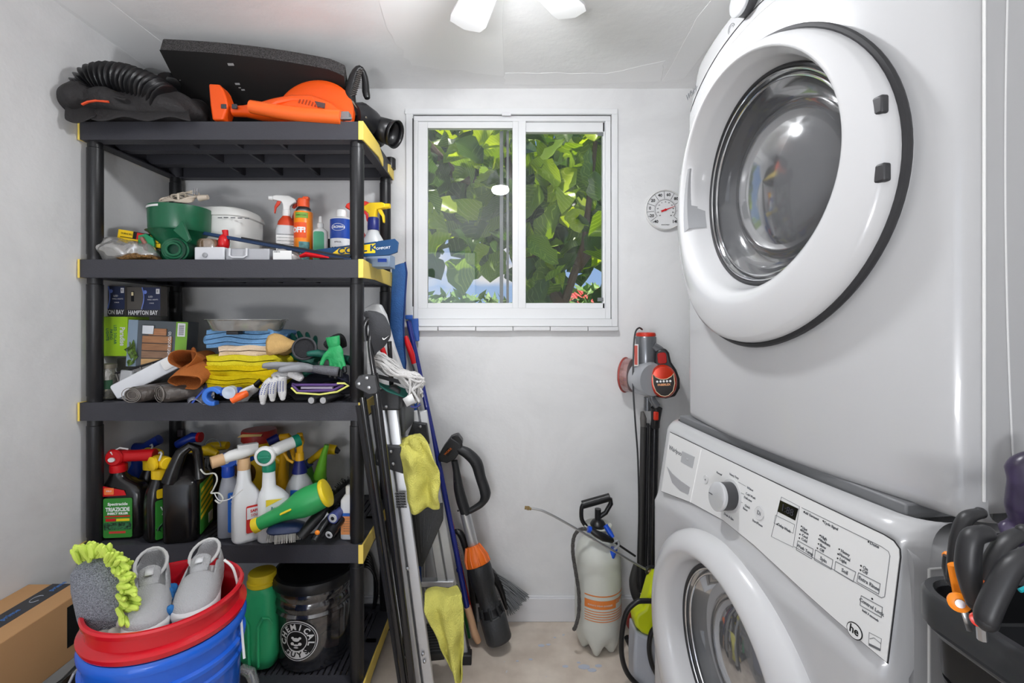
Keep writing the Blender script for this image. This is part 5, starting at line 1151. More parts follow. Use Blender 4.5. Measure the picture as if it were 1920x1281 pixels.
g = G(); g.tube([Wp(x, y, 1.475) for x, y in ((546, 727), (556, 737), (600, 740), (632, 735), (654, 723), (646, 719), (632, 719))], .003, 8); part('yellow_cord', g, LEM, t)
g = G(); g.box(tuple(Wp(595, 727, 1.49)), (.10, .012, .006)); part('clear_bar', g, M('lilac grey', (170, 160, 180), .3), t)
for k, (x, lab) in enumerate(((584, 'left of two small black flashlights lying lens forward at the shelf edge'), (606, 'right of two small black flashlights lying lens forward at the shelf edge'))):
    t = thing('flashlight', lab, 'flashlight', Wp(x, 751, 1.48)); a = Wp(x, 751, 1.47); b = a+Vector((.02, .12, 0))
    g = G(); g.tube([a, a+(b-a)*.2, a+(b-a)*.3, b], [.0135, .0135, .010, .010], 18); part('barrel', g, BLK2, t)
    g = G(); dv = (a-b).normalized(); g.cyl(a, a+dv*.002, .011, .010, 18); part('lens', g, CHR, t)
g = G(); crumple(g, (X_(600, 1.6), 1.60, z3+.02), (.13, .06, .02), .03, 18, 12, 22); solo('dark_cloth', g, M('black cloth', (26, 26, 30), .9), 'black cloth pile under the gloves on the third shelf', 'cloth', remesh=.006, soft=1)
g = G(); crumple(g, (X_(560, 1.62), 1.66, z3+.045), (.14, .06, .03), .03, 18, 14, 22); solo('dark_cloth', g, M('navy cloth', (30, 32, 48), .9), 'dark navy cloth bunched behind the grey work glove', 'cloth', remesh=.006, soft=1)
g = G(); crumple(g, (X_(405, 1.6), 1.61, z3+.012), (.10, .05, .014), .02, 18, 15, 22); solo('dark_cloth', g, M('black cloth', (0, 0, 0)), 'black cloth lying under the yellow towel stack', 'cloth', remesh=.006, soft=1)
# ================================================================ FOURTH SHELF
z4 = ZS[3]
BBT = M('black bottle plastic', (22, 20, 20), .22)
d = 1.575
t = thing('weed_killer_bottle', 'black bottle with red hose end sprayer and green label, fourth shelf', 'bottle', (X_(233, d), d, z4), (0, 0, 6))
hb = .205
body(t, [(0, 0, 0, .060, .034, 4), (0, 0, .008, .066, .038, 4), (0, 0, .10, .067, .039, 4), (0, 0, hb-.06, .066, .038, 4), (-.006, 0, hb-.035, .060, .034, 3), (-.022, 0, hb-.012, .032, .026, 2.4), (-.026, 0, hb, .024, .022, 2), (-.026, 0, hb+.02, .022, .021, 2)], BBT, n=40)
g = G(); rplate(g, -.046, .042, .008, hb-.068, -.0402, .006); lb = P('front_label', g, M('label green', (52, 135, 50), .4), t, smooth=0)
g = G(); g.prism([(-.050, hb-.062), (.022, hb-.06), (.016, hb-.044), (-.048, hb-.028)], .001, fr((0, -.038, 0), (1, 0, 0), (0, 0, 1))); P('red_band', g, RED, t, smooth=0)
g = G(); rplate(g, -.044, -.014, hb-.056, hb-.034, -.040, .003); P('guarantee_mark', g, M('orange print', (240, 120, 60), .5), t, smooth=0)
Tx('KILLS', .007, CARD, t, -.029, -.0412, hb-.044)
Tx('Spectracide', .013, INKW, t, -.002, -.0414, .118, bold=.0003); Tx('TRIAZICIDE', .0175, INKW, t, -.002, -.0414, .100, bold=.0006, sx=.8); Tx('INSECT KILLER', .0095, INKW, t, -.002, -.0414, .087, bold=.0004)
g = G(); rplate(g, -.040, .036, .076, .080, -.0412, .001); P('red_line', g, RED, lb, smooth=0)
g = G(); plate(g, -.038, -.008, .062, .071, -.0414); P('red_tab', g, RED, lb, smooth=0); g = G(); plate(g, -.006, .034, .062, .070, -.0414); P('yellow_tab', g, YEL, lb, smooth=0)
g = G(); plate(g, -.044, .040, .034, .058, -.0412); P('leaf_print', g, M('leaf print', (40, 90, 55), .5, var=.9, vscale=150), lb, smooth=0)
g = G(); plate(g, -.028, .022, .022, .029, -.0414); P('red_strip', g, M('red print', (200, 60, 50), .5), lb, smooth=0)
t.location.x = X_(238, d)
t2 = t
def sub_head(t, x, z, *a, **k):
    e = thing('sprayer_head', None, None); 
    return e
def head_at(t, x, z, hm, dm, **k):
    n0 = set(bpy.data.objects); hose_head(t, z, hm, dm, **k)
    for o in set(bpy.data.objects)-n0: o.data.transform(T(x, 0, 0))
head_at(t, -.026, hb+.008, RED, RED, s=1.15, side=1, cr=.024, ln=.115, ring_mat=WHT)
# two black bottles with yellow heads
for (x, d, lab, sd, side_lab) in ((291, 1.66, 'rear of two slim black bottles with yellow caps', 1, False), (308, 1.565, 'front of two slim black bottles with yellow caps, green side label', 1, True)):
    t = thing('weed_killer_bottle', lab, 'bottle', (X_(x, d), d, z4), (0, 0, 58)); hb = .208
    body(t, [(0, 0, 0, .050, .030, 4), (0, 0, .008, .054, .033, 4), (0, 0, .12, .054, .033, 4), (-.004, 0, hb-.045, .046, .028, 3), (-.012, 0, hb-.015, .026, .022, 2.4), (-.012, 0, hb, .02, .02, 2)], BBT, n=36)
    g = G(); rplate(g, -.040, .044, .008, .135, -.0345, .006); P('front_label', g, M('label green', ()), t, smooth=0)
    if side_lab:
        g = G(); rplate(g, -.036, -.0, .140, .170, -.0335, .006); P('yellow_badge', g, YEL, t, smooth=0); Tx('WEED', .018, INKW, t, 0, -.036, .105, bold=.0006); Tx('& FEED', .014, INKW, t, 0, -.036, .088)
        g = G(); crumple(g, (.0, -.0355, .045), (.035, .0012, .02), .02, 60, 3, 14); P('leaf_print', g, M('leaf print', ()), t)
    g = G(); g.lathe([(.023, hb-.012), (.0245, hb-.008), (.0245, hb+.018), (.02, hb+.022)], 26, T(-.012, 0, 0)); P('collar', g, YEL, t)
    g = G(); g.tube([(-.014, .028, hb+.043), (-.012, -.03, hb+.045), (-.012, -.052, hb+.045)], [.018, .021, .019], 18); P('spray_head', g, YEL, t, bevel=.002)
    g = G(); g.loft([(0, 0, 0, .027, .021, 2.2), (0, 0, .008, .028, .022, 2.2), (0, 0, .012, .022, .016, 2.2)], 24, fr((-.030, -.022, hb+.045), (-.53, -.85, 0), (0, 0, 1)) @ R('Y', 90) @ R('Z', 90) @ R('X', 0) if False else fr((-.034, -.014, hb+.045), (0, -1, 0), (0, 0, 1)) @ T(0, 0, 0)); P('dial', g, YEL, t)
    g = G(); q = [(-.03+.0*k, -.05+.02*cos(k*.7)*1, hb+.05+.028*sin(k*.45)) for k in range(8)]; g.tube([(-.035, -.05, hb+.06), (-.02, -.03, hb+.074), (-.01, .0, hb+.074), (-.005, .025, hb+.066)], .003, 6); P('lock_ring', g, WHT, t)
# dark blue bottle behind
d = 1.74
t = thing('spray_bottle', 'dark blue bottle with blue nozzle behind the red hose end sprayer', 'spray bottle', (X_(256, d), d, z4)); hb = .19
body(t, [(0, 0, 0, .036, .036, 2), (0, 0, hb-.05, .038, .038, 2), (0, 0, hb-.02, .034, .034, 2), (0, 0, hb, .018, .018, 2), (0, 0, hb+.04, .018, .018, 2)], BLU)
g = G(); g.tube([(-.03, 0, hb+.055), (.03, 0, hb+.057), (.065, 0, hb+.078), (.085, 0, hb+.088)], [.02, .018, .017, .018], 16); P('spray_head', g, M('blue plastic dark', (22, 52, 150), .35), t)
# big black jug
d = 1.565
t = thing('jug', 'large black plastic jug with looped handle and green yellow label on its right side', 'jug', (X_(348, d), d, z4), (0, 0, 14)); hb = .232
body(t, [(0, .02, 0, .050, .075, 5), (0, .02, .008, .054, .08, 5), (0, .02, .185, .054, .08, 5), (0, .02, .197, .050, .074, 4), (.0, .02, .212, .036, .056, 3), (0, .03, .235, .026, .035, 2.4), (0, .04, .262, .019, .02, 2)], BBT, n=40)
g = G(); g.tube([(-.03, -.035, .195), (-.018, -.035, .24), (-.002, -.03, .285), (.022, -.026, .305), (.04, -.02, .295), (.044, -.018, .262), (.046, -.018, .225), (.05, -.02, .195)], [.028, .022, .018, .015, .015, .015, .016, .02], 14); P('handle', g, BBT, t)
g = G(); g.prism(rrect(-.035, .085, .012, .18, .006), .001, fr((.0545, 0, 0), (0, 1, 0), (0, 0, 1)).copy() if False else Matrix(((0, 0, 1, .0545), (1, 0, 0, .0), (0, 1, 0, 0), (0, 0, 0, 1)))); lb = P('side_label', g, M('label green', ()), t, smooth=0)
g = G()
for k in range(5): g.prism([(-.03, .06+.022*k), (.08, .085+.022*k), (.08, .095+.022*k), (-.03, .072+.022*k)], .0012, Matrix(((0, 0, 1, .0548), (1, 0, 0, 0), (0, 1, 0, 0), (0, 0, 0, 1))))
P('yellow_print', g, M('yellow print', (235, 205, 50), .5), lb, smooth=0)['kind'] = 'stuff'
g = G(); g.prism(rrect(.04, .08, .02, .055, .003), .0014, Matrix(((0, 0, 1, .0548), (1, 0, 0, 0), (0, 1, 0, 0), (0, 0, 0, 1)))); P('barcode_print', g, CARD, lb, smooth=0)
t = thing('jug', 'second black jug behind the large one with yellow trigger head and white tubing', 'jug', (X_(385, 1.70), 1.72, z4)); 
body(t, [(0, 0, 0, .05, .05, 3), (0, 0, .16, .05, .05, 3), (0, 0, .19, .03, .03, 2), (0, 0, .22, .018, .018, 2)], BBT)
g = G(); g.tube([(-.055, -.03, .232), (-.02, -.03, .245), (.02, -.03, .252), (.05, -.03, .238)], [.012, .018, .02, .01], 12); P('spray_head', g, YEL, t); 
g = G(); g.lathe([(.012, .0), (.010, .004)], 20, fr((.0, -.052, .248), (1, 0, 0), (0, 0, 1))); P('dial_button', g, CARD, t)
g = G(); g.tube(wpc(1.49, ((376, 880), (385, 889), (402, 888), (407, 900), (400, 918), (396, 925), (410, 925), (418, 935), (412, 944), (403, 938))), .0024, 8); part('tubing', g, M('white tubing', (215, 215, 205), .3), t)
# blue-red squirt nozzle, yellow caps behind
t = thing('nozzle_gun', 'dark blue spray nozzle with red ring poking up behind the black jug', 'nozzle', Wp(352, 830, 1.78))
g = G(); g.tube([Wp(332, 834, 1.76), Wp(345, 828, 1.76), Wp(362, 820, 1.78), Wp(374, 820, 1.78)], [.014, .017, .02, .016], 16); part('barrel', g, M('blue plastic dark', ()), t)
g = G(); g.tube([Wp(372, 820, 1.78), Wp(377, 820, 1.78)], [.019, .019], 18); part('red_ring', g, RED, t)
g = G(); g.tube([Wp(342, 834, 1.77), Wp(345, 860, 1.78), Wp(350, 935, 1.78)], [.014, .014, .03], 14); part('stem', g, NAV, t)
g = G(); g.box(tuple(Wp(340, 812, 1.79)), (.022, .02, .03)); part('trigger_block', g, M('orange black print', (40, 32, 40), .5), t, bevel=.004)
d = 1.80
t = thing('spray_bottle', 'clear bottle with flat yellow cap at the back of the fourth shelf', 'spray bottle', (X_(415, d), d, z4)); hb = Z_(850, d)-z4
body(t, [(0, 0, 0, .045, .04, 3), (0, 0, hb-.03, .045, .04, 3), (0, 0, hb-.005, .03, .03, 2.4), (0, 0, hb+.015, .018, .018, 2)], TRL)
g = G(); g.tube([(-.055, -.01, hb+.02), (-.03, -.01, hb+.028), (.0, 0, hb+.03), (.024, 0, hb+.03)], [.018, .022, .02, .018], 16, flat=.8); g.lathe([(.017, hb-.03), (.019, hb+.03)], 18, T(-.035, -.01, 0)); P('spray_head', g, YEL, t)
g = G(); g.loft([(0, 0, 0, .017, .011, 2), (0, 0, .003, .016, .010, 2)], 24, fr((-.042, -.033, hb+.027), (1, 0, 0), (0, .2, 1))); P('dial_button', g, CARD, t)
g = G(); q = [(-.02+.03*cos(a*pi/10), -.02, hb+.03+.03*sin(a*pi/10)) for a in range(11)]; g.tube(q, .002, 6); P('wire_bail', g, GRY, t)
# grey bottle with blue head
d = 1.575
GB = M('grey bottle plastic', (150, 153, 162), .35)
t = thing('spray_bottle', 'grey bottle with bright blue trigger head and blue label on the fourth shelf', 'spray bottle', (X_(437, d), d, z4), (0, 0, 24)); hb = Z_(890, d)-z4
body(t, [(0, 0, 0, .040, .026, 4), (0, 0, .006, .044, .030, 4), (0, 0, .10, .045, .030, 4), (.0, 0, hb-.06, .044, .029, 3.5), (-.008, 0, hb-.03, .030, .024, 3), (-.014, 0, hb, .0175, .0175, 2)], GB, n=36)
g = G(); rplate(g, -.012, .042, .02, hb-.05, -.0312, .006); lb = P('front_label', g, M('label blue2', (35, 100, 190), .4), t, smooth=0)
g = G(); rplate(g, .0, .03, .03, .085, -.0322, .004); P('fruit_print', g, M('fruit print', (150, 170, 60), .5, var=.8, vscale=90), lb, smooth=0)
Tx('HOME', .013, INKW, t, .014, -.0324, hb-.065, bold=.0004); Tx('DEFENSE', .0085, INKW, t, .014, -.0324, hb-.08, bold=.0003)
g = G(); g.lathe([(.019, hb-.004), (.02, hb), (.0195, hb+.03), (.017, hb+.036)], 24, T(-.014, 0, 0)); P('collar', g, BLU, t)
g = G(); g.loft([(0, 0, 0, .030, .022, 2.3), (0, 0, .018, .032, .024, 2.3), (0, 0, .034, .028, .02, 2.3)], 28, fr((-.014, .014, hb+.052), (1, 0, 0), (0, 0, 1))); g.tube([(.0, 0, hb+.04), (.035, .01, hb+.035), (.06, .02, hb+.044)], [.012, .009, .008], 10); P('spray_head', g, M('bright blue', (30, 95, 215), .35), t)
g = G(); g.loft([(0, 0, 0, .010, .009, 2), (0, 0, .004, .009, .008, 2)], 18, fr((-.018, -.021, hb+.052), (1, 0, 0), (0, 0, 1))); g.box((.016, -.018, hb+.05), (.008, .006, .024)); P('white_button', g, WHT, t)
g = G(); g.tube(wpc(1.48, ((402, 925), (410, 938), (425, 938), (440, 930), (455, 918))), .0016, 6); part('white_wire', g, WHT, t)
# white bottle with tan collar
t = thing('spray_bottle', 'white ribbed bottle with tan collar and red side label on the fourth shelf', 'spray bottle', (X_(465, d-.03), d-.03, z4), (0, 0, 40)); hb = Z_(872, d)-z4
WB = M('white bottle plastic', (226, 227, 229), .32)
body(t, [(0, 0, 0, .042, .028, 4), (0, 0, .006, .047, .031, 4), (0, 0, .012, .047, .031, 4), (0, 0, .105, .047, .031, 4), (0, 0, .108, .0465, .0305, 4), (0, 0, .112, .047, .031, 4), (-.004, 0, hb-.085, .040, .028, 3.5), (-.012, 0, hb-.045, .022, .022, 2.4), (-.012, 0, hb, .0185, .0185, 2)], WB, n=36)
g = G(); rplate(g, -.012, .046, .03, .118, -.0325, .005); lb = P('front_label', g, M('label red', (200, 42, 38), .4), t, smooth=0); g = G(); plate(g, -.01, .044, .075, .112, -.0334); P('label_top', g, CARD, lb, smooth=0); Tx('SAFER', .012, RED, t, .016, -.034, .10, bold=.0004); Tx('SOAP', .012, RED, t, .016, -.034, .086)
g = G(); g.lathe([(.0195, hb-.002), (.02, hb+.012), (.0175, hb+.034)], 24, T(-.012, 0, 0)); P('collar', g, M('tan plastic', (208, 170, 128), .4), t)
g = G(); g.tube([(-.075, 0, hb+.040), (-.05, 0, hb+.048), (-.02, 0, hb+.052), (.03, 0, hb+.060)], [.014, .018, .019, .015], 14); g.box((.0, 0, hb+.072), (.06, .022, .014)); P('spray_head', g, WHT, t, bevel=.002)
g = G(); g.tube([(-.105, 0, hb+.036), (-.07, 0, hb+.042)], [.019, .019], 18); n_ = P('nozzle', g, M('tan plastic', ()), t); 
# white bottle with green round head
d = 1.545
t = thing('spray_bottle', 'white bottle with green and white round hose end sprayer on the fourth shelf', 'spray bottle', (X_(513, d), d, z4), (0, 0, 18)); hb = Z_(880, d)-z4
body(t, [(0, 0, 0, .040, .028, 4), (0, 0, .006, .046, .031, 4), (0, 0, .10, .046, .031, 4), (0, 0, .135, .046, .031, 3.5), (-.006, 0, .155, .036, .027, 3), (-.014, 0, .175, .021, .02, 2.2), (-.014, 0, hb, .0185, .0185, 2)], WB, n=36)
g = G(); rplate(g, -.018, .044, .045, .142, -.0322, .008); lb = P('front_label', g, M('label pale', (214, 220, 216), .4), t, smooth=0)
g = G(); g.prism([(-.018, .14), (.03, .14), (-.018, .118)], .001, fr((0, -.0328, 0), (1, 0, 0), (0, 0, 1))); P('yellow_corner', g, M('yellow print', ()), lb, smooth=0)
Tx('Bonide', .012, M('teal print', ()), t, .014, -.0338, .112, bold=.0003); Tx('NEEM', .012, INKG, t, .014, -.0338, .098, bold=.0003); Tx('OIL', .011, M('red print', ()), t, .014, -.0338, .086, bold=.0003)
for k in range(3):
    g = G(); g.lathe([(.006, 0), (.006, .001)], 16, fr((-.006+.016*k, -.033, .062), (1, 0, 0), (0, 0, 1))); P('round_seal', g, M('dark seal', (45, 70, 60), .5), lb)
g = G(); g.lathe([(.02, hb-.004), (.0205, hb), (.0205, hb+.022), (.018, hb+.03)], 24, T(-.014, 0, 0)); P('collar', g, M('teal green', (20, 130, 100), .4), t)
g = G(); g.tube([(-.02, -.01, hb+.052), (.02, .01, hb+.068), (.06, .025, hb+.080)], [.02, .02, .019], 18); P('spray_head', g, WHT, t)
g = G(); g.lathe([(.031, 0), (.033, .006), (.03, .014), (.022, .016)], 32, fr((-.022, -.012, hb+.05), (1, -.15, 0), (0, 0, 1)), capb=False); P('dial', g, WHT, t)
g = G(); g.lathe([(.022, .006), (.021, .014), (.001, .015)], 28, fr((-.022, -.012, hb+.05), (1, -.15, 0), (0, 0, 1))); g.box((-.024, -.03, hb+.05), (.03, .004, .006), None); P('green_button', g, M('teal green', ()), t)
g = G(); g.tube([(.058, .024, hb+.079), (.076, .032, hb+.084)], [.021, .021], 18); P('green_nozzle', g, M('teal green', ()), t)
# tall translucent sprayer with yellow head
d = 1.66
t = thing('spray_bottle', 'round translucent bottle with navy collar and tall yellow trigger head', 'spray bottle', (X_(562, d), d, z4), (0, 0, -60)); hb = Z_(884, d)-z4
body(t, [(0, 0, 0, .045, .045, 2), (0, 0, .05, .05, .05, 2), (0, 0, hb-.06, .048, .048, 2), (0, 0, hb-.03, .036, .036, 2), (0, 0, hb-.005, .02, .02, 2), (0, 0, hb+.01, .017, .017, 2)], TRL)
g = G(); g.lathe([(.026, hb-.004), (.024, hb+.01), (.017, hb+.036), (.016, hb+.04)], 26); P('collar', g, NAV, t)
g = G(); g.tube([(0, 0, hb+.036), (0, 0, hb+.068)], [.0155, .0135], 18); g.tube([(.03, 0, hb+.106), (.012, 0, hb+.11), (-.02, 0, hb+.11), (-.035, 0, hb+.11)], [.009, .015, .016, .013], 14, flat=1.3); P('spray_head', g, M('amber yellow', (245, 185, 30), .4), t)
g = G(); g.prism(rrect(-.014, .014, .0, .075, .01), .02, fr((0, .01, hb+.062), (1, 0, 0), (0, 0, 1))); P('head_body', g, M('amber yellow', ()), t, bevel=.004)
g = G(); g.tube([Wp(x, y, 1.64) for x, y in ((545, 828), (534, 838), (532, 850), (540, 862), (550, 868))], .005, 8); part('trigger', g, M('amber yellow', ()), t)
g = G(); g.box(tuple(Wp(558, 925, 1.61)), (.05, .001, .02), None); part('blue_print', g, M('label blue2', ()), t)
# yellow arched trigger head with navy nozzle
t = thing('sprayer_head', 'yellow curved sprayer trigger with navy nozzle above the white bottles', 'sprayer', Wp(530, 835, 1.72))
g = G(); g.tube([Wp(x, y, 1.72) for x, y in ((525, 820), (538, 820), (547, 828), (548, 845), (552, 862))], [.012, .016, .013, .008, .007], 12); part('trigger_head', g, M('amber yellow', ()), t)
g = G(); g.tube([Wp(502, 830, 1.70), Wp(522, 820, 1.72)], [.014, .015], 16); part('nozzle', g, NAV, t)
g = G(); g.tube([Wp(533, 828, 1.73), Wp(530, 870, 1.74), (X_(530, 1.74), 1.74, z4)], [.012, .012, .035], 14); part('stem', g, M('amber yellow', ()), t)
# yellow jug with red lid
d = 1.83
t = thing('jug', 'big yellow jug with wide red screw lid at the back of the fourth shelf', 'jug', (X_(486, d), d, z4)); hb = Z_(830, d)-z4
YJ = M('dark yellow plastic', (222, 180, 20), .35)
body(t, [(0, 0, 0, .085, .07, 4), (0, 0, .01, .095, .075, 4), (0, 0, hb-.09, .1, .078, 4), (0, 0, hb-.04, .085, .07, 3), (0, 0, hb-.01, .06, .058, 2.2), (0, 0, hb+.01, .055, .055, 2)], YJ, n=36)
g = G(); g.lathe([(.058, hb+.006), (.0635, hb+.012), (.0635, hb+.046), (.06, hb+.052), (.001, hb+.053)], 40); P('lid', g, M('brick red plastic', (185, 50, 45), .4), t)
for k in range(0): pass
g = G(); g.tube([(.07, -.05, hb-.03), (.115, -.055, hb-.06), (.125, -.055, hb-.12), (.1, -.05, hb-.19)], [.018, .015, .015, .018], 12); P('handle', g, YJ, t)
g = G(); g.prism([(-.05, 0), (.04, .004), (.045, .012), (-.03, .012)], .002, fr((0, -.064, hb+.036), (1, 0, 0), (0, 0, 1))); P('torn_label', g, M('gold label', (215, 180, 110), .5), t)
g = G(); crumple(g, Wp(455, 880, 1.75), (.04, .03, .035), .04, 25, 5, 16); solo('brown_pouch', g, M('brown pouch', (90, 60, 35), .6, var=.5, vscale=40), 'small brown and yellow printed pouch behind the blue headed bottle', 'pouch', remesh=.006, smooth=0)
# green squeeze nozzle and second yellow trigger right
t = thing('green_nozzle', 'lime green tapering squirt nozzle standing at the back right of the fourth shelf', 'nozzle', (X_(600, 1.72), 1.72, z4))
g = G(); a = Wp(600, 905, 1.72); g.tube([(a.x, a.y, z4), Wp(600, 908, 1.72), Wp(600, 892, 1.72), Wp(603, 874, 1.72), Wp(608, 850, 1.71), Wp(613, 834, 1.71)], [.03, .021, .023, .018, .011, .0085], 20, cap=True); part('nozzle_body', g, M('lime green plastic', (105, 175, 45), .35), t)
g = G(); g.tube([Wp(600, 905, 1.72), Wp(600, 897, 1.72)], [.024, .024], 20); part('ridge', g, M('mid green plastic', (70, 140, 40), .4), t)
t = thing('sprayer_head', 'yellow trigger gun with black tip behind the lime green nozzle', 'sprayer', Wp(610, 850, 1.80))
g = G(); g.tube([Wp(x, y, 1.80) for x, y in ((575, 870), (590, 858), (604, 848), (618, 842), (630, 844))], [.012, .012, .015, .02, .018], 14); part('gun_body', g, YEL, t)
g = G(); g.tube([Wp(628, 843, 1.80), Wp(636, 848, 1.80)], [.014, .008], 12); part('tip', g, BLK, t)
g = G(); g.tube([Wp(572, 864, 1.80), Wp(582, 876, 1.80)], [.015, .015], 14); part('blue_nut', g, M('dark blue nut', (25, 55, 110), .4), t)
g = G(); g.tube([Wp(578, 872, 1.80), (X_(585, 1.8), 1.80, z4)], [.012, .04], 14); part('lower_body', g, M('mid green plastic', ()), t)
t = thing('spray_bottle', 'translucent bottle lying low behind the green hand blower', 'bottle', (X_(575, 1.60), 1.62, z4)); body(t, [(0, 0, 0, .05, .04, 3), (0, 0, .09, .05, .04, 3), (0, 0, .115, .03, .03, 2), (0, 0, .118, .01, .01, 2)], TRL)
# green and yellow bubble blower
t = thing('toy_blower', 'green and yellow battery hand blower lying diagonally across the fourth shelf', 'blower', Wp(555, 955, 1.5))
a = Wp(474, 988, 1.47); b = Wp(616, 922, 1.50); dv = b-a; L_ = dv.length; ax = dv.normalized(); mm = fr(a, ax, (0, .15, 1)) @ Matrix(((0, 0, 1, 0), (0, 1, 0, 0), (-1, 0, 0, 0), (0, 0, 0, 1))) if False else fr(a, (0, 1, 0), (0, 0, 0)) if False else None
zx = ax; xx = Vector((0, 0, 1)).cross(zx).normalized(); yy = zx.cross(xx); mm = Matrix((xx, yy, zx)).transposed().to_4x4(); mm.translation = a
TG = M('toy green', (45, 155, 85), .4); TY = M('toy yellow', (232, 205, 40), .4)
g = G(); g.lathe([(.020, .018), (.022, L_*.2), (.025, L_*.38), (.033, L_*.5), (.043, L_*.62), (.046, L_*.74), (.043, L_*.88), (.040, L_*.93)], 32, mm); tb = part('blower_body', g, TG, t)
g = G(); g.lathe([(.012, .006), (.017, 0), (.023, .004), (.023, .016), (.0215, .022)], 28, mm, capa=False); part('front_ring', g, TY, t)
g = G(); g.lathe([(.042, L_*.93), (.045, L_*.94), (.045, L_*.985), (.035, L_), (.001, L_)], 28, mm); part('back_cap', g, TY, t, bevel=.002)
g = G(); q = a+dv*.5+Vector((0, -.036, .006)); g.box((0, 0, 0), (.036, .006, .013), fr(q, ax, (0, .1, 1))); part('switch', g, TY, t, bevel=.002)
# scrub brush
t = thing('scrub_brush', 'navy oval scrub brush with grey bristles at the front of the fourth shelf', 'brush', Wp(550, 1000, 1.47))
a = Wp(503, 1004, 1.47); b = Wp(572, 997, 1.50); dv = b-a; mb = fr((a+b)/2, dv, (0, 1, 0)); L_ = dv.length
g = G(); g.loft([(0, 0, .010, L_*.52, .034, 2.6), (0, 0, .016, L_*.55, .037, 2.6), (0, 0, .026, L_*.5, .033, 2.6), (0, 0, .036, L_*.3, .02, 2.4)], 32, mb); part('brush_back', g, M('navy brush', (30, 44, 78), .35), t)
g = G(); rnd = random.Random(4)
for i in range(26):
    for j in range(6):
        x = -L_*.5+L_*i/25; y = -.034+.068*j/5
        if (x/(L_*.53))**2+(y/.038)**2 > 1.05: continue
        p = mb @ Vector((x, y, .012)); q = mb @ Vector((x*1.05+rnd.uniform(-.002, .002), y*1.08, -.014)); g.tube([p, q], [.0016, .0014], 5)
part('bristles', g, M('grey bristle', (168, 166, 160), .7), t)['kind'] = 'stuff'
# handles and flashlights lying at the right
def rod(name, label, cat, a, b, r, mat, n=16, **k): g = G(); g.tube([a, b] if not k.get('mid') else [a]+k['mid']+[b], r, n); return solo(name, g, mat, label, cat, smooth=50)
t = thing('paint_tool', 'black ribbed rubber tool handle lying diagonally under the green blower', 'handle', Wp(585, 990, 1.47)); a, b = Wp(562, 1008, 1.465), Wp(612, 950, 1.53)
g = G(); g.tube([a, a+(b-a)*.3, a+(b-a)*.75, b], [.018, .02, .022, .014], 16, flat=.8); part('grip', g, BLK2, t)
g = G(); g.tube([b, Wp(640, 925, 1.62), Wp(662, 905, 1.7)], [.012, .010, .009], 12); part('shaft', g, BLK, t)
t = thing('box_cutter', 'black and silver box cutter with orange button on the fourth shelf', 'cutter', Wp(600, 995, 1.47)); a, b = Wp(588, 1014, 1.45), Wp(618, 965, 1.53)
g = G(); g.tube([a, b], [.009, .013], 12, flat=.7); part('body', g, BLK, t); g = G(); p = a+(b-a)*.32+Vector((-.0, -.013, .004)); g.sph(tuple(p), (.008, .005, .008), 12); part('orange_button', g, M('orange button', (245, 140, 40), .4), t)
g = G(); g.tube([Wp(592, 985, 1.5), Wp(615, 962, 1.52)], [.009, .008], 12, flat=.6); part('silver_plate', g, M('pale metal', (205, 208, 212), .35), t)
for (a, b, r_, lab, mt_) in ((Wp(617, 1003, 1.47), Wp(648, 965, 1.56), .0155, 'black flashlight lying with its lens forward on the fourth shelf', BLK2), (Wp(624, 972, 1.50), Wp(648, 950, 1.58), .018, 'blue flashlight lying above the black one by the right post', M('blue violet plastic', (70, 80, 140), .35))):
    t = thing('flashlight', lab, 'flashlight', a); g = G(); g.tube([a, a+(b-a)*.25, a+(b-a)*.35, b], [r_, r_, r_*.8, r_*.8], 20); part('barrel', g, mt_, t)
    dn = (a-b).normalized(); g = G(); g.cyl(a, a+dn*.002, r_*.8, r_*.75, 20); part('lens', g, M('frosted lens', (190, 192, 195), .25), t)
    g = G(); g.cyl(a+dn*.0022, a+dn*.003, r_*.35, r_*.3, 14); part('bulb_hole', g, BLK, t)
t = thing('hair_brush', 'black round bristle brush lying behind the green blower', 'brush', Wp(640, 930, 1.64)); a, b = Wp(618, 948, 1.6), Wp(655, 905, 1.72)
g = G(); g.tube([a, a+(b-a)*.5, b], [.02, .022, .014], 14); part('brush_body', g, BLK2, t)
g = G(); rnd = random.Random(8); ax = (b-a).normalized()
for i in range(140):
    p = a+(b-a)*rnd.random(); n_ = Vector((rnd.uniform(-1, 1), rnd.uniform(-1, 1), rnd.uniform(-1, 1))); n_ -= ax*n_.dot(ax); n_.normalize(); g.tube([p, p+n_*.032], .001, 4)
part('bristles', g, BLK, t)['kind'] = 'stuff'
# white bottle by the post
d = 1.555
t = thing('bottle', 'small white bottle with blue and orange label beside the right post of the fourth shelf', 'bottle', (X_(655, d), d, z4)); hb = Z_(925, d)-z4
body(t, [(0, 0, 0, .024, .018, 3.5), (0, 0, .004, .026, .02, 3.5), (0, 0, hb-.02, .026, .02, 3.5), (0, 0, hb-.005, .016, .014, 2.5), (0, 0, hb, .011, .011, 2)], WB)
g = G(); g.lathe([(.012, hb-.002), (.012, hb+.022), (.008, hb+.026)], 20); P('cap', g, WHT, t)
g = G(); rplate(g, -.021, .024, .018, .082, -.0206, .002); lb = P('front_label', g, M('orange label', (228, 150, 90), .5), t, smooth=0); g = G(); plate(g, -.021, .024, .078, .088, -.0212); P('blue_band', g, M('label blue2', ()), lb, smooth=0)
for k in range(6): Tx('clean and protect', .004, INKG, t, .001, -.0215, .03+.008*k)
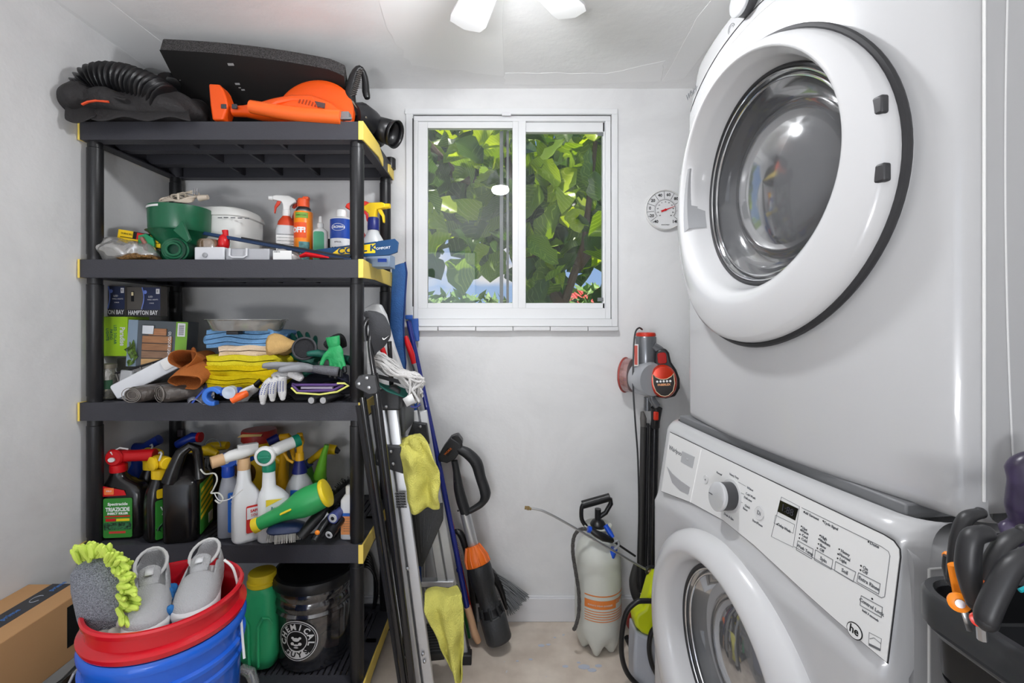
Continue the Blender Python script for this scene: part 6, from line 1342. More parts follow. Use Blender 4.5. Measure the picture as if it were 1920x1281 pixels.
# ================================================================ BOTTOM SHELF
z5 = ZS[4]
d = 1.60
JG = M('jug green', (58, 190, 128), .35)
t = thing('jug', 'green jug with yellow screw cap standing on the bottom shelf', 'jug', (X_(492, d), d, z5), (0, 0, 0)); hb = Z_(1092, d)-z5
body(t, [(0, 0, 0, .030, .030, 3), (0, 0, .012, .050, .045, 3.5), (0, 0, .05, .062, .055, 4), (0, 0, .16, .062, .056, 4), (-.002, 0, hb-.065, .058, .053, 3.5), (0, 0, hb-.022, .054, .05, 3), (0, 0, hb-.01, .046, .046, 2.4), (0, 0, hb, .042, .042, 2)], JG, n=40)
for sx_ in (-1, 1):
    g = G(); q = [(sx_*.015, -.056, .03), (sx_*.016, -.06, .09), (sx_*.017, -.059, .165), (sx_*.03, -.056, .19), (sx_*.046, -.050, .186), (sx_*.055, -.042, .165)]; g.tube(q, [.005, .005, .005, .005, .004, .003], 8); P('moulded_ridge', g, JG, t)
g = G(); g.lathe([(.044, hb-.004), (.048, hb), (.048, hb+.012), (.044, hb+.014), (.0445, hb+.034), (.042, hb+.038), (.001, hb+.039)], 36); P('screw_cap', g, M('bright yellow cap', (255, 225, 50), .4), t)
# smoked bucket with lid
cx, cy = -.655, 1.672; SM = glassy('smoked bucket plastic', (42, 44, 50), .30, .1, .12); r_ = .132; hh = .30
t = thing('bucket', 'smoky see-through bucket with black lid and round white emblem on the bottom shelf', 'bucket', (cx, cy, z5), (0, 0, 0))
g = G(); g.lathe([(r_-.018, 0), (r_-.012, .005), (r_-.006, hh*.6), (r_, hh*.62), (r_+.004, hh*.63), (r_-.002, hh*.66), (r_+.004, hh*.72), (r_+.004, hh*.74), (r_-.002, hh*.78), (r_+.004, hh*.84), (r_+.004, hh*.86), (r_, hh*.9)], 56, capb=False); P('bucket_body', g, SM, t)
g = G(); g.lathe([(r_+.002, hh*.88), (r_+.009, hh*.89), (r_+.010, hh*.955), (r_+.004, hh*.99), (r_-.006, hh), (r_-.012, hh-.006), (.03, hh-.006), (.001, hh-.004)], 56); P('lid', g, BLK2, t)
def bdisc(name, mat, r, lift, zc=.115, a0=-5, r_in=0, par=None):
    """disc printed on the bucket's curved wall"""
    g = G(); v = []; f = []; n = 40; rr = r_-.008
    for k in range(n):
        a = 2*pi*k/n
        for q in (r_in, r):
            x = q*cos(a); z = zc+q*sin(a); an = x/rr+radians(a0); v.append(((rr+lift+.004)*sin(an), -(rr+lift+.004)*cos(an), z))
    for k in range(n): j = (k+1) % n; f.append((2*k, 2*k+1, 2*j+1, 2*j))
    g.add(v, f); return P(name, g, mat, par or t, smooth=0)
em = bdisc('emblem', INKW, .066, .0015); bdisc('emblem_ring', INK, .063, .0021, r_in=.060, par=em); bdisc('emblem_field', INK, .058, .0024, par=em, r_in=.0)
def arc_text(s, size, mat, par, rad, a_start, a_end, flip=False, zc=.115, a0=-5, rr=None, lift=.007):
    rr = rr or (r_-.008)
    for k, ch in enumerate(s):
        if ch == ' ': continue
        a = radians(a_start+(a_end-a_start)*k/max(1, len(s)-1)); o = text(ch, size, mat, par, Matrix(), world=False, name='letter', bold=.0008)
        rot = (a-pi/2) if not flip else (a+pi/2)
        for v in o.data.vertices:
            x = v.co.x*cos(rot)-v.co.y*sin(rot)+rad*cos(a); z = v.co.x*sin(rot)+v.co.y*cos(rot)+rad*sin(a)
            an = x/rr+radians(a0); v.co = Vector(((rr+lift+v.co.z)*sin(an), -(rr+lift+v.co.z)*cos(an), zc+z))
arc_text('CHEMICAL', .026, INKW, em, .045, 190, -12)
g = bdisc('lower_field', INKW, .058, .0030, par=em, r_in=.034)
# keep only the lower wedge of that white field
me = g.data; b = bmesh.new(); b.from_mesh(me); bmesh.ops.delete(b, geom=[f_ for f_ in b.faces if f_.calc_center_median().z > .085], context='FACES'); b.to_mesh(me); b.free()
arc_text('GUYS', .024, INK, em, .046, 230, 310, True)
bdisc('inner_ring', INKW, .034, .0034, par=em, r_in=.0315); bdisc('inner_field', INK, .0315, .0031, par=em)
for (x, z, a, b_) in ((-.011, .011, .005, .004), (.012, .011, .005, .004), (0, .006, .012, .006), (-.012, -.008, .006, .005), (.012, -.008, .006, .005), (0, -.012, .009, .003), (0, -.02, .008, .002)):
    g = G(); an = x/(r_-.008)+radians(-5); rr = r_+.0005; g.loft([(0, 0, 0, a, b_, 2), (0, 0, .0006, a, b_, 2)], 14, fr((rr*sin(an), -rr*cos(an), .115+z), (cos(an), sin(an), 0), (0, 0, 1))); P('emblem_detail', g, INKW, em)
g = G(); rnd = random.Random(3); 
for k in range(26):
    g.box((rnd.uniform(-.06, .07), rnd.uniform(-.05, .06), .03+rnd.random()*.14), (.05, .04, .04), R('Z', rnd.uniform(0, 90)) )
P('contents', g, M('mixed bottles', (150, 120, 105), .6, var=.8, vscale=18), t, bevel=.006)['kind'] = 'stuff'
g = G(); g.box((-.055, -.085, hh*.76), (.055, .02, .035)); P('orange_contents', g, M('tan sponge', (220, 150, 80), .7), t, bevel=.004)
g = G(); g.tube([Wp(455, 1255, 1.53), Wp(470, 1262, 1.51), Wp(478, 1285, 1.5)], [.015, .017, .015], 14); solo('clear_tube', g, CLR, 'clear rounded plastic piece at the front of the bottom shelf left of the green jug', 'plastic piece', smooth=50)
# dark hanging bag or cable coil behind the right post
t = thing('cable_coil', 'black cable coil hanging on the wall behind the lower right post', 'cable', (X_(690, 1.93), 1.93, .55))
for k in range(5):
    g = G(); q = [(X_(684, 1.9)+(.035+.003*k)*cos(a*pi/12), 1.925-.004*k, Z_(1110, 1.9)+(.14-.01*k)*sin(a*pi/12)) for a in range(24)]; g.tube(q, .006, 8, closed=True); part('cable_turn', g, BLK2, t)
# ================================================================ BUCKETS WITH SHOES AND MITT
bx, by, bz, br = -.77, 1.09, .623, .150
RB = M('glossy red bucket', (205, 22, 38), .22, coat=.3); BB = M('glossy blue bucket', (28, 100, 215), .25, coat=.3)
t = thing('red_bucket', 'glossy red bucket nested in the blue bucket at lower left', 'bucket', (bx, by, .25))
g = G(); z = bz-.25
g.lathe([(br-.03, .03), (br-.010, z-.10), (br-.010, z-.062), (br+.008, z-.060), (br+.012, z-.050), (br+.012, z-.048), (br-.002, z-.040), (br-.002, z-.016), (br+.004, z-.013), (br+.006, z-.004), (br+.003, z), (br-.003, z), (br-.006, z-.006), (br-.014, z-.09), (br-.034, .036), (.001, .036)], 72, capa=True, capb=False); P('bucket_body', g, RB, t, smooth=45)
g = G(); g.tube(wpc(1.16, ((420, 1050), (437, 1066), (447, 1105), (451, 1150, 1.12), (455, 1200, 1.11), (458, 1235, 1.1))), .003, 8); part('bail_end', g, WHT, t)
t = thing('blue_bucket', 'glossy blue bucket under the red bucket at lower left', 'bucket', (bx, by, .12))
z = bz-.12-.058
g = G(); g.lathe([(br-.016, 0), (br-.012, .004), (br+.0, z-.11), (br+.006, z-.108), (br+.006, z-.10), (br+.001, z-.096), (br+.003, z-.075), (br+.010, z-.072), (br+.010, z-.064), (br+.003, z-.06), (br+.004, z-.03), (br+.011, z-.027), (br+.012, z-.018), (br+.010, z-.010), (br+.006, z-.006), (br-.004, z-.006), (br-.006, z-.03), (br-.022, .01), (.001, .01)], 72, capb=False); P('bucket_body', g, BB, t, smooth=45)
t = thing('bucket_dolly', 'black plastic dolly under the buckets', 'dolly', (bx, by, 0)); g = G(); g.lathe([(.15, .075), (.165, .08), (.165, .11), (.155, .118), (.001, .118)], 40); P('dolly_tray', g, BLK, t)
for k in range(4):
    a = pi/4+pi/2*k; g = G(); g.cyl((.13*cos(a)-.01, .13*sin(a), .03), (.13*cos(a)+.01, .13*sin(a), .03), .03, n=16); g.cyl((.13*cos(a), .13*sin(a), .03), (.13*cos(a), .13*sin(a), .08), .01, n=10); P('caster', g, BLK2, t)
# wash rags under the shoes
def nubs(name, label, c, r, mat, n, seed, size=.011, ln=.03):
    rnd = random.Random(seed); t = thing(name, label, 'mitt', c); g = G(); g.sph((0, 0, 0), (r[0]*.85, r[1]*.85, r[2]*.85), 16); P('backing', g, mat, t)
    base = G(); base.tube([(0, 0, -.004), (0, 0, ln*.5), (0, 0, ln*.85), (0, 0, ln)], [size*.8, size, size*.8, size*.3], 7); me0 = None
    for i in range(n):
        u = rnd.uniform(-.1, 1); a = rnd.uniform(0, 2*pi); s_ = sqrt(max(0, 1-u*u)); nrm = Vector((s_*cos(a), s_*sin(a), u)); p = Vector((nrm.x*r[0], nrm.y*r[1], nrm.z*r[2]))*.9
        q = (nrm+nz3(p, 30, .9, i)).normalized().to_track_quat('Z', 'Y').to_matrix().to_4x4(); m_ = T(*p) @ q
        if me0 is None: o = P('chenille_strand', base, mat, t); me0 = o.data
        else: o = bpy.data.objects.new('chenille_strand', me0); COL.objects.link(o); o.parent = t
        o.matrix_basis = m_
    return t
nubs('wash_mitt', 'blue chenille wash mitt under the sneakers in the red bucket', (bx+.02, by-.01, bz-.05), (.075, .075, .035), M('blue chenille', (40, 110, 175), .9), 95, 3)
nubs('wash_mitt', 'light grey chenille wash mitt under the left sneaker at the bucket rim', (bx-.02, by-.085, bz-.045), (.05, .03, .02), M('grey chenille', (185, 182, 178), .9), 55, 5)
g = G(); g.sph((bx, by, bz-.17), (.125, .125, .08), 20); solo('towel_ball', g, M('grey towel', (120, 120, 125), .9), 'grey towel filling the red bucket beneath the mitts', 'towel')
# mesh mitt with lime fringe
MESH = M('grey mesh fabric', (158, 162, 172), .8, bump=1.0, bscale=420, var=.45, vscale=420); LM_ = M('lime chenille', (200, 222, 96), .9)
c = Wp(195, 1115, 1.03)
t = thing('wash_mitt', 'grey mesh wash mitt with lime green chenille fringe standing in the red bucket', 'mitt', c)
g = G(); mm = T(*c) @ R('Y', -14)
g.loft([(0, 0, -.115, .040, .028, 2.2), (0, 0, -.09, .052, .036, 2.2), (0, 0, -.03, .057, .040, 2.2), (-.002, 0, .03, .054, .038, 2.2), (-.006, 0, .065, .044, .032, 2.2), (-.008, 0, .082, .024, .02, 2.2), (-.008, 0, .087, .006, .006, 2)], 32, mm); part('mesh_body', g, MESH, t)
rnd = random.Random(12); base = G(); base.tube([(0, 0, -.004), (0, 0, .010), (0, 0, .020), (0, 0, .026)], [.0042, .0058, .0054, .0022], 8); me0 = None
path = [(150, 1050), (165, 1042), (185, 1040), (205, 1045), (222, 1060), (232, 1085), (234, 1110), (236, 1135), (238, 1160), (242, 1180)]
for i in range(210):
    u = rnd.random(); k = u*(len(path)-1); a = int(min(k, len(path)-2)); f_ = k-a; x = path[a][0]*(1-f_)+path[a+1][0]*f_; y = path[a][1]*(1-f_)+path[a+1][1]*f_
    wd = 16 if u > .4 else 11
    x += rnd.uniform(-wd, wd*.8)*(1 if u > .35 else .5); y += rnd.uniform(-9, 9); dd = 1.0+rnd.uniform(-.015, .05); p = Wp(x, y, dd)
    n_ = (p-c-Vector((-.03, 0, -.03))); n_.y = -abs(n_.y)*.4-.02; n_ = (n_.normalized()+Vector((rnd.uniform(-.4, .4), rnd.uniform(-.5, .1), rnd.uniform(-.9, .1) if u > .4 else rnd.uniform(-.2, .5)))).normalized()
    q = n_.to_track_quat('Z', 'Y').to_matrix().to_4x4()
    if me0 is None: o = P('chenille_strand', base, LM_, t); me0 = o.data
    else: o = bpy.data.objects.new('chenille_strand', me0); COL.objects.link(o); o.parent = t
    o.matrix_basis = wm(t).inverted() @ T(*p) @ q
g = G(); g.sph(tuple(Wp(212, 1075, 1.035)), (.03, .02, .05), 14); g.sph(tuple(Wp(236, 1130, 1.03)), (.018, .02, .07), 14); part('fringe_backing', g, LM_, t)
# sneakers
SHM = M('light grey knit', (176, 176, 178), .85, bump=.5, bscale=350); SHS = M('white sole foam', (214, 214, 215), .5); SHI = M('beige lining', (165, 160, 152), .9)
def sneaker(label, loc, rot, s=1.0, flip=1):
    t = thing('sneaker', label, 'shoe', loc, rot, 'pair of grey sneakers in the red bucket')
    L = [(0, .026, .052), (.012, .036, .088), (.05, .041, .092), (.085, .042, .080), (.12, .043, .078), (.155, .047, .064), (.19, .050, .054), (.225, .048, .044), (.25, .040, .034), (.268, .024, .022), (.274, .008, .012)]
    z0 = .026; g = G(); v = []; f = []; n = 22
    for (x, w, h) in L:
        for k in range(n):
            a = pi*k/(n-1); c_, s_ = cos(a), sin(a); v.append((x*s, flip*w*s*math.copysign(abs(c_)**.75, c_), (z0+h*abs(s_)**.8)*s))
    for i in range(len(L)-1):
        for k in range(n-1):
            xc = (L[i][0]+L[i+1][0])/2; kk = abs(k+.5-(n-1)/2)
            if .008 < xc < .145 and kk < (6.6 if xc < .10 else 5.2): continue
            a = i*n+k; f.append((a, a+1, a+n+1, a+n))
    f.append(tuple(range(n))); g.add(v, f); P('upper', g, SHM, t, solid=.006*s, sub=1)
    g = G(); g.loft([(.14*s, 0, z0*s+.004, .10*s, .034*s, 2.3), (.14*s, 0, z0*s+.012, .11*s, .036*s, 2.3)], 24); P('insole', g, SHI, t)
    v = G(); out = [(-.006, 0), (.002, .03), (.03, .040), (.08, .040), (.13, .044), (.18, .053), (.22, .053), (.25, .046), (.272, .03), (.282, 0)]
    ou = [(a*s, b*s) for a, b in out]+[(a*s, -b*s) for a, b in out[-2:0:-1]]
    g = G(); m_ = len(ou); vv = []
    for zz, gr in ((.0, .92), (.006, 1.0), (.030, 1.04), (.044, .98)):
        for (x, y) in ou: lift = .014*max(0, (x/s-.2)/.08)**2 if zz < .03 else .006*max(0, (x/s-.2)/.08)**2; vv.append(((x-.138*s)*gr+.138*s, y*gr, zz*s+lift*s))
    ff = [tuple(range(m_))[::-1], tuple(3*m_+k for k in range(m_))]+[(r*m_+k, r*m_+(k+1) % m_, (r+1)*m_+(k+1) % m_, (r+1)*m_+k) for r in range(3) for k in range(m_)]
    g.add(vv, ff); P('sole', g, SHS, t, sub=1)
    g = G(); g.grid(5, 5, lambda a, b: ((.105+.055*b)*s, (a-.5)*.052*s*(1-.2*b), (.106-.016*b-.014*(2*a-1)**2+.010*(1-b))*s)); P('tongue', g, SHM, t, solid=.005, sub=1)
    g = G(); g.grid(3, 3, lambda a, b: ((.122+.022*b)*s, (a-.5)*.018*s, (.1125-.006*b)*s)); P('tongue_patch', g, M('pale patch', (216, 216, 218), .6), t, solid=.002)
    g = G(); q = [(.262*s*(1)-.09*s*abs(k/6-1)**1.6*1.0, (k/6-1)*.050*s, (.045+.02*(1-abs(k/6-1)**2)*.2)*s) for k in range(13)]; g.tube(q, .002*s, 6); P('toe_seam', g, M('seam grey', (150, 150, 152), .8), t)
    g = G(); ring_ = [(.066+.064*cos(a*pi/9), .036*sin(a*pi/9), .100-.012*max(0, cos(a*pi/9))+.012*max(0, -cos(a*pi/9))) for a in range(18)]; g.tube([(a*s, b*s, c_*s) for a, b, c_ in ring_], .0045*s, 8, closed=True); P('collar', g, M('padded collar', (200, 199, 198), .85), t)
    return t
sneaker('left grey mesh sneaker, toe down, leaning in the red bucket beside the lime fringe', Wp(287, 1062, 1.18)+Vector((0, .0, -.050)), (0, 3, -57), .88)
sneaker('right grey mesh sneaker, toe down, higher opening facing right in the red bucket', Wp(383, 1050, 1.21)+Vector((-.002, .035, -.060)), (4, -1, -68), .88)
# ================================================================ CARDBOARD BOXES AND BLACK BAG AT LOWER LEFT
CB = M('brown cardboard', (190, 146, 100), .8, var=.06, vscale=3, bump=.05, bscale=80); TP = M('black packing tape', (40, 42, 48), .3); TPW = M('tape grey print', (150, 155, 165), .5)
x0_, x1_, y0_, y1_, zt_, zb_ = XL+.004, -1.166, .45, 1.343, H-.755, H-.925
t = thing('cardboard_box', 'long brown cardboard box with printed black tape against the left wall', 'box', ((x0_+x1_)/2, (y0_+y1_)/2, zb_))
g = G(); slab(g, x0_, x1_, y0_, y1_, zb_, zt_); part('carton_body', g, CB, t, bevel=.002)
g = G(); slab(g, x0_+.068, x0_+.122, y0_, y1_+.0006, zt_, zt_+.0006); tpp = part('tape', g, TP, t, smooth=0)
g = G(); slab(g, x0_+.075, x0_+.115, y1_, y1_+.001, zb_+.12, zt_); part('tape_end', g, TP, t, smooth=0)
for k in range(6):
    yy = .62+.13*k; g = G(); g.tube([(x0_+.095+.012*cos(a*pi/8), yy+.016*sin(a*pi/8), zt_+.001) for a in range(3, 16)], .0012, 4); part('tape_mark', g, TPW, tpp)
    text('prime', .02, M('tape blue print', (80, 130, 200), .5), tpp, Matrix.Translation((x0_+.095, yy+.06, zt_+.001)) @ R('Z', 90)); 
g = G(); g.tube([((x0_+x1_)/2+.06, .72, zt_+.0008), (x1_-.012, .72, zt_+.0008)], .001, 4)
for k in range(3): g.tube([(x1_-.055+.016*cos(2*pi*(k+a*.25)/3), .98+.016*1.6*sin(2*pi*(k+a*.25)/3), zt_+.0008) for a in range(4)], .0022, 4)
g.tube([(x1_-.085, .93, zt_+.0008), (x1_-.025, .93, zt_+.0008), (x1_-.025, 1.03, zt_+.0008), (x1_-.085, 1.03, zt_+.0008)], .0009, 4, closed=True); g.tube([(x0_+.01, .90, zt_+.0008), (x0_+.06, .90, zt_+.0008), (x0_+.06, 1.0, zt_+.0008)], .0009, 4)
part('printed_marks', g, M('dark brown print', (70, 52, 38), .8), t)['kind'] = 'stuff'
g = G(); slab(g, x1_, x1_+.0012, 1.265, 1.30, zb_+.04, zt_-.02); part('side_label', g, INK, t, smooth=0)
text('THIS SIDE UP', .016, INK, t, Matrix(((0, 0, 1, x1_+.001), (1, 0, 0, 1.325), (0, 1, 0, zb_+.1), (0, 0, 0, 1))) @ R('Z', 90))
t = thing('black_plastic_bag', 'shiny black plastic bag between the cardboard boxes and the blue bucket', 'bag', (-1.11, 1.15, .2))
g = G()
for k in range(7): crumple(g, (-1.12+.012*(k % 2), .62+.11*k, .255), (.10, .09, .065), .05, 13, k+20, 16)
part('bag_body', g, M('shiny black film', (22, 21, 22), .22, bump=.6, bscale=18), t, remesh=.009, smooth=20)
g = G(); slab(g, -1.345, -1.03, .5, 1.30, .0, .19); t = solo('cardboard_box', g, CB, 'lower brown cardboard box under the black plastic bag', 'box', bevel=.002)
g = G(); g.box((-.93, 1.12, .32), (.10, .10, .64)); 
t = thing('white_strap', 'thin white cable running from the black bag to the blue bucket', 'cable', (-.98, 1.05, .3)); g = G(); g.tube([Wp(x, y, dd) for x, y, dd in ((165, 1243, 1.1), (150, 1250, 1.08), (138, 1264, 1.06), (128, 1285, 1.05), (120, 1320, 1.05))], .003, 8); part('cable_line', g, M('grey cable', (170, 170, 172), .4), t)
t = thing('cardboard_flap', 'folded brown cardboard flap beside the blue bucket', 'cardboard', (-1.0, 1.0, .2)); g = G(); g.prism([(0, 0), (.09, 0), (.09, .29), (0, .26)], .006, fr((-1.045, 1.02, .0), (.9, .4, 0), (0, 0, 1))); part('flap', g, CB, t)
def pix_prism(name, pts, d, th, mat, par, bevel=.004, **k):
    g = G(); q = [Wp(x, y, d) for x, y in pts]; m_ = Matrix(((1, 0, 0, 0), (0, 0, 1, d), (0, 1, 0, 0), (0, 0, 0, 1))); g.prism([(p.x, p.z) for p in q], th, m_); return part(name, g, mat, par, bevel=bevel, **k)
# ================================================================ RIGHT OF THE SHELVES: POLES, LADDER, CLOTHS
def leg_tube(t, name, pts, r, mat, n=12, **k): g = G(); g.tube(pts, r, n); return part(name, g, mat, t, **k)
def plank(g, a, b, wid, thk, side=(1, 0, 0)):
    """flat bar from a to b, width along side, thickness along the normal"""
    a = Vector(a); b = Vector(b); z = (b-a).normalized(); x = Vector(side); x = (x-z*x.dot(z)).normalized(); y = z.cross(x)
    m = Matrix((x, y, z)).transposed().to_4x4(); m.translation = a
    return g.box((0, 0, (b-a).length/2), (wid, thk, (b-a).length), m)
# aluminium step ladder leaning folded
t = thing('step_ladder', 'folded aluminium step ladder with black fittings leaning beside the shelving unit', 'ladder', (-.2, 1.5, 0))
A = Wp(722, 748, 1.57); B = Vector((X_(801, 1.47), 1.47, .0)); n1 = (A-B)
def at(f_): return A+(B-A)*f_
sd = Vector((1, .15, 0))
for off, nm in ((-.019, 'stile'), (.019, 'stile')):
    g = G(); o = sd.normalized()*off; plank(g, A+o, B+o, .034, .022, sd); part(nm, g, ALU, t, bevel=.004)
g = G(); plank(g, A+Vector((0, .004, 0)), B+Vector((0, .004, 0)), .008, .022, sd); part('stile_groove', g, M('groove dark', (70, 70, 72), .5), t)
bk = Vector((.06, .30, 0)); A2 = Wp(784, 770, 1.80); B2 = Vector((X_(863, 1.72), 1.72, .0))
for off in (-.018, .018):
    g = G(); o = sd.normalized()*off; plank(g, A2+o, B2+o, .032, .02, sd); part('stile', g, M('matte aluminium', (190, 191, 192), .45, metal=.6), t, bevel=.004)
BPL = M('ladder black plastic', (48, 49, 51), .5, bump=.15, bscale=200)
g = G(); q = [Wp(708, 733, 1.55), Wp(737, 722, 1.55), Wp(752, 730, 1.555), Wp(752, 768, 1.555), Wp(706, 768, 1.555)]; m_ = Matrix(((1, 0, 0, 0), (0, 0, 1, 1.535), (0, 1, 0, 0), (0, 0, 0, 1)))
g.prism([(p.x, p.z) for p in q], .05, m_); part('top_cap', g, BPL, t, bevel=.006, bseg=3)
g = G(); q = [Wp(750, 733, 1.6), Wp(765, 742, 1.65), Wp(768, 800, 1.68), Wp(752, 820, 1.6)]; m_ = Matrix(((1, 0, 0, 0), (0, 0, 1, 1.60), (0, 1, 0, 0), (0, 0, 0, 1))); g.prism([(p.x, p.z) for p in q], .17, m_); part('side_cap', g, M('ladder grey cover', (88, 90, 92), .5), t, bevel=.004)
g = G(); q = [Wp(708, 832, 1.54), Wp(754, 836, 1.54), Wp(758, 886, 1.54), Wp(702, 868, 1.54)]; m_ = Matrix(((1, 0, 0, 0), (0, 0, 1, 1.522), (0, 1, 0, 0), (0, 0, 0, 1))); g.prism([(p.x, p.z) for p in q], .035, m_); part('hinge_bracket', g, BPL, t, bevel=.003)
g = G(); q = [Wp(776, 790, 1.78), Wp(800, 794, 1.78), Wp(806, 832, 1.78), Wp(766, 815, 1.78)]; m_ = Matrix(((1, 0, 0, 0), (0, 0, 1, 1.765), (0, 1, 0, 0), (0, 0, 0, 1))); g.prism([(p.x, p.z) for p in q], .03, m_); part('hinge_bracket', g, BPL, t, bevel=.003)
for (x, y, dd) in ((714, 761, 1.53), (724, 763, 1.53), (733, 847, 1.518), (710, 864, 1.518), (737, 870, 1.518), (788, 800, 1.763), (741, 1046, 1.50), (744, 1064, 1.50), (746, 1079, 1.50), (764, 1067, 1.50), (762, 1232, 1.475), (793, 1227, 1.475), (796, 1241, 1.475)):
    g = G(); g.lathe([(.0055, 0), (.005, .002), (.002, .0035)], 12, fr(Wp(x, y, dd), (1, 0, 0), (0, 0, 1))); part('rivet', g, STL, t)
for (f_, w_, z_) in ((.30, .10, 0), (.62, .13, 0)):
    pass
TR = M('ladder tread', (52, 53, 54), .6, bump=.2, bscale=200)
def tread(c, lab, wx, dy, ti):
    g = G(); mm = T(*c) @ R('Z', 8) @ R('X', ti) ; g.box((0, 0, 0), (wx, dy, .022), mm); o = part('tread', g, TR, t, bevel=.003)
    g = G()
    for k in range(11): g.box((0, -dy/2+dy*(k+.5)/11, .0125), (wx*.96, dy*.03, .003), mm)
    part('tread_ribs', g, M('tread rib', (84, 85, 87), .6), o, smooth=0)['kind'] = 'stuff'
    g = G(); g.box((0, -dy/2-.004, -.004), (wx+.01, .008, .034), mm); part('tread_edge', g, BPL, o, bevel=.002)
o = pix_prism('tread', ((762, 964), (829, 948), (830, 978), (792, 1064), (784, 1062)), 1.60, .03, TR, t, .003)
g = G()
for k in range(7): g.tube([Wp(770+k*8.5, 968-k*1.6, 1.599), Wp(784+k*3.2+(k > 3)*4, 1058-k*11, 1.599)], .0014, 4)
part('tread_ribs', g, M('tread rib', (84, 85, 87), .6), o)['kind'] = 'stuff'
tread(Wp(800, 1200, 1.60), '', .11, .10, 25)
g = G(); slab(g, -.0, .0, 0, 0, 0, 0)
g = G(); g.box(tuple(Wp(750, 938, 1.508)), (.026, .001, .050), None); lb = part('warning_label', g, M('grey label', (150, 152, 156), .5), t, smooth=0)
for k in range(6): text('CAUTION', .007, INK, lb, fr(Wp(749.5+k*.8, 926+k*5, 1.506), (1, 0, 0), (0, 0, 1)), bold=.0005)
g = G(); plank(g, Wp(800, 1095, 1.75), Wp(838, 1100, 1.75), .0, .0); 
g = G(); a = Wp(806, 1092, 1.74); g.box(tuple(a+Vector((.03, 0, 0))), (.12, .03, .02)); part('cross_brace', g, ALU, t, bevel=.002)
for p in (B, B2):
    g = G(); g.box((p.x, p.y, .018), (.085, .04, .036)); part('rubber_foot', g, BLK, t, bevel=.004)
# yellow cloths on the ladder
def drape(name, label, rows, mat, seed, thick=.006, nu=14):
    """rows: list of (left pixel, right pixel, y, depth) from top to bottom"""
    nr = len(rows)
    def fn(u, v):
        k = v*(nr-1); a = int(min(k, nr-2)); f_ = k-a; r_ = [rows[a][i]*(1-f_)+rows[a+1][i]*f_ for i in range(5)]
        x = r_[0]+(r_[1]-r_[0])*u; p = Wp(x, r_[2]+(r_[3]-r_[2])*u, r_[4])
        p.y += .018*sin(u*9+seed+v*2)*(.4+v)-.0+.02*noise.noise(Vector((u*4+seed, v*5, 0))); p.x += .004*noise.noise(Vector((u*3, v*7, seed))); return p
    g = G(); g.grid(nu, (nr-1)*4+1, fn); return solo(name, g, mat, label, 'cloth', group='yellow microfibre cloths on the ladder', solid=thick, sub=1)
LYT = fab('lime yellow cloth', (222, 216, 112), .7, 260)
drape('yellow_cloth', 'yellow microfibre cloth bunched over the upper step of the ladder', [(752, 788, 822, 812, 1.62), (748, 802, 838, 828, 1.53), (750, 815, 862, 858, 1.51), (754, 826, 890, 886, 1.51), (760, 826, 915, 905, 1.51), (764, 824, 940, 932, 1.51), (770, 826, 962, 952, 1.51)], LYT, 1)
g = G(); crumple(g, Wp(768, 832, 1.56), (.032, .03, .028), .03, 24, 4, 16); crumple(g, Wp(782, 856, 1.53), (.022, .016, .055), .02, 20, 9, 16); solo('yellow_cloth', g, LYT, 'balled top fold of the upper yellow cloth on the ladder', 'cloth', group='yellow microfibre cloths on the ladder', remesh=.005, soft=1)
drape('yellow_cloth', 'yellow microfibre cloth hanging off the lower ladder step to the floor', [(800, 858, 1104, 1100, 1.60), (796, 866, 1112, 1118, 1.52), (796, 868, 1140, 1142, 1.49), (806, 870, 1172, 1170, 1.48), (822, 869, 1204, 1200, 1.47), (832, 868, 1235, 1230, 1.465), (846, 866, 1262, 1258, 1.46), (858, 864, 1284, 1280, 1.46)], LYT, 5)
# two black telescopic poles clamped together, curved handle
PB = M('glossy black tube', (28, 28, 30), .2, coat=.3)
t = thing('folded_walking_poles', 'pair of glossy black tubes with curved handle and riveted clamp leaning on the right post', 'poles', (X_(740, 1.44), 1.44, 0))
g = G(); g.tube(wpc(1.46, ((686, 640), (684, 615), (690, 600), (699, 604), (696, 625), (694, 650), (702, 705))), .0085, 12); part('curved_tube', g, PB, t)
fa, fb = Wp(702, 700, 1.455), Vector((X_(785, 1.42), 1.42, 0)); g = G(); g.tube([fa, fb], .0115, 12); part('front_tube', g, PB, t)
ga, gb = Wp(680, 745, 1.47), Vector((X_(772, 1.44), 1.44, 0)); g = G(); g.tube([ga, gb], .011, 12); part('rear_tube', g, PB, t)
g = G(); q = [Wp(x, y, 1.44) for x, y in ((683, 703), (704, 704), (710, 730), (708, 738), (694, 740), (668, 727), (666, 716), (674, 704))]; m_ = Matrix(((1, 0, 0, 0), (0, 0, 1, 1.432), (0, 1, 0, 0), (0, 0, 0, 1))); g.prism([(p.x, p.z) for p in q], .03, m_); part('clamp', g, M('clamp grey black', (60, 60, 62), .4), t, bevel=.003)
for (x, y) in ((688, 709), (673, 720), (692, 727)):
    g = G(); g.lathe([(.006, 0), (.005, .002), (.002, .003)], 12, fr(Wp(x, y, 1.431), (1, 0, 0), (0, 0, 1))); part('rivet', g, STL, t)
for k, (x0, x1, lab) in enumerate(((672, 745, 'thin black rod left of the clamped tubes'), (700, 765, 'thin black rod between the clamped tubes and the ladder'))):
    g = G(); g.tube([Wp(x0, 760, 1.50), Vector((X_(x1+18, 1.46), 1.46, 0))], .010, 8); solo('thin_rod', g, BLK, lab, 'rod', group='thin black rods beside the ladder')
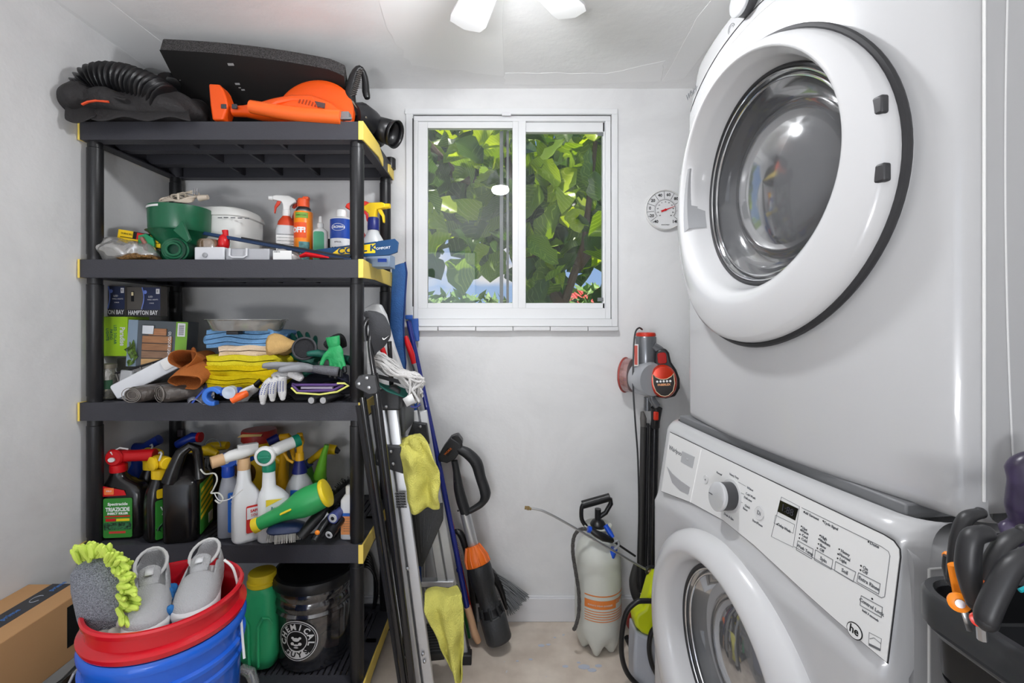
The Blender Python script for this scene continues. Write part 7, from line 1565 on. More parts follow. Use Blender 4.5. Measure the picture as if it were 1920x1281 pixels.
# grey cap with a swoosh
t = thing('baseball_cap', 'dark grey cap with a small white swoosh hung over the black tube handle', 'cap', Wp(706, 610, 1.47))
CG = M('charcoal cap cloth', (62, 63, 66), .85, bump=.3, bscale=300)
g = G(); v = []; f = []
cp_ = [(684, 590, 690, 600, 1.50), (686, 584, 704, 586, 1.49), (688, 590, 722, 594, 1.475), (692, 605, 732, 615, 1.465), (694, 622, 733, 630, 1.46), (694, 640, 722, 648, 1.465), (694, 655, 708, 660, 1.47), (696, 670, 700, 672, 1.475)]
def capf(u, v):
    k = v*(len(cp_)-1); a = int(min(k, len(cp_)-2)); f_ = k-a; r_ = [cp_[a][i]*(1-f_)+cp_[a+1][i]*f_ for i in range(5)]
    p = Wp(r_[0]+(r_[2]-r_[0])*u, r_[1]+(r_[3]-r_[1])*u, r_[4]); p.y -= .022*sin(pi*u)*sin(pi*min(1, v+.15)); return p
g.grid(12, 22, capf); part('crown', g, CG, t, solid=.012, sub=1)
g = G(); g.tube(wpc(1.465, ((686, 600), (693, 592), (702, 598), (699, 610), (690, 606))), .004, 8); part('strap_opening', g, M('dark strap', (38, 38, 40), .8), t)
g = G(); q = [(-.5, .1), (-.42, -.25), (-.2, -.32), (.1, -.15), (.8, .38), (.1, .0), (-.15, -.1), (-.3, -.08), (-.36, .08)]; g.prism([(a*.017, b*.017) for a, b in q], .0012, fr(Wp(722, 634, 1.44), (1, 0, .1), (-.1, 0, 1))); part('swoosh', g, INKW, t, smooth=0)
# string mop resting over the ladder top with a teal cloth head and tag
t = thing('string_mop', 'white string mop head draped over the ladder top with teal band and tag', 'mop', Wp(740, 700, 1.55))
MOP = M('mop cotton', (212, 210, 208), .95, bump=.5, bscale=150); rnd = random.Random(5)
for i in range(64):
    u = i/63; y0 = 664+u*14+rnd.uniform(-4, 4); d0 = 1.49+.14*rnd.random(); x0 = 694+rnd.uniform(-3, 14)
    xm = 735+rnd.uniform(-8, 8); ym = 682+u*18+rnd.uniform(-6, 6); x1 = 765+u*10+rnd.uniform(-10, 22); y1 = 705+rnd.uniform(-8, 12)+18*(1-u); x2 = 768+rnd.uniform(-6, 26); y2 = 735+rnd.uniform(-20, 24)
    pts = [(x0, y0, d0), ((x0+xm)/2, (y0+ym)/2-4+rnd.uniform(-4, 4), d0), (xm, ym, d0+.01), (x1, y1, d0+.02), (x2, y2, d0+.02)]
    g = G(); g.tube(wpc(1.5, pts, 4), .0042, 6); part('mop_strand', g, MOP, t)
g = G(); g.grid(8, 6, lambda u, v: Wp(702+u*66+v*6, 712+u*22+v*(10+14*u)+3*sin(u*6), 1.53-.03*v+.05*u)); part('teal_band', g, M('teal cloth', (38, 98, 88), .85, bump=.3, bscale=150), t, solid=.004, sub=1)
g = G(); q = [Wp(x, y, 1.5) for x, y in ((755, 748), (772, 738), (779, 754), (763, 763))]; g.add(q, [(0, 1, 2, 3)]); part('tag', g, WHT, t, solid=.0015)
g = G(); g.tube(wpc(1.49, ((770, 762), (780, 764), (788, 758))), .003, 6); part('navy_edge', g, NAV, t)
t = thing('wiper_pad', 'dark grey fabric edge lying under the mop strings on the ladder top', 'fabric', Wp(720, 700, 1.6)); g = G(); g.grid(7, 4, lambda u, v: Wp(696+u*60, 698+u*16+v*8, 1.56)); part('pad', g, M('dark grey cloth', (66, 66, 68), .9), t, solid=.005, sub=1)
# white foam board / bag behind cap
t = thing('white_sack', 'white woven sack or board standing behind the grey cap', 'sack', (X_(720, 1.72), 1.72, 0))
g = G(); q = [Wp(x, y, 1.76) for x, y in ((684, 578), (700, 569), (714, 571), (724, 590), (740, 650), (762, 712), (770, 760), (690, 760))]; m_ = Matrix(((1, 0, 0, 0), (0, 0, 1, 1.75), (0, 1, 0, 0), (0, 0, 0, 1))); g.prism([(p.x, p.z) for p in q], .03, m_); part('sheet', g, M('white sheet', (222, 222, 222), .7, bump=.2, bscale=30), t, bevel=.006)
g = G(); plank(g, Wp(725, 750, 1.77), (X_(770, 1.77), 1.77, 0), .06, .02); part('support', g, M('white sheet', ()), t)
# tall blue padded board
t = thing('padded_board', 'tall narrow blue padded board standing between the shelving unit and window', 'board', (X_(745, 1.86), 1.86, 0))
DB = M('blue denim pad', (48, 92, 150), .75, bump=.4, bscale=180, var=.12, vscale=30)
g = G(); rows = [(736, 760, 500, 492), (737, 763, 520, 512), (735, 760, 560, 556), (733, 757, 610, 606), (734, 758, 650, 646), (740, 761, 684, 680), (748, 760, 694, 692)]
def bf(u, v):
    k = v*6; a = int(min(k, 5)); f_ = k-a; r_ = [rows[a][i]*(1-f_)+rows[a+1][i]*f_ for i in range(4)]
    p = Wp(r_[0]+(r_[1]-r_[0])*u, r_[2]+(r_[3]-r_[2])*u, 1.86); p.y -= .012*sin(pi*u); return p
g.grid(8, 25, bf); part('pad', g, DB, t, solid=.02, sub=1)
g = G(); g.tube([bf(1, k/24)+Vector((.002, -.012, 0)) for k in range(25)], .0035, 6); part('piping', g, M('navy piping', (28, 52, 110), .6), t)
g = G(); g.tube([Wp(752, 690, 1.88), (X_(765, 1.88), 1.88, 0)], .012, 10); part('stand_tube', g, GRY, t)
# blue dustpan bracket, red pliers, red screwdriver
t = thing('dustpan', 'royal blue plastic dustpan bracket behind the long blue pole', 'dustpan', (X_(775, 1.9), 1.9, .9)); g = G(); q = [Wp(x, y, 1.92) for x, y in ((764, 598), (783, 597), (785, 640), (774, 641))]; m_ = Matrix(((1, 0, 0, 0), (0, 0, 1, 1.93), (0, 1, 0, 0), (0, 0, 0, 1))); g.prism([(p.x, p.z) for p in q], .012, m_); g.box(tuple(Wp(767, 595, 1.9)), (.03, .02, .018)); part('pan', g, M('royal blue plastic', (42, 88, 170), .4), t, bevel=.003)
g = G(); g.tube([Wp(776, 641, 1.93), (X_(790, 1.93), 1.93, .0)], .006, 8); part('pole', g, M('royal blue plastic', ()), t)
t = thing('long_pliers', 'long red handled tool with steel joint leaning beside the blue pole', 'pliers', Wp(770, 680, 1.84))
g = G(); g.tube(wpc(1.84, ((761, 630), (765, 645), (772, 665), (776, 682))), lr([.006, .012, .012, .009], 16), 12); part('handle', g, RED, t)
g = G(); g.tube([Wp(776, 682, 1.84), Wp(782, 702, 1.84)], [.010, .006], 10); g.tube([Wp(782, 702, 1.84), (X_(800, 1.84), 1.84, 0)], .004, 8); part('steel_joint', g, STL, t)
t = thing('small_broom', 'black pole with red end cap between the cap and the blue padded board', 'pole', Wp(730, 640, 1.7))
g = G(); g.tube([Wp(730, 640, 1.66), (X_(762, 1.66), 1.66, 0)], .0085, 10); part('black_tube', g, PB, t); g = G(); g.tube(wpc(1.65, ((713, 648), (717, 655), (722, 668))), lr([.005, .010, .008], 11), 10); part('red_tip', g, RED, t)
# poles leaning towards the blower
t = thing('long_pole', 'long navy blue metal pole with peach wooden end leaning behind the ladder', 'pole', Wp(872, 1140, 1.82)); WD = M('peach wood', (222, 178, 140), .6, bump=.1, bscale=60)
g = G(); g.tube([Wp(766, 602, 1.91), Wp(820, 855, 1.87), Wp(876, 1140, 1.80)], .0105, 14); part('blue_tube', g, M('navy enamel', (34, 46, 128), .25, coat=.4), t)
q = wpc(1.8, ((876, 1138, 1.80), (884, 1165, 1.80), (890, 1188, 1.795), (897, 1203, 1.80))); g = G(); g.tube(q, lr([.013, .0145, .0135, .0145, .012], len(q)), 14); part('wood_end', g, WD, t, label='peach wooden handle end')
g = G(); g.tube([Wp(861, 1066, 1.818), Wp(862, 1071, 1.817)], .0125, 14); part('joint', g, M('navy enamel', ()), t)
g = G(); g.tube([Wp(822, 870, 1.90), Wp(852, 1005, 1.88)], .008, 10); g.tube([Wp(852, 1005, 1.88), Wp(893, 1185, 1.84)], .004, 8); solo('red_pole', g, M('red enamel', (190, 30, 45), .35), 'thin red pole running behind the navy pole', 'pole')
g = G(); g.tube([Wp(800, 870, 1.94), Wp(852, 1095, 1.88), Wp(862, 1112, 1.86)], .008, 10); g.tube([Wp(862, 1112, 1.86), (X_(880, 1.85), 1.85, 0)], .006, 8); solo('green_pole', g, M('green enamel', (35, 120, 60), .35), 'thin green pole visible below the red one beside the lower yellow cloth', 'pole')
g = G(); g.tube([Wp(846, 1090, 1.78), Wp(872, 1210, 1.78), (X_(874, 1.78), 1.78, .004)], [.014, .016, .018], 4); solo('dark_bar', g, M('dark grey bar', (62, 62, 62), .5), 'dark grey square bar standing right of the lower yellow cloth', 'bar')
# snow brush
t = thing('bristle_brush', 'black brush with a row of bristles standing behind the navy pole', 'brush', Wp(870, 1030, 1.87))
g = G(); g.tube(wpc(1.87, ((852, 996), (862, 1000), (872, 1020), (878, 1052), (884, 1100), (890, 1180))), lr([.008, .014, .016, .012, .012, .012], 26), 10); part('brush_back', g, BLK2, t)
g = G()
for i in range(18):
    for j in range(3): p = Wp(853+i*.95, 998+i*3.1, 1.85+.012*j); g.tube([p, p+Vector((-.014, -.012, -.003))], .0015, 4)
part('bristles', g, M('pinkish bristle', (120, 95, 98), .7), t)['kind'] = 'stuff'
# ================================================================ CORDLESS LEAF BLOWER LEANING ON THE WALL
BD = M('blower charcoal', (40, 41, 43), .45, bump=.1, bscale=200)
t = thing('leaf_blower', 'black and orange cordless leaf blower standing nozzle down against the back wall', 'blower', Wp(935, 1205, 1.78))
pix_prism('battery', ((821, 857), (830, 841), (845, 821), (863, 832), (866, 843), (853, 862), (838, 869), (824, 866)), 1.845, .06, BD, t)
pix_prism('battery_cap', ((846, 820), (858, 816), (867, 828), (866, 838), (858, 836)), 1.85, .05, BLK2, t)
g = G(); g.box((0, 0, 0), (.022, .002, .028), T(*Wp(840, 847, 1.844)) @ R('Y', 35)); b_ = part('badge', g, INK, t, smooth=0); text('WORX', .012, M('orange print2', (235, 120, 40), .5), b_, fr(Wp(840, 847, 1.842), (.62, 0, .6), (-.6, 0, .62)))
g = G(); g.tube(wpc(1.86, ((858, 842), (876, 850), (893, 868), (901, 895), (910, 925), (904, 943), (887, 955), (872, 962))), lr([.016, .022, .024, .021, .022, .014, .012, .012], 36), 14); part('handle', g, BD, t)
g = G(); g.tube(wpc(1.86, ((852, 864), (856, 885), (860, 915), (866, 940), (874, 964))), lr([.013, .014, .020, .022, .021], 21), 14); part('front_grip', g, BD, t)
for (x, y, s_) in ((852, 903, 1), (890, 872, 1), (903, 900, 1), (859, 958, 1)):
    g = G(); g.lathe([(.004, 0), (.003, .001)], 10, fr(Wp(x, y, 1.835), (1, 0, 0), (0, 0, 1))); part('screw', g, BLK, t)
g = G(); g.tube([Wp(872, 962, 1.86), Wp(889, 1030, 1.85)], .021, 20); part('steel_tube', g, M('satin aluminium', (200, 202, 205), .3, metal=.7), t)
fan_a = Wp(886, 1024, 1.84); fan_b = Wp(897, 1060, 1.82); ax = (fan_b-fan_a).normalized()
def axm(o, z):
    z = Vector(z).normalized(); x = Vector((0, 1, 0)).cross(z).normalized(); y = z.cross(x); m = Matrix((x, y, z)).transposed().to_4x4(); m.translation = o; return m
ma = axm(fan_a, ax); L_ = (fan_b-fan_a).length
g = G(); g.lathe([(.026, 0), (.036, L_*.25), (.044, L_*.6), (.047, L_*.95), (.045, L_)], 28, ma); oc = part('orange_cone', g, M('blower orange', (232, 112, 32), .4), t)
for k in range(10):
    a = 2*pi*k/10; g = G(); g.tube([(.028*cos(a), .028*sin(a), 0), (.046*cos(a), .046*sin(a), L_*.6), (.048*cos(a), .048*sin(a), L_*.95)], .0035, 5, m=ma); part('rib', g, M('blower orange', ()), oc)
e_ = Wp(936, 1200, 1.775); ax2 = (e_-fan_b).normalized(); mb = axm(fan_b, ax2); L2 = (e_-fan_b).length
g = G(); g.lathe([(.045, -.004), (.048, .01), (.047, L2*.22), (.040, L2*.30), (.038, L2*.42), (.038, L2*.52), (.042, L2*.56)], 32, mb); part('motor_body', g, BD, t)
g = G(); g.lathe([(.036, L2*.5), (.037, L2*.62), (.046, L2*.68)], 28, mb); part('neck', g, BLK2, t)
for k in range(8):
    a = 2*pi*k/8; g = G(); g.tube([(.041*cos(a), .041*sin(a), L2*.53), (.047*cos(a), .047*sin(a), L2*.68)], .005, 6, m=mb); part('vane', g, BD, t)
g = G(); g.lathe([(.045, L2*.66), (.049, L2*.68), (.048, L2*.98), (.046, L2)], 36, mb, capa=False, capb=False); part('nozzle', g, M('blower grey black', (52, 53, 55), .5, bump=.15, bscale=90), t, solid=.003)
# broom
t = thing('broom', 'grey bristled broom standing in the corner behind the leaf blower', 'broom', Wp(930, 1110, 1.9))
g = G(); q = wpc(1.90, ((905, 1065), (920, 1075), (935, 1095), (944, 1120), (950, 1140))); g.tube(q, lr([.03, .028, .02, .014], len(q)), 12, flat=.6); part('broom_head', g, BLK2, t)
g = G(); rnd = random.Random(6)
for i in range(240):
    u = rnd.random(); a = Wp(922+u*26, 1070+u*66, 1.905+rnd.uniform(-.012, .012)); b = Wp(988-u*32+rnd.uniform(-6, 7), 1117+u*34+rnd.uniform(-4, 5), 1.90+rnd.uniform(-.02, .02)); g.tube([a, (a+b)/2+Vector((.0, 0, .008)), b], .0012, 4)
part('bristles', g, M('grey bristles', (128, 130, 132), .7), t)['kind'] = 'stuff'
g = G(); g.tube([Wp(880, 1075, 1.93), Wp(905, 1068, 1.92)], .02, 10); g.sph(tuple(Wp(895, 1100, 1.90)), (.035, .02, .07), 14); part('dark_block', g, BLK2, t)
# ================================================================ VACUUM ON THE WALL
t = thing('stick_vacuum', 'red and grey stick vacuum hung upside down on the back wall above its tube', 'vacuum cleaner', Wp(1220, 700, 1.86))
GMT = M('smoked metallic grey', (120, 122, 126), .25, metal=.5); VRD = M('metallic red orange', (205, 52, 22), .2, metal=.35, coat=.6); SMK = glassy('smoked dust bin', (165, 168, 172), .3, .06, .15); VBK = M('vac black', (34, 34, 36), .35)
d = 1.86
mz = lambda x, y, dd=d: T(*Wp(x, y, dd)) 
g = G(); g.lathe([(.037, -.15), (.040, -.10), (.040, -.01), (.036, -.004)], 32, mz(1211, 628)); part('motor_cylinder', g, GMT, t)
g = G(); g.lathe([(.037, -.006), (.0385, .0), (.036, .008), (.03, .010), (.001, .010)], 32, mz(1211, 628)); part('red_top', g, M('vac red', (200, 50, 30), .35), t)
g = G(); g.box((0, 0, 0), (.018, .004, .085), T(*Wp(1193, 666, 1.825)) @ R('Z', -40)); lb = part('white_label', g, WHT, t, smooth=0, bevel=.001); g = G(); g.box((0, -.0025, 0), (.012, .002, .075), T(*Wp(1193, 666, 1.825)) @ R('Z', -40)); part('label_red', g, M('salmon print', (190, 90, 80), .5), lb, smooth=0)
mf = fr(Wp(1212, 710, 1.85), (1, .35, 0), (0, 0, 1))
g = G(); g.lathe([(.052, -.045), (.066, -.03), (.068, .03), (.062, .045)], 40, mf); part('dust_bin', g, M('satin silver grey', (178, 180, 184), .3, metal=.3), t)
g = G(); g.lathe([(.05, -.075), (.066, -.07), (.070, -.05), (.068, -.03)], 40, fr(Wp(1200, 705, 1.90), (1, 1.3, 0), (0, 0, 1))); part('rear_cup', g, glassy('pinkish clear', (190, 130, 125), .4, .08, .15), t)
g = G(); ring(g, fr(Wp(1199, 705, 1.905), (1, 1.3, 0), (0, 0, 1)), 0, 0, .070, -.06, .004, n=40); part('cup_rim', g, M('dull red', (170, 70, 62), .4), t)
g = G(); q = wpc(1.83, ((1224, 648), (1236, 656), (1244, 668), (1240, 690), (1226, 720), (1222, 745), (1232, 762))); g.tube(q, lr([.014, .017, .015, .014, .014, .014], len(q)), 12); part('frame_tube', g, GMT, t)
g = G(); q = wpc(1.83, ((1243, 745), (1247, 722), (1249, 690), (1250, 665), (1252, 655))); 
head = fr(Wp(1243, 712, 1.815), (1, -.25, .08), (-.08, 0, 1)) @ Matrix.Diagonal((1.18, 1.2, 1.1, 1))
g = G(); o_ = [(.0, -.062), (.03, -.056), (.046, -.03), (.048, 0), (.040, .03), (.026, .055), (.022, .085), (.014, .098), (0, .101), (-.014, .098), (-.022, .085), (-.026, .055), (-.040, .03), (-.048, 0), (-.046, -.03), (-.03, -.056)]
g.prism([(a+.004, b) for a, b in o_], .05, head, z0=-.045); part('handle_body', g, VBK, t, bevel=.008, bseg=3)
g = G(); g.loft([(0, -.004, 0, .043, .054, 2.1), (0, -.004, .014, .042, .053, 2.1), (0, -.004, .022, .036, .047, 2.1), (0, -.004, .024, .01, .012, 2)], 40, head); part('red_disc', g, VRD, t)
g = G(); q = [(-.032, .022), (-.024, .012), (-.01, .005), (0, .004), (.01, .005), (.024, .012), (.032, .022), (.033, -.01), (.026, -.034), (.012, -.047), (0, -.050), (-.012, -.047), (-.026, -.034), (-.033, -.01)]
g.prism(q, .003, head, z0=.0235); sh = part('black_shield', g, M('shield black', (40, 34, 32), .3), t, bevel=.001)
g = G(); g.tube([(a, b, .0262) for a, b in q], .0012, 6, closed=True, m=head); part('shield_outline', g, M('cream outline', (230, 205, 170), .4), sh)
for k in range(5):
    g = G(); g.lathe([(.0036, 0), (.0036, .001)], 10, head @ T(-.020+.010*k, -.002, .0265)); part('icon_dot', g, INKW, sh)
text('FABERLEX', .0088, M('orange white print', (240, 170, 120), .5), sh, head @ T(0, -.013, .0268), bold=.0004)
g = G(); g.prism(rrect(-.012, .016, .052, .088, .008), .006, head, z0=.004); part('power_button', g, M('dark red gloss', (165, 22, 18), .2), t, bevel=.002)
g = G(); g.tube([Wp(1231, 765, 1.84), Wp(1229, 790, 1.85), Wp(1228, 800, 1.86)], [.022, .017, .018], 16); part('tube_socket', g, VBK, t)
g = G(); g.box(tuple(Wp(1230, 780, 1.825)), (.02, .012, .035)); part('release_button', g, M('vac red', ()), t, bevel=.005)
g = G(); g.cyl(Wp(1228, 790, 1.87), Wp(1222, 1120, 1.86), .0155, n=20); part('wand_tube', g, PB, t)
g = G(); g.cyl(Wp(1214, 770, 1.88), Wp(1214, 745, 1.88), .014, n=14); part('joint_tube', g, GMT, t)
# cords and crevice tools hanging beside the wand
for k, (x0, x1, r_, m_) in enumerate(((1206, 1200, .011, M('grey black rubber', (64, 63, 62), .5)), (1215, 1211, .006, VBK), (1218, 1217, .005, M('grey black rubber', ())), (1210, 1206, .006, VBK))):
    g = G(); g.tube(wpc(1.87, ((x0, 790+k*4, 1.875), (x0-2, 900, 1.88), (x1, 1050, 1.88), (x1, 1110, 1.87))), r_, 10); part('hanging_cord', g, m_, t)
g = G(); g.tube(wpc(1.87, ((1204, 772), (1206, 785), (1206, 800))), lr([.006, .013, .011], 11), 10); part('crevice_tip', g, M('grey rubber tip', (95, 93, 90), .5), t)
g = G(); g.tube(wpc(1.83, ((1204, 618, 1.85), (1198, 615), (1191, 625), (1188, 660), (1187, 720), (1191, 790), (1196, 860), (1198, 960), (1196, 1060), (1200, 1110))), .0035, 8); part('power_cord', g, VBK, t)
g = G(); g.tube(wpc(1.86, ((1192, 1060), (1187, 1090), (1192, 1115), (1202, 1128), (1214, 1128), (1226, 1110))), lr([.010, .016, .018, .02, .02, .014], 26), 12); part('floor_head_bag', g, M('grey black rubber', ()), t)
# ================================================================ GARDEN SPRAYER TANK
d = 1.80
TK = M('tank white plastic', (206, 208, 200), .38, sub=0, var=.03, vscale=4)
t = thing('pump_sprayer', 'white plastic pump sprayer tank with orange printed label standing on the floor', 'sprayer', (X_(1121, d), d, 0))
k_ = d/F; zz = lambda y: Z_(y, d)
def tankr(z, a): # five lobed foot
    f_ = max(0, 1-z/.10); return 1-.16*f_*f_*(1+cos(5*a))/1.0*.9
secs = [(.000, .055), (.006, .064), (.03, .075), (.06, .083), (.09, .0865), (.12, .088), (.30, .088), (.315, .0865), (.33, .085), (.345, .0865), (.36, .086), (.385, .080), (.405, .068), (.42, .052), (.428, .034), (.432, .030)]
g = G(); v = []; f = []; n = 60
for z, r in secs:
    for k in range(n):
        a = 2*pi*k/n+.5; r2 = r*tankr(z, a); zl_ = z+ (.028*max(0, 1-z/.09)*(1+cos(5*a))*.5)
        v.append((r2*cos(a), r2*sin(a), zl_))
for i in range(len(secs)-1):
    for k in range(n): f.append((i*n+k, i*n+(k+1) % n, (i+1)*n+(k+1) % n, (i+1)*n+k))
f.append(tuple(range(n))[::-1]); f.append(tuple((len(secs)-1)*n+k for k in range(n))); g.add(v, f); P('tank', g, TK, t, smooth=60)
g = G(); g.lathe([(.030, .425), (.032, .44), (.048, .455), (.055, .468), (.052, .472), (.04, .462), (.03, .46)], 36, capb=True); P('funnel_collar', g, M('tank white plastic', ()), t)
g = G(); g.lathe([(.026, .455), (.03, .472), (.022, .485), (.012, .49), (.012, .53)], 24); P('pump_cap', g, BLK2, t)
g = G(); g.tube(crv([Vector(p) for p in ((-.045, 0, .462), (-.062, 0, .49), (-.062, 0, .535), (-.05, 0, .552))], 4), .008, 10); g.tube([(-.06, 0, .545), (.0, -.0, .562), (.046, 0, .575)], .0155, 16); g.tube([(.046, 0, .57), (.05, 0, .55), (.03, 0, .515), (.0, 0, .495)], .009, 10); P('pump_handle', g, BLK2, t)
OP = M('orange print3', (222, 128, 60), .5)
for k in range(4):
    g = G(); band(g, .088, .088, .240-.006*k-(k > 0)*.012, .2445-.006*k-(k > 0)*.012, -45, 75-9*k, .0008); P('printed_line', g, OP, t)
g = G(); band(g, .088, .088, .195, .222, -45, 35, .0008); P('printed_block', g, OP, t)
for k in range(5): g = G(); band(g, .088, .088, .184-.009*k, .187-.009*k, -45, 70+(k % 2)*5, .0008); P('printed_line', g, OP, t)
bend_text('ALWAYS WEAR GOGGLES', .008, M('tank white plastic', ()), t, .0888, .208, -6)
g = G(); g.tube([Wp(1106, 993, 1.73), Wp(1118, 1001, 1.72), Wp(1132, 1008, 1.72), Wp(1148, 1014, 1.73)], [.009, .013, .015, .009], 14); part('spray_grip', g, BLK2, t)
g = G(); g.tube([Wp(1102, 992, 1.73), Wp(1108, 994, 1.73)], .012, 14); g.tube([Wp(1135, 985, 1.75), Wp(1144, 1000, 1.74), (Wp(1150, 1008, 1.73))], [.009, .010, .006], 10); g.tube([Wp(1152, 1028, 1.74), Wp(1146, 1044, 1.74)], .013, 14); part('blue_fittings', g, M('fitting blue', (25, 80, 200), .35), t)
g = G(); g.tube([Wp(1148, 1014, 1.73), Wp(1191, 1043, 1.76)], .004, 8); part('valve_rod', g, BLK, t)
q = wpc(1.72, ((1100, 992), (1086, 994), (1076, 1008), (1074, 1035), (1079, 1070), (1085, 1110), (1085, 1150), (1079, 1175), (1076, 1180, 1.74))); g = G(); g.tube(q, [.0062+.0009*(i % 2) for i in range(len(q))], 10); part('braided_hose', g, M('grey braided hose', (92, 90, 88), .5, bump=1, bscale=300, var=.5, vscale=300), t, smooth=20)
g = G(); q = wpc(1.73, ((1152, 1030), (1160, 1022), (1158, 1014), (1150, 1018))); g.tube(q, .0045, 8); part('clip', g, GRY, t)
# metal wand
t = thing('spray_wand', 'long bent steel spray wand with brass tip crossing in front of the sprayer tank', 'wand', Wp(1100, 1000, 1.66))
g = G(); g.tube(wpc(1.66, ((994, 953), (1010, 956), (1024, 961), (1060, 980), (1150, 1033), (1218, 1072)), 5), .0042, 10); part('wand_tube', g, STL, t)
g = G(); a = Wp(984, 952, 1.66); b = Wp(995, 954, 1.66); g.tube([a, a+(b-a)*.3], .0065, 6); g.tube([a+(b-a)*.35, a+(b-a)*.75], .0075, 6); g.tube([a+(b-a)*.8, b+(b-a)*.1], .0055, 12); part('brass_tip', g, M('brass', (150, 128, 85), .3, metal=.8), t, smooth=20)
g = G(); g.tube([Wp(1216, 1071, 1.66), Wp(1232, 1080, 1.66)], [.008, .007], 10); part('brass_nut', g, M('copper', (190, 150, 120), .35, metal=.6), t)
# lime green sprayer, partly behind the washer
LIMP = M('lime plastic', (205, 218, 30), .3)
d = 1.62
t = thing('battery_sprayer', 'lime green and grey handheld sprayer half hidden behind the washing machine', 'sprayer', (X_(1218, d), d, 0))
pix_prism('lime_housing', ((1232, 1083), (1222, 1098), (1214, 1126), (1209, 1143), (1196, 1152), (1191, 1162), (1193, 1178), (1204, 1189), (1222, 1196), (1240, 1197), (1244, 1083)), 1.60, .07, LIMP, t, .012, bseg=3)
pix_prism('grey_tank', ((1191, 1182), (1204, 1190), (1222, 1198), (1240, 1198), (1240, 1330), (1190, 1330), (1189, 1240)), 1.60, .08, M('cool grey plastic', (178, 182, 190), .45), t, .01, bseg=3)
for y in (1106, 1139): 
    g = G(); g.lathe([(.005, 0), (.004, .001)], 10, fr(Wp(1227, y, 1.597), (1, 0, 0), (0, 0, 1))); part('screw_hole', g, INK, t)
g = G(); g.tube(wpc(1.58, ((1238, 1128), (1210, 1127), (1192, 1130), (1174, 1150), (1166, 1190), (1166, 1230), (1176, 1262), (1196, 1285), (1215, 1300))), .0085, 12); part('black_hose', g, BLK2, t)
g = G(); g.tube(wpc(1.585, ((1238, 1170), (1222, 1185), (1217, 1215), (1222, 1245), (1234, 1270))), .008, 12); part('hose_loop', g, BLK2, t)
g = G(); q = wpc(1.66, ((1228, 1064), (1216, 1064), (1212, 1072), (1222, 1078))); g.tube(q, .006, 8); part('trigger_loop', g, BLK2, t)
t = thing('red_tool', 'dark red plastic tool end lying on the floor behind the black hose', 'tool', (X_(1180, 1.75), 1.75, 0)); 
g = G(); g.tube(wpc(1.74, ((1186, 1140), (1178, 1155), (1182, 1172), (1190, 1185), (1184, 1200), (1190, 1222))), lr([.008, .016, .014, .012, .014, .006], 26), 12); part('tool_body', g, M('maroon plastic', (120, 32, 28), .35), t)
g = G(); g.tube(wpc(1.735, ((1182, 1168), (1190, 1176), (1192, 1182))), .009, 10); g.tube([Wp(1176, 1195, 1.74), (X_(1190, 1.74), 1.74, .004)], [.012, .006], 8); part('black_end', g, BLK2, t)
# ================================================================ TOOL CADDY WITH SHEARS, NEAR RIGHT
t = thing('tool_caddy', 'black plastic caddy bin at the lower right corner holding shears', 'caddy', (X_(1900, .5), .42, .78))
CDY = M('caddy charcoal', (48, 49, 51), .38, coat=.2)
def csec(z, gr, y0=.30, y1=.545, x0=.488, x1=.80, r=.035):
    q = []
    for cx, cy, a0 in ((x0+r, y0+r, 180), (x1-r, y0+r, 270), (x1-r, y1-r, 0), (x0+r, y1-r, 90)):
        for k in range(8): a = radians(a0+90*k/7); q.append((cx+(r+gr)*cos(a)-0, cy+(r+gr)*sin(a), z))
    return q
zt = H-.302
def cloft(secs, capb=False, capa=False):
    g = G(); v = []; f = []
    for z, gr in secs: v += csec(z, gr)
    n = 32
    for i in range(len(secs)-1):
        for k in range(n): f.append((i*n+k, i*n+(k+1) % n, (i+1)*n+(k+1) % n, (i+1)*n+k))
    if capa: f.append(tuple(range(n)))
    g.add(v, f); return g
part('rim', cloft([(zt-.038, .004), (zt-.034, .012), (zt-.004, .012), (zt, .009), (zt, .002), (zt-.006, 0)]), CDY, t)
part('bin_body', cloft([(zt-.30, -.025), (zt-.05, -.006), (zt-.048, .002), (zt-.044, .004), (zt-.040, .008), (zt-.036, .006)], capa=True), CDY, t)
part('bin_inside', cloft([(zt-.004, .001), (zt-.09, -.004), (zt-.092, -.03)], capa=False), BLK2, t)
g = G(); g.prism([(p[0], p[1]) for p in csec(0, -.006)], .004, T(0, 0, zt-.10)); part('liner', g, BLK2, t)
t = thing('cart', 'dark grey cart post under the black tool caddy', 'cart', (.6, .42, 0)); g = G(); slab(g, .53, .75, .33, .52, zt-.33, zt-.302); slab(g, .56, .60, .36, .40, .0, zt-.33); slab(g, .56, .60, .46, .50, .0, zt-.33); slab(g, .70, .74, .36, .40, 0, zt-.33); slab(g, .70, .74, .46, .50, .0, zt-.33); part('cart_frame', g, M('dark cart', (60, 60, 60), .5), t)
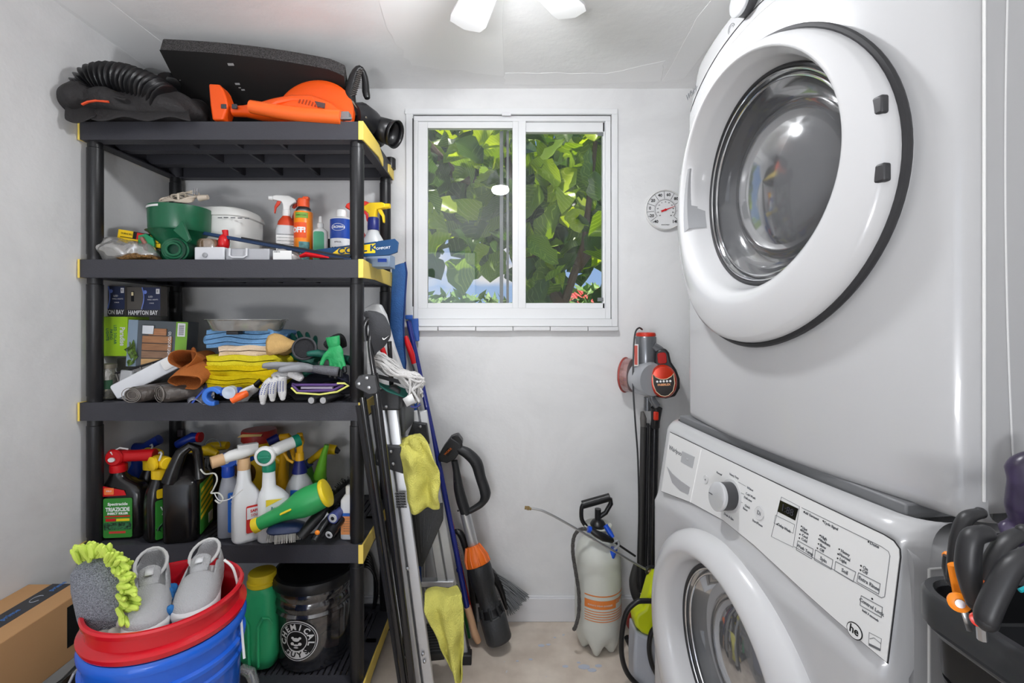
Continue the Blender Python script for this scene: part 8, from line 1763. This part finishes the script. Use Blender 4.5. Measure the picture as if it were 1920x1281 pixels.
# shears
HB = M('handle black soft', (38, 38, 40), .42); HO = M('handle orange', (245, 140, 30), .35)
def handle(t, d, pts, rad, flat=.75, mat=HB, name='handle'):
    q = wpc(d, pts, 6); g = G(); g.tube(q, lr(rad, len(q)), 16, flat=flat); g.sph(tuple(q[0]), rad[0]*.98, 12); g.sph(tuple(q[-1]), rad[-1]*.98, 12); return part(name, g, mat, t)
t = thing('pruning_shears', 'black handled pruning shears with orange pivot, standing leftmost in the caddy', 'shears', Wp(1800, 1130, .47))
handle(t, .49, ((1838, 962), (1812, 972), (1797, 1005), (1790, 1050), (1786, 1090)), [.006, .0075, .0075, .007, .006], .8)
handle(t, .45, ((1848, 1000), (1822, 1010), (1815, 1060), (1822, 1105), (1828, 1130)), [.008, .0095, .0105, .009, .0075], .9)
g = G(); g.tube(wpc(.48, ((1790, 1058), (1794, 1080), (1798, 1100), (1800, 1112))), [.007]*16, 10, flat=.6); part('orange_neck', g, HO, t)
g = G(); g.lathe([(.0085, 0), (.009, .004), (.006, .006)], 20, fr(Wp(1796, 1128, .465), (1, -.6, 0), (0, .2, 1))); part('orange_pivot', g, HO, t); g = G(); g.lathe([(.004, .004), (.004, .0075)], 12, fr(Wp(1796, 1128, .465), (1, -.6, 0), (0, .2, 1))); part('pivot_screw', g, STL, t)
g = G(); q = [Wp(1798, 1135, .46), Wp(1816, 1150, .46), Wp(1824, 1185, .46), Wp(1812, 1182, .465)]; g.add(q, [(0, 1, 2, 3)]); part('blade', g, STL, t, solid=.002)
g = G(); g.tube([Wp(1779, 1043, .50), Wp(1778, 1065, .50), Wp(1784, 1092, .49)], [.005, .0055, .005], 10); part('spring_catch', g, HB, t)
g = G(); g.sph(tuple(Wp(1777, 1043, .505)), .005, 10); part('orange_tip', g, HO, t)
t = thing('garden_scissors', 'black handled garden scissors with orange and red pivots, right of the pruning shears', 'scissors', Wp(1860, 1130, .43))
handle(t, .47, ((1922, 998), (1888, 1015), (1862, 1050), (1845, 1095)), [.008, .0095, .009, .006], .6)
handle(t, .42, ((1940, 1040), (1900, 1060), (1872, 1105), (1852, 1150), (1850, 1165)), [.009, .0095, .010, .010, .009], .85)
g = G(); g.tube([Wp(1845, 1092, .45), Wp(1843, 1108, .45), Wp(1842, 1125, .45)], [.006, .008, .004], 10); part('orange_pivot', g, M('deep orange', (240, 105, 25), .35), t)
g = G(); g.lathe([(.0055, 0), (.006, .004), (.003, .005)], 16, fr(Wp(1831, 1160, .44), (1, -.5, 0), (0, .2, 1))); part('red_pivot', g, M('bright red', (225, 45, 25), .3), t)
g = G(); g.tube([Wp(1838, 1150, .45), Wp(1842, 1200, .45)], .004, 8); part('blade', g, STL, t)
# dark purple bag hanging at the right edge
t = thing('purple_bag', 'dark purple and black glossy bag hanging at the right edge beside the dryer', 'bag', Wp(1915, 930, .52))
g = G(); crumple(g, Wp(1926, 925, .55), (.020, .02, .050), .006, 40, 4, 20); crumple(g, Wp(1925, 1000, .56), (.03, .02, .014), .012, 40, 5, 16); part('bag_body', g, M('dark purple film', (52, 44, 66), .3, var=.4, vscale=30), t, remesh=.004, soft=2)
g = G(); g.tube(wpc(.56, ((1862, 1012), (1874, 1006), (1885, 1014), (1898, 1006))), .004, 8); part('black_strap', g, BLK2, t)
g = G(); g.tube([Wp(1912, 1108, .44), Wp(1925, 1102, .44)], .002, 6); solo('teal_pen', g, M('teal pen', (20, 160, 170), .4), 'small teal pen tip sticking out inside the caddy at the frame edge', 'pen')
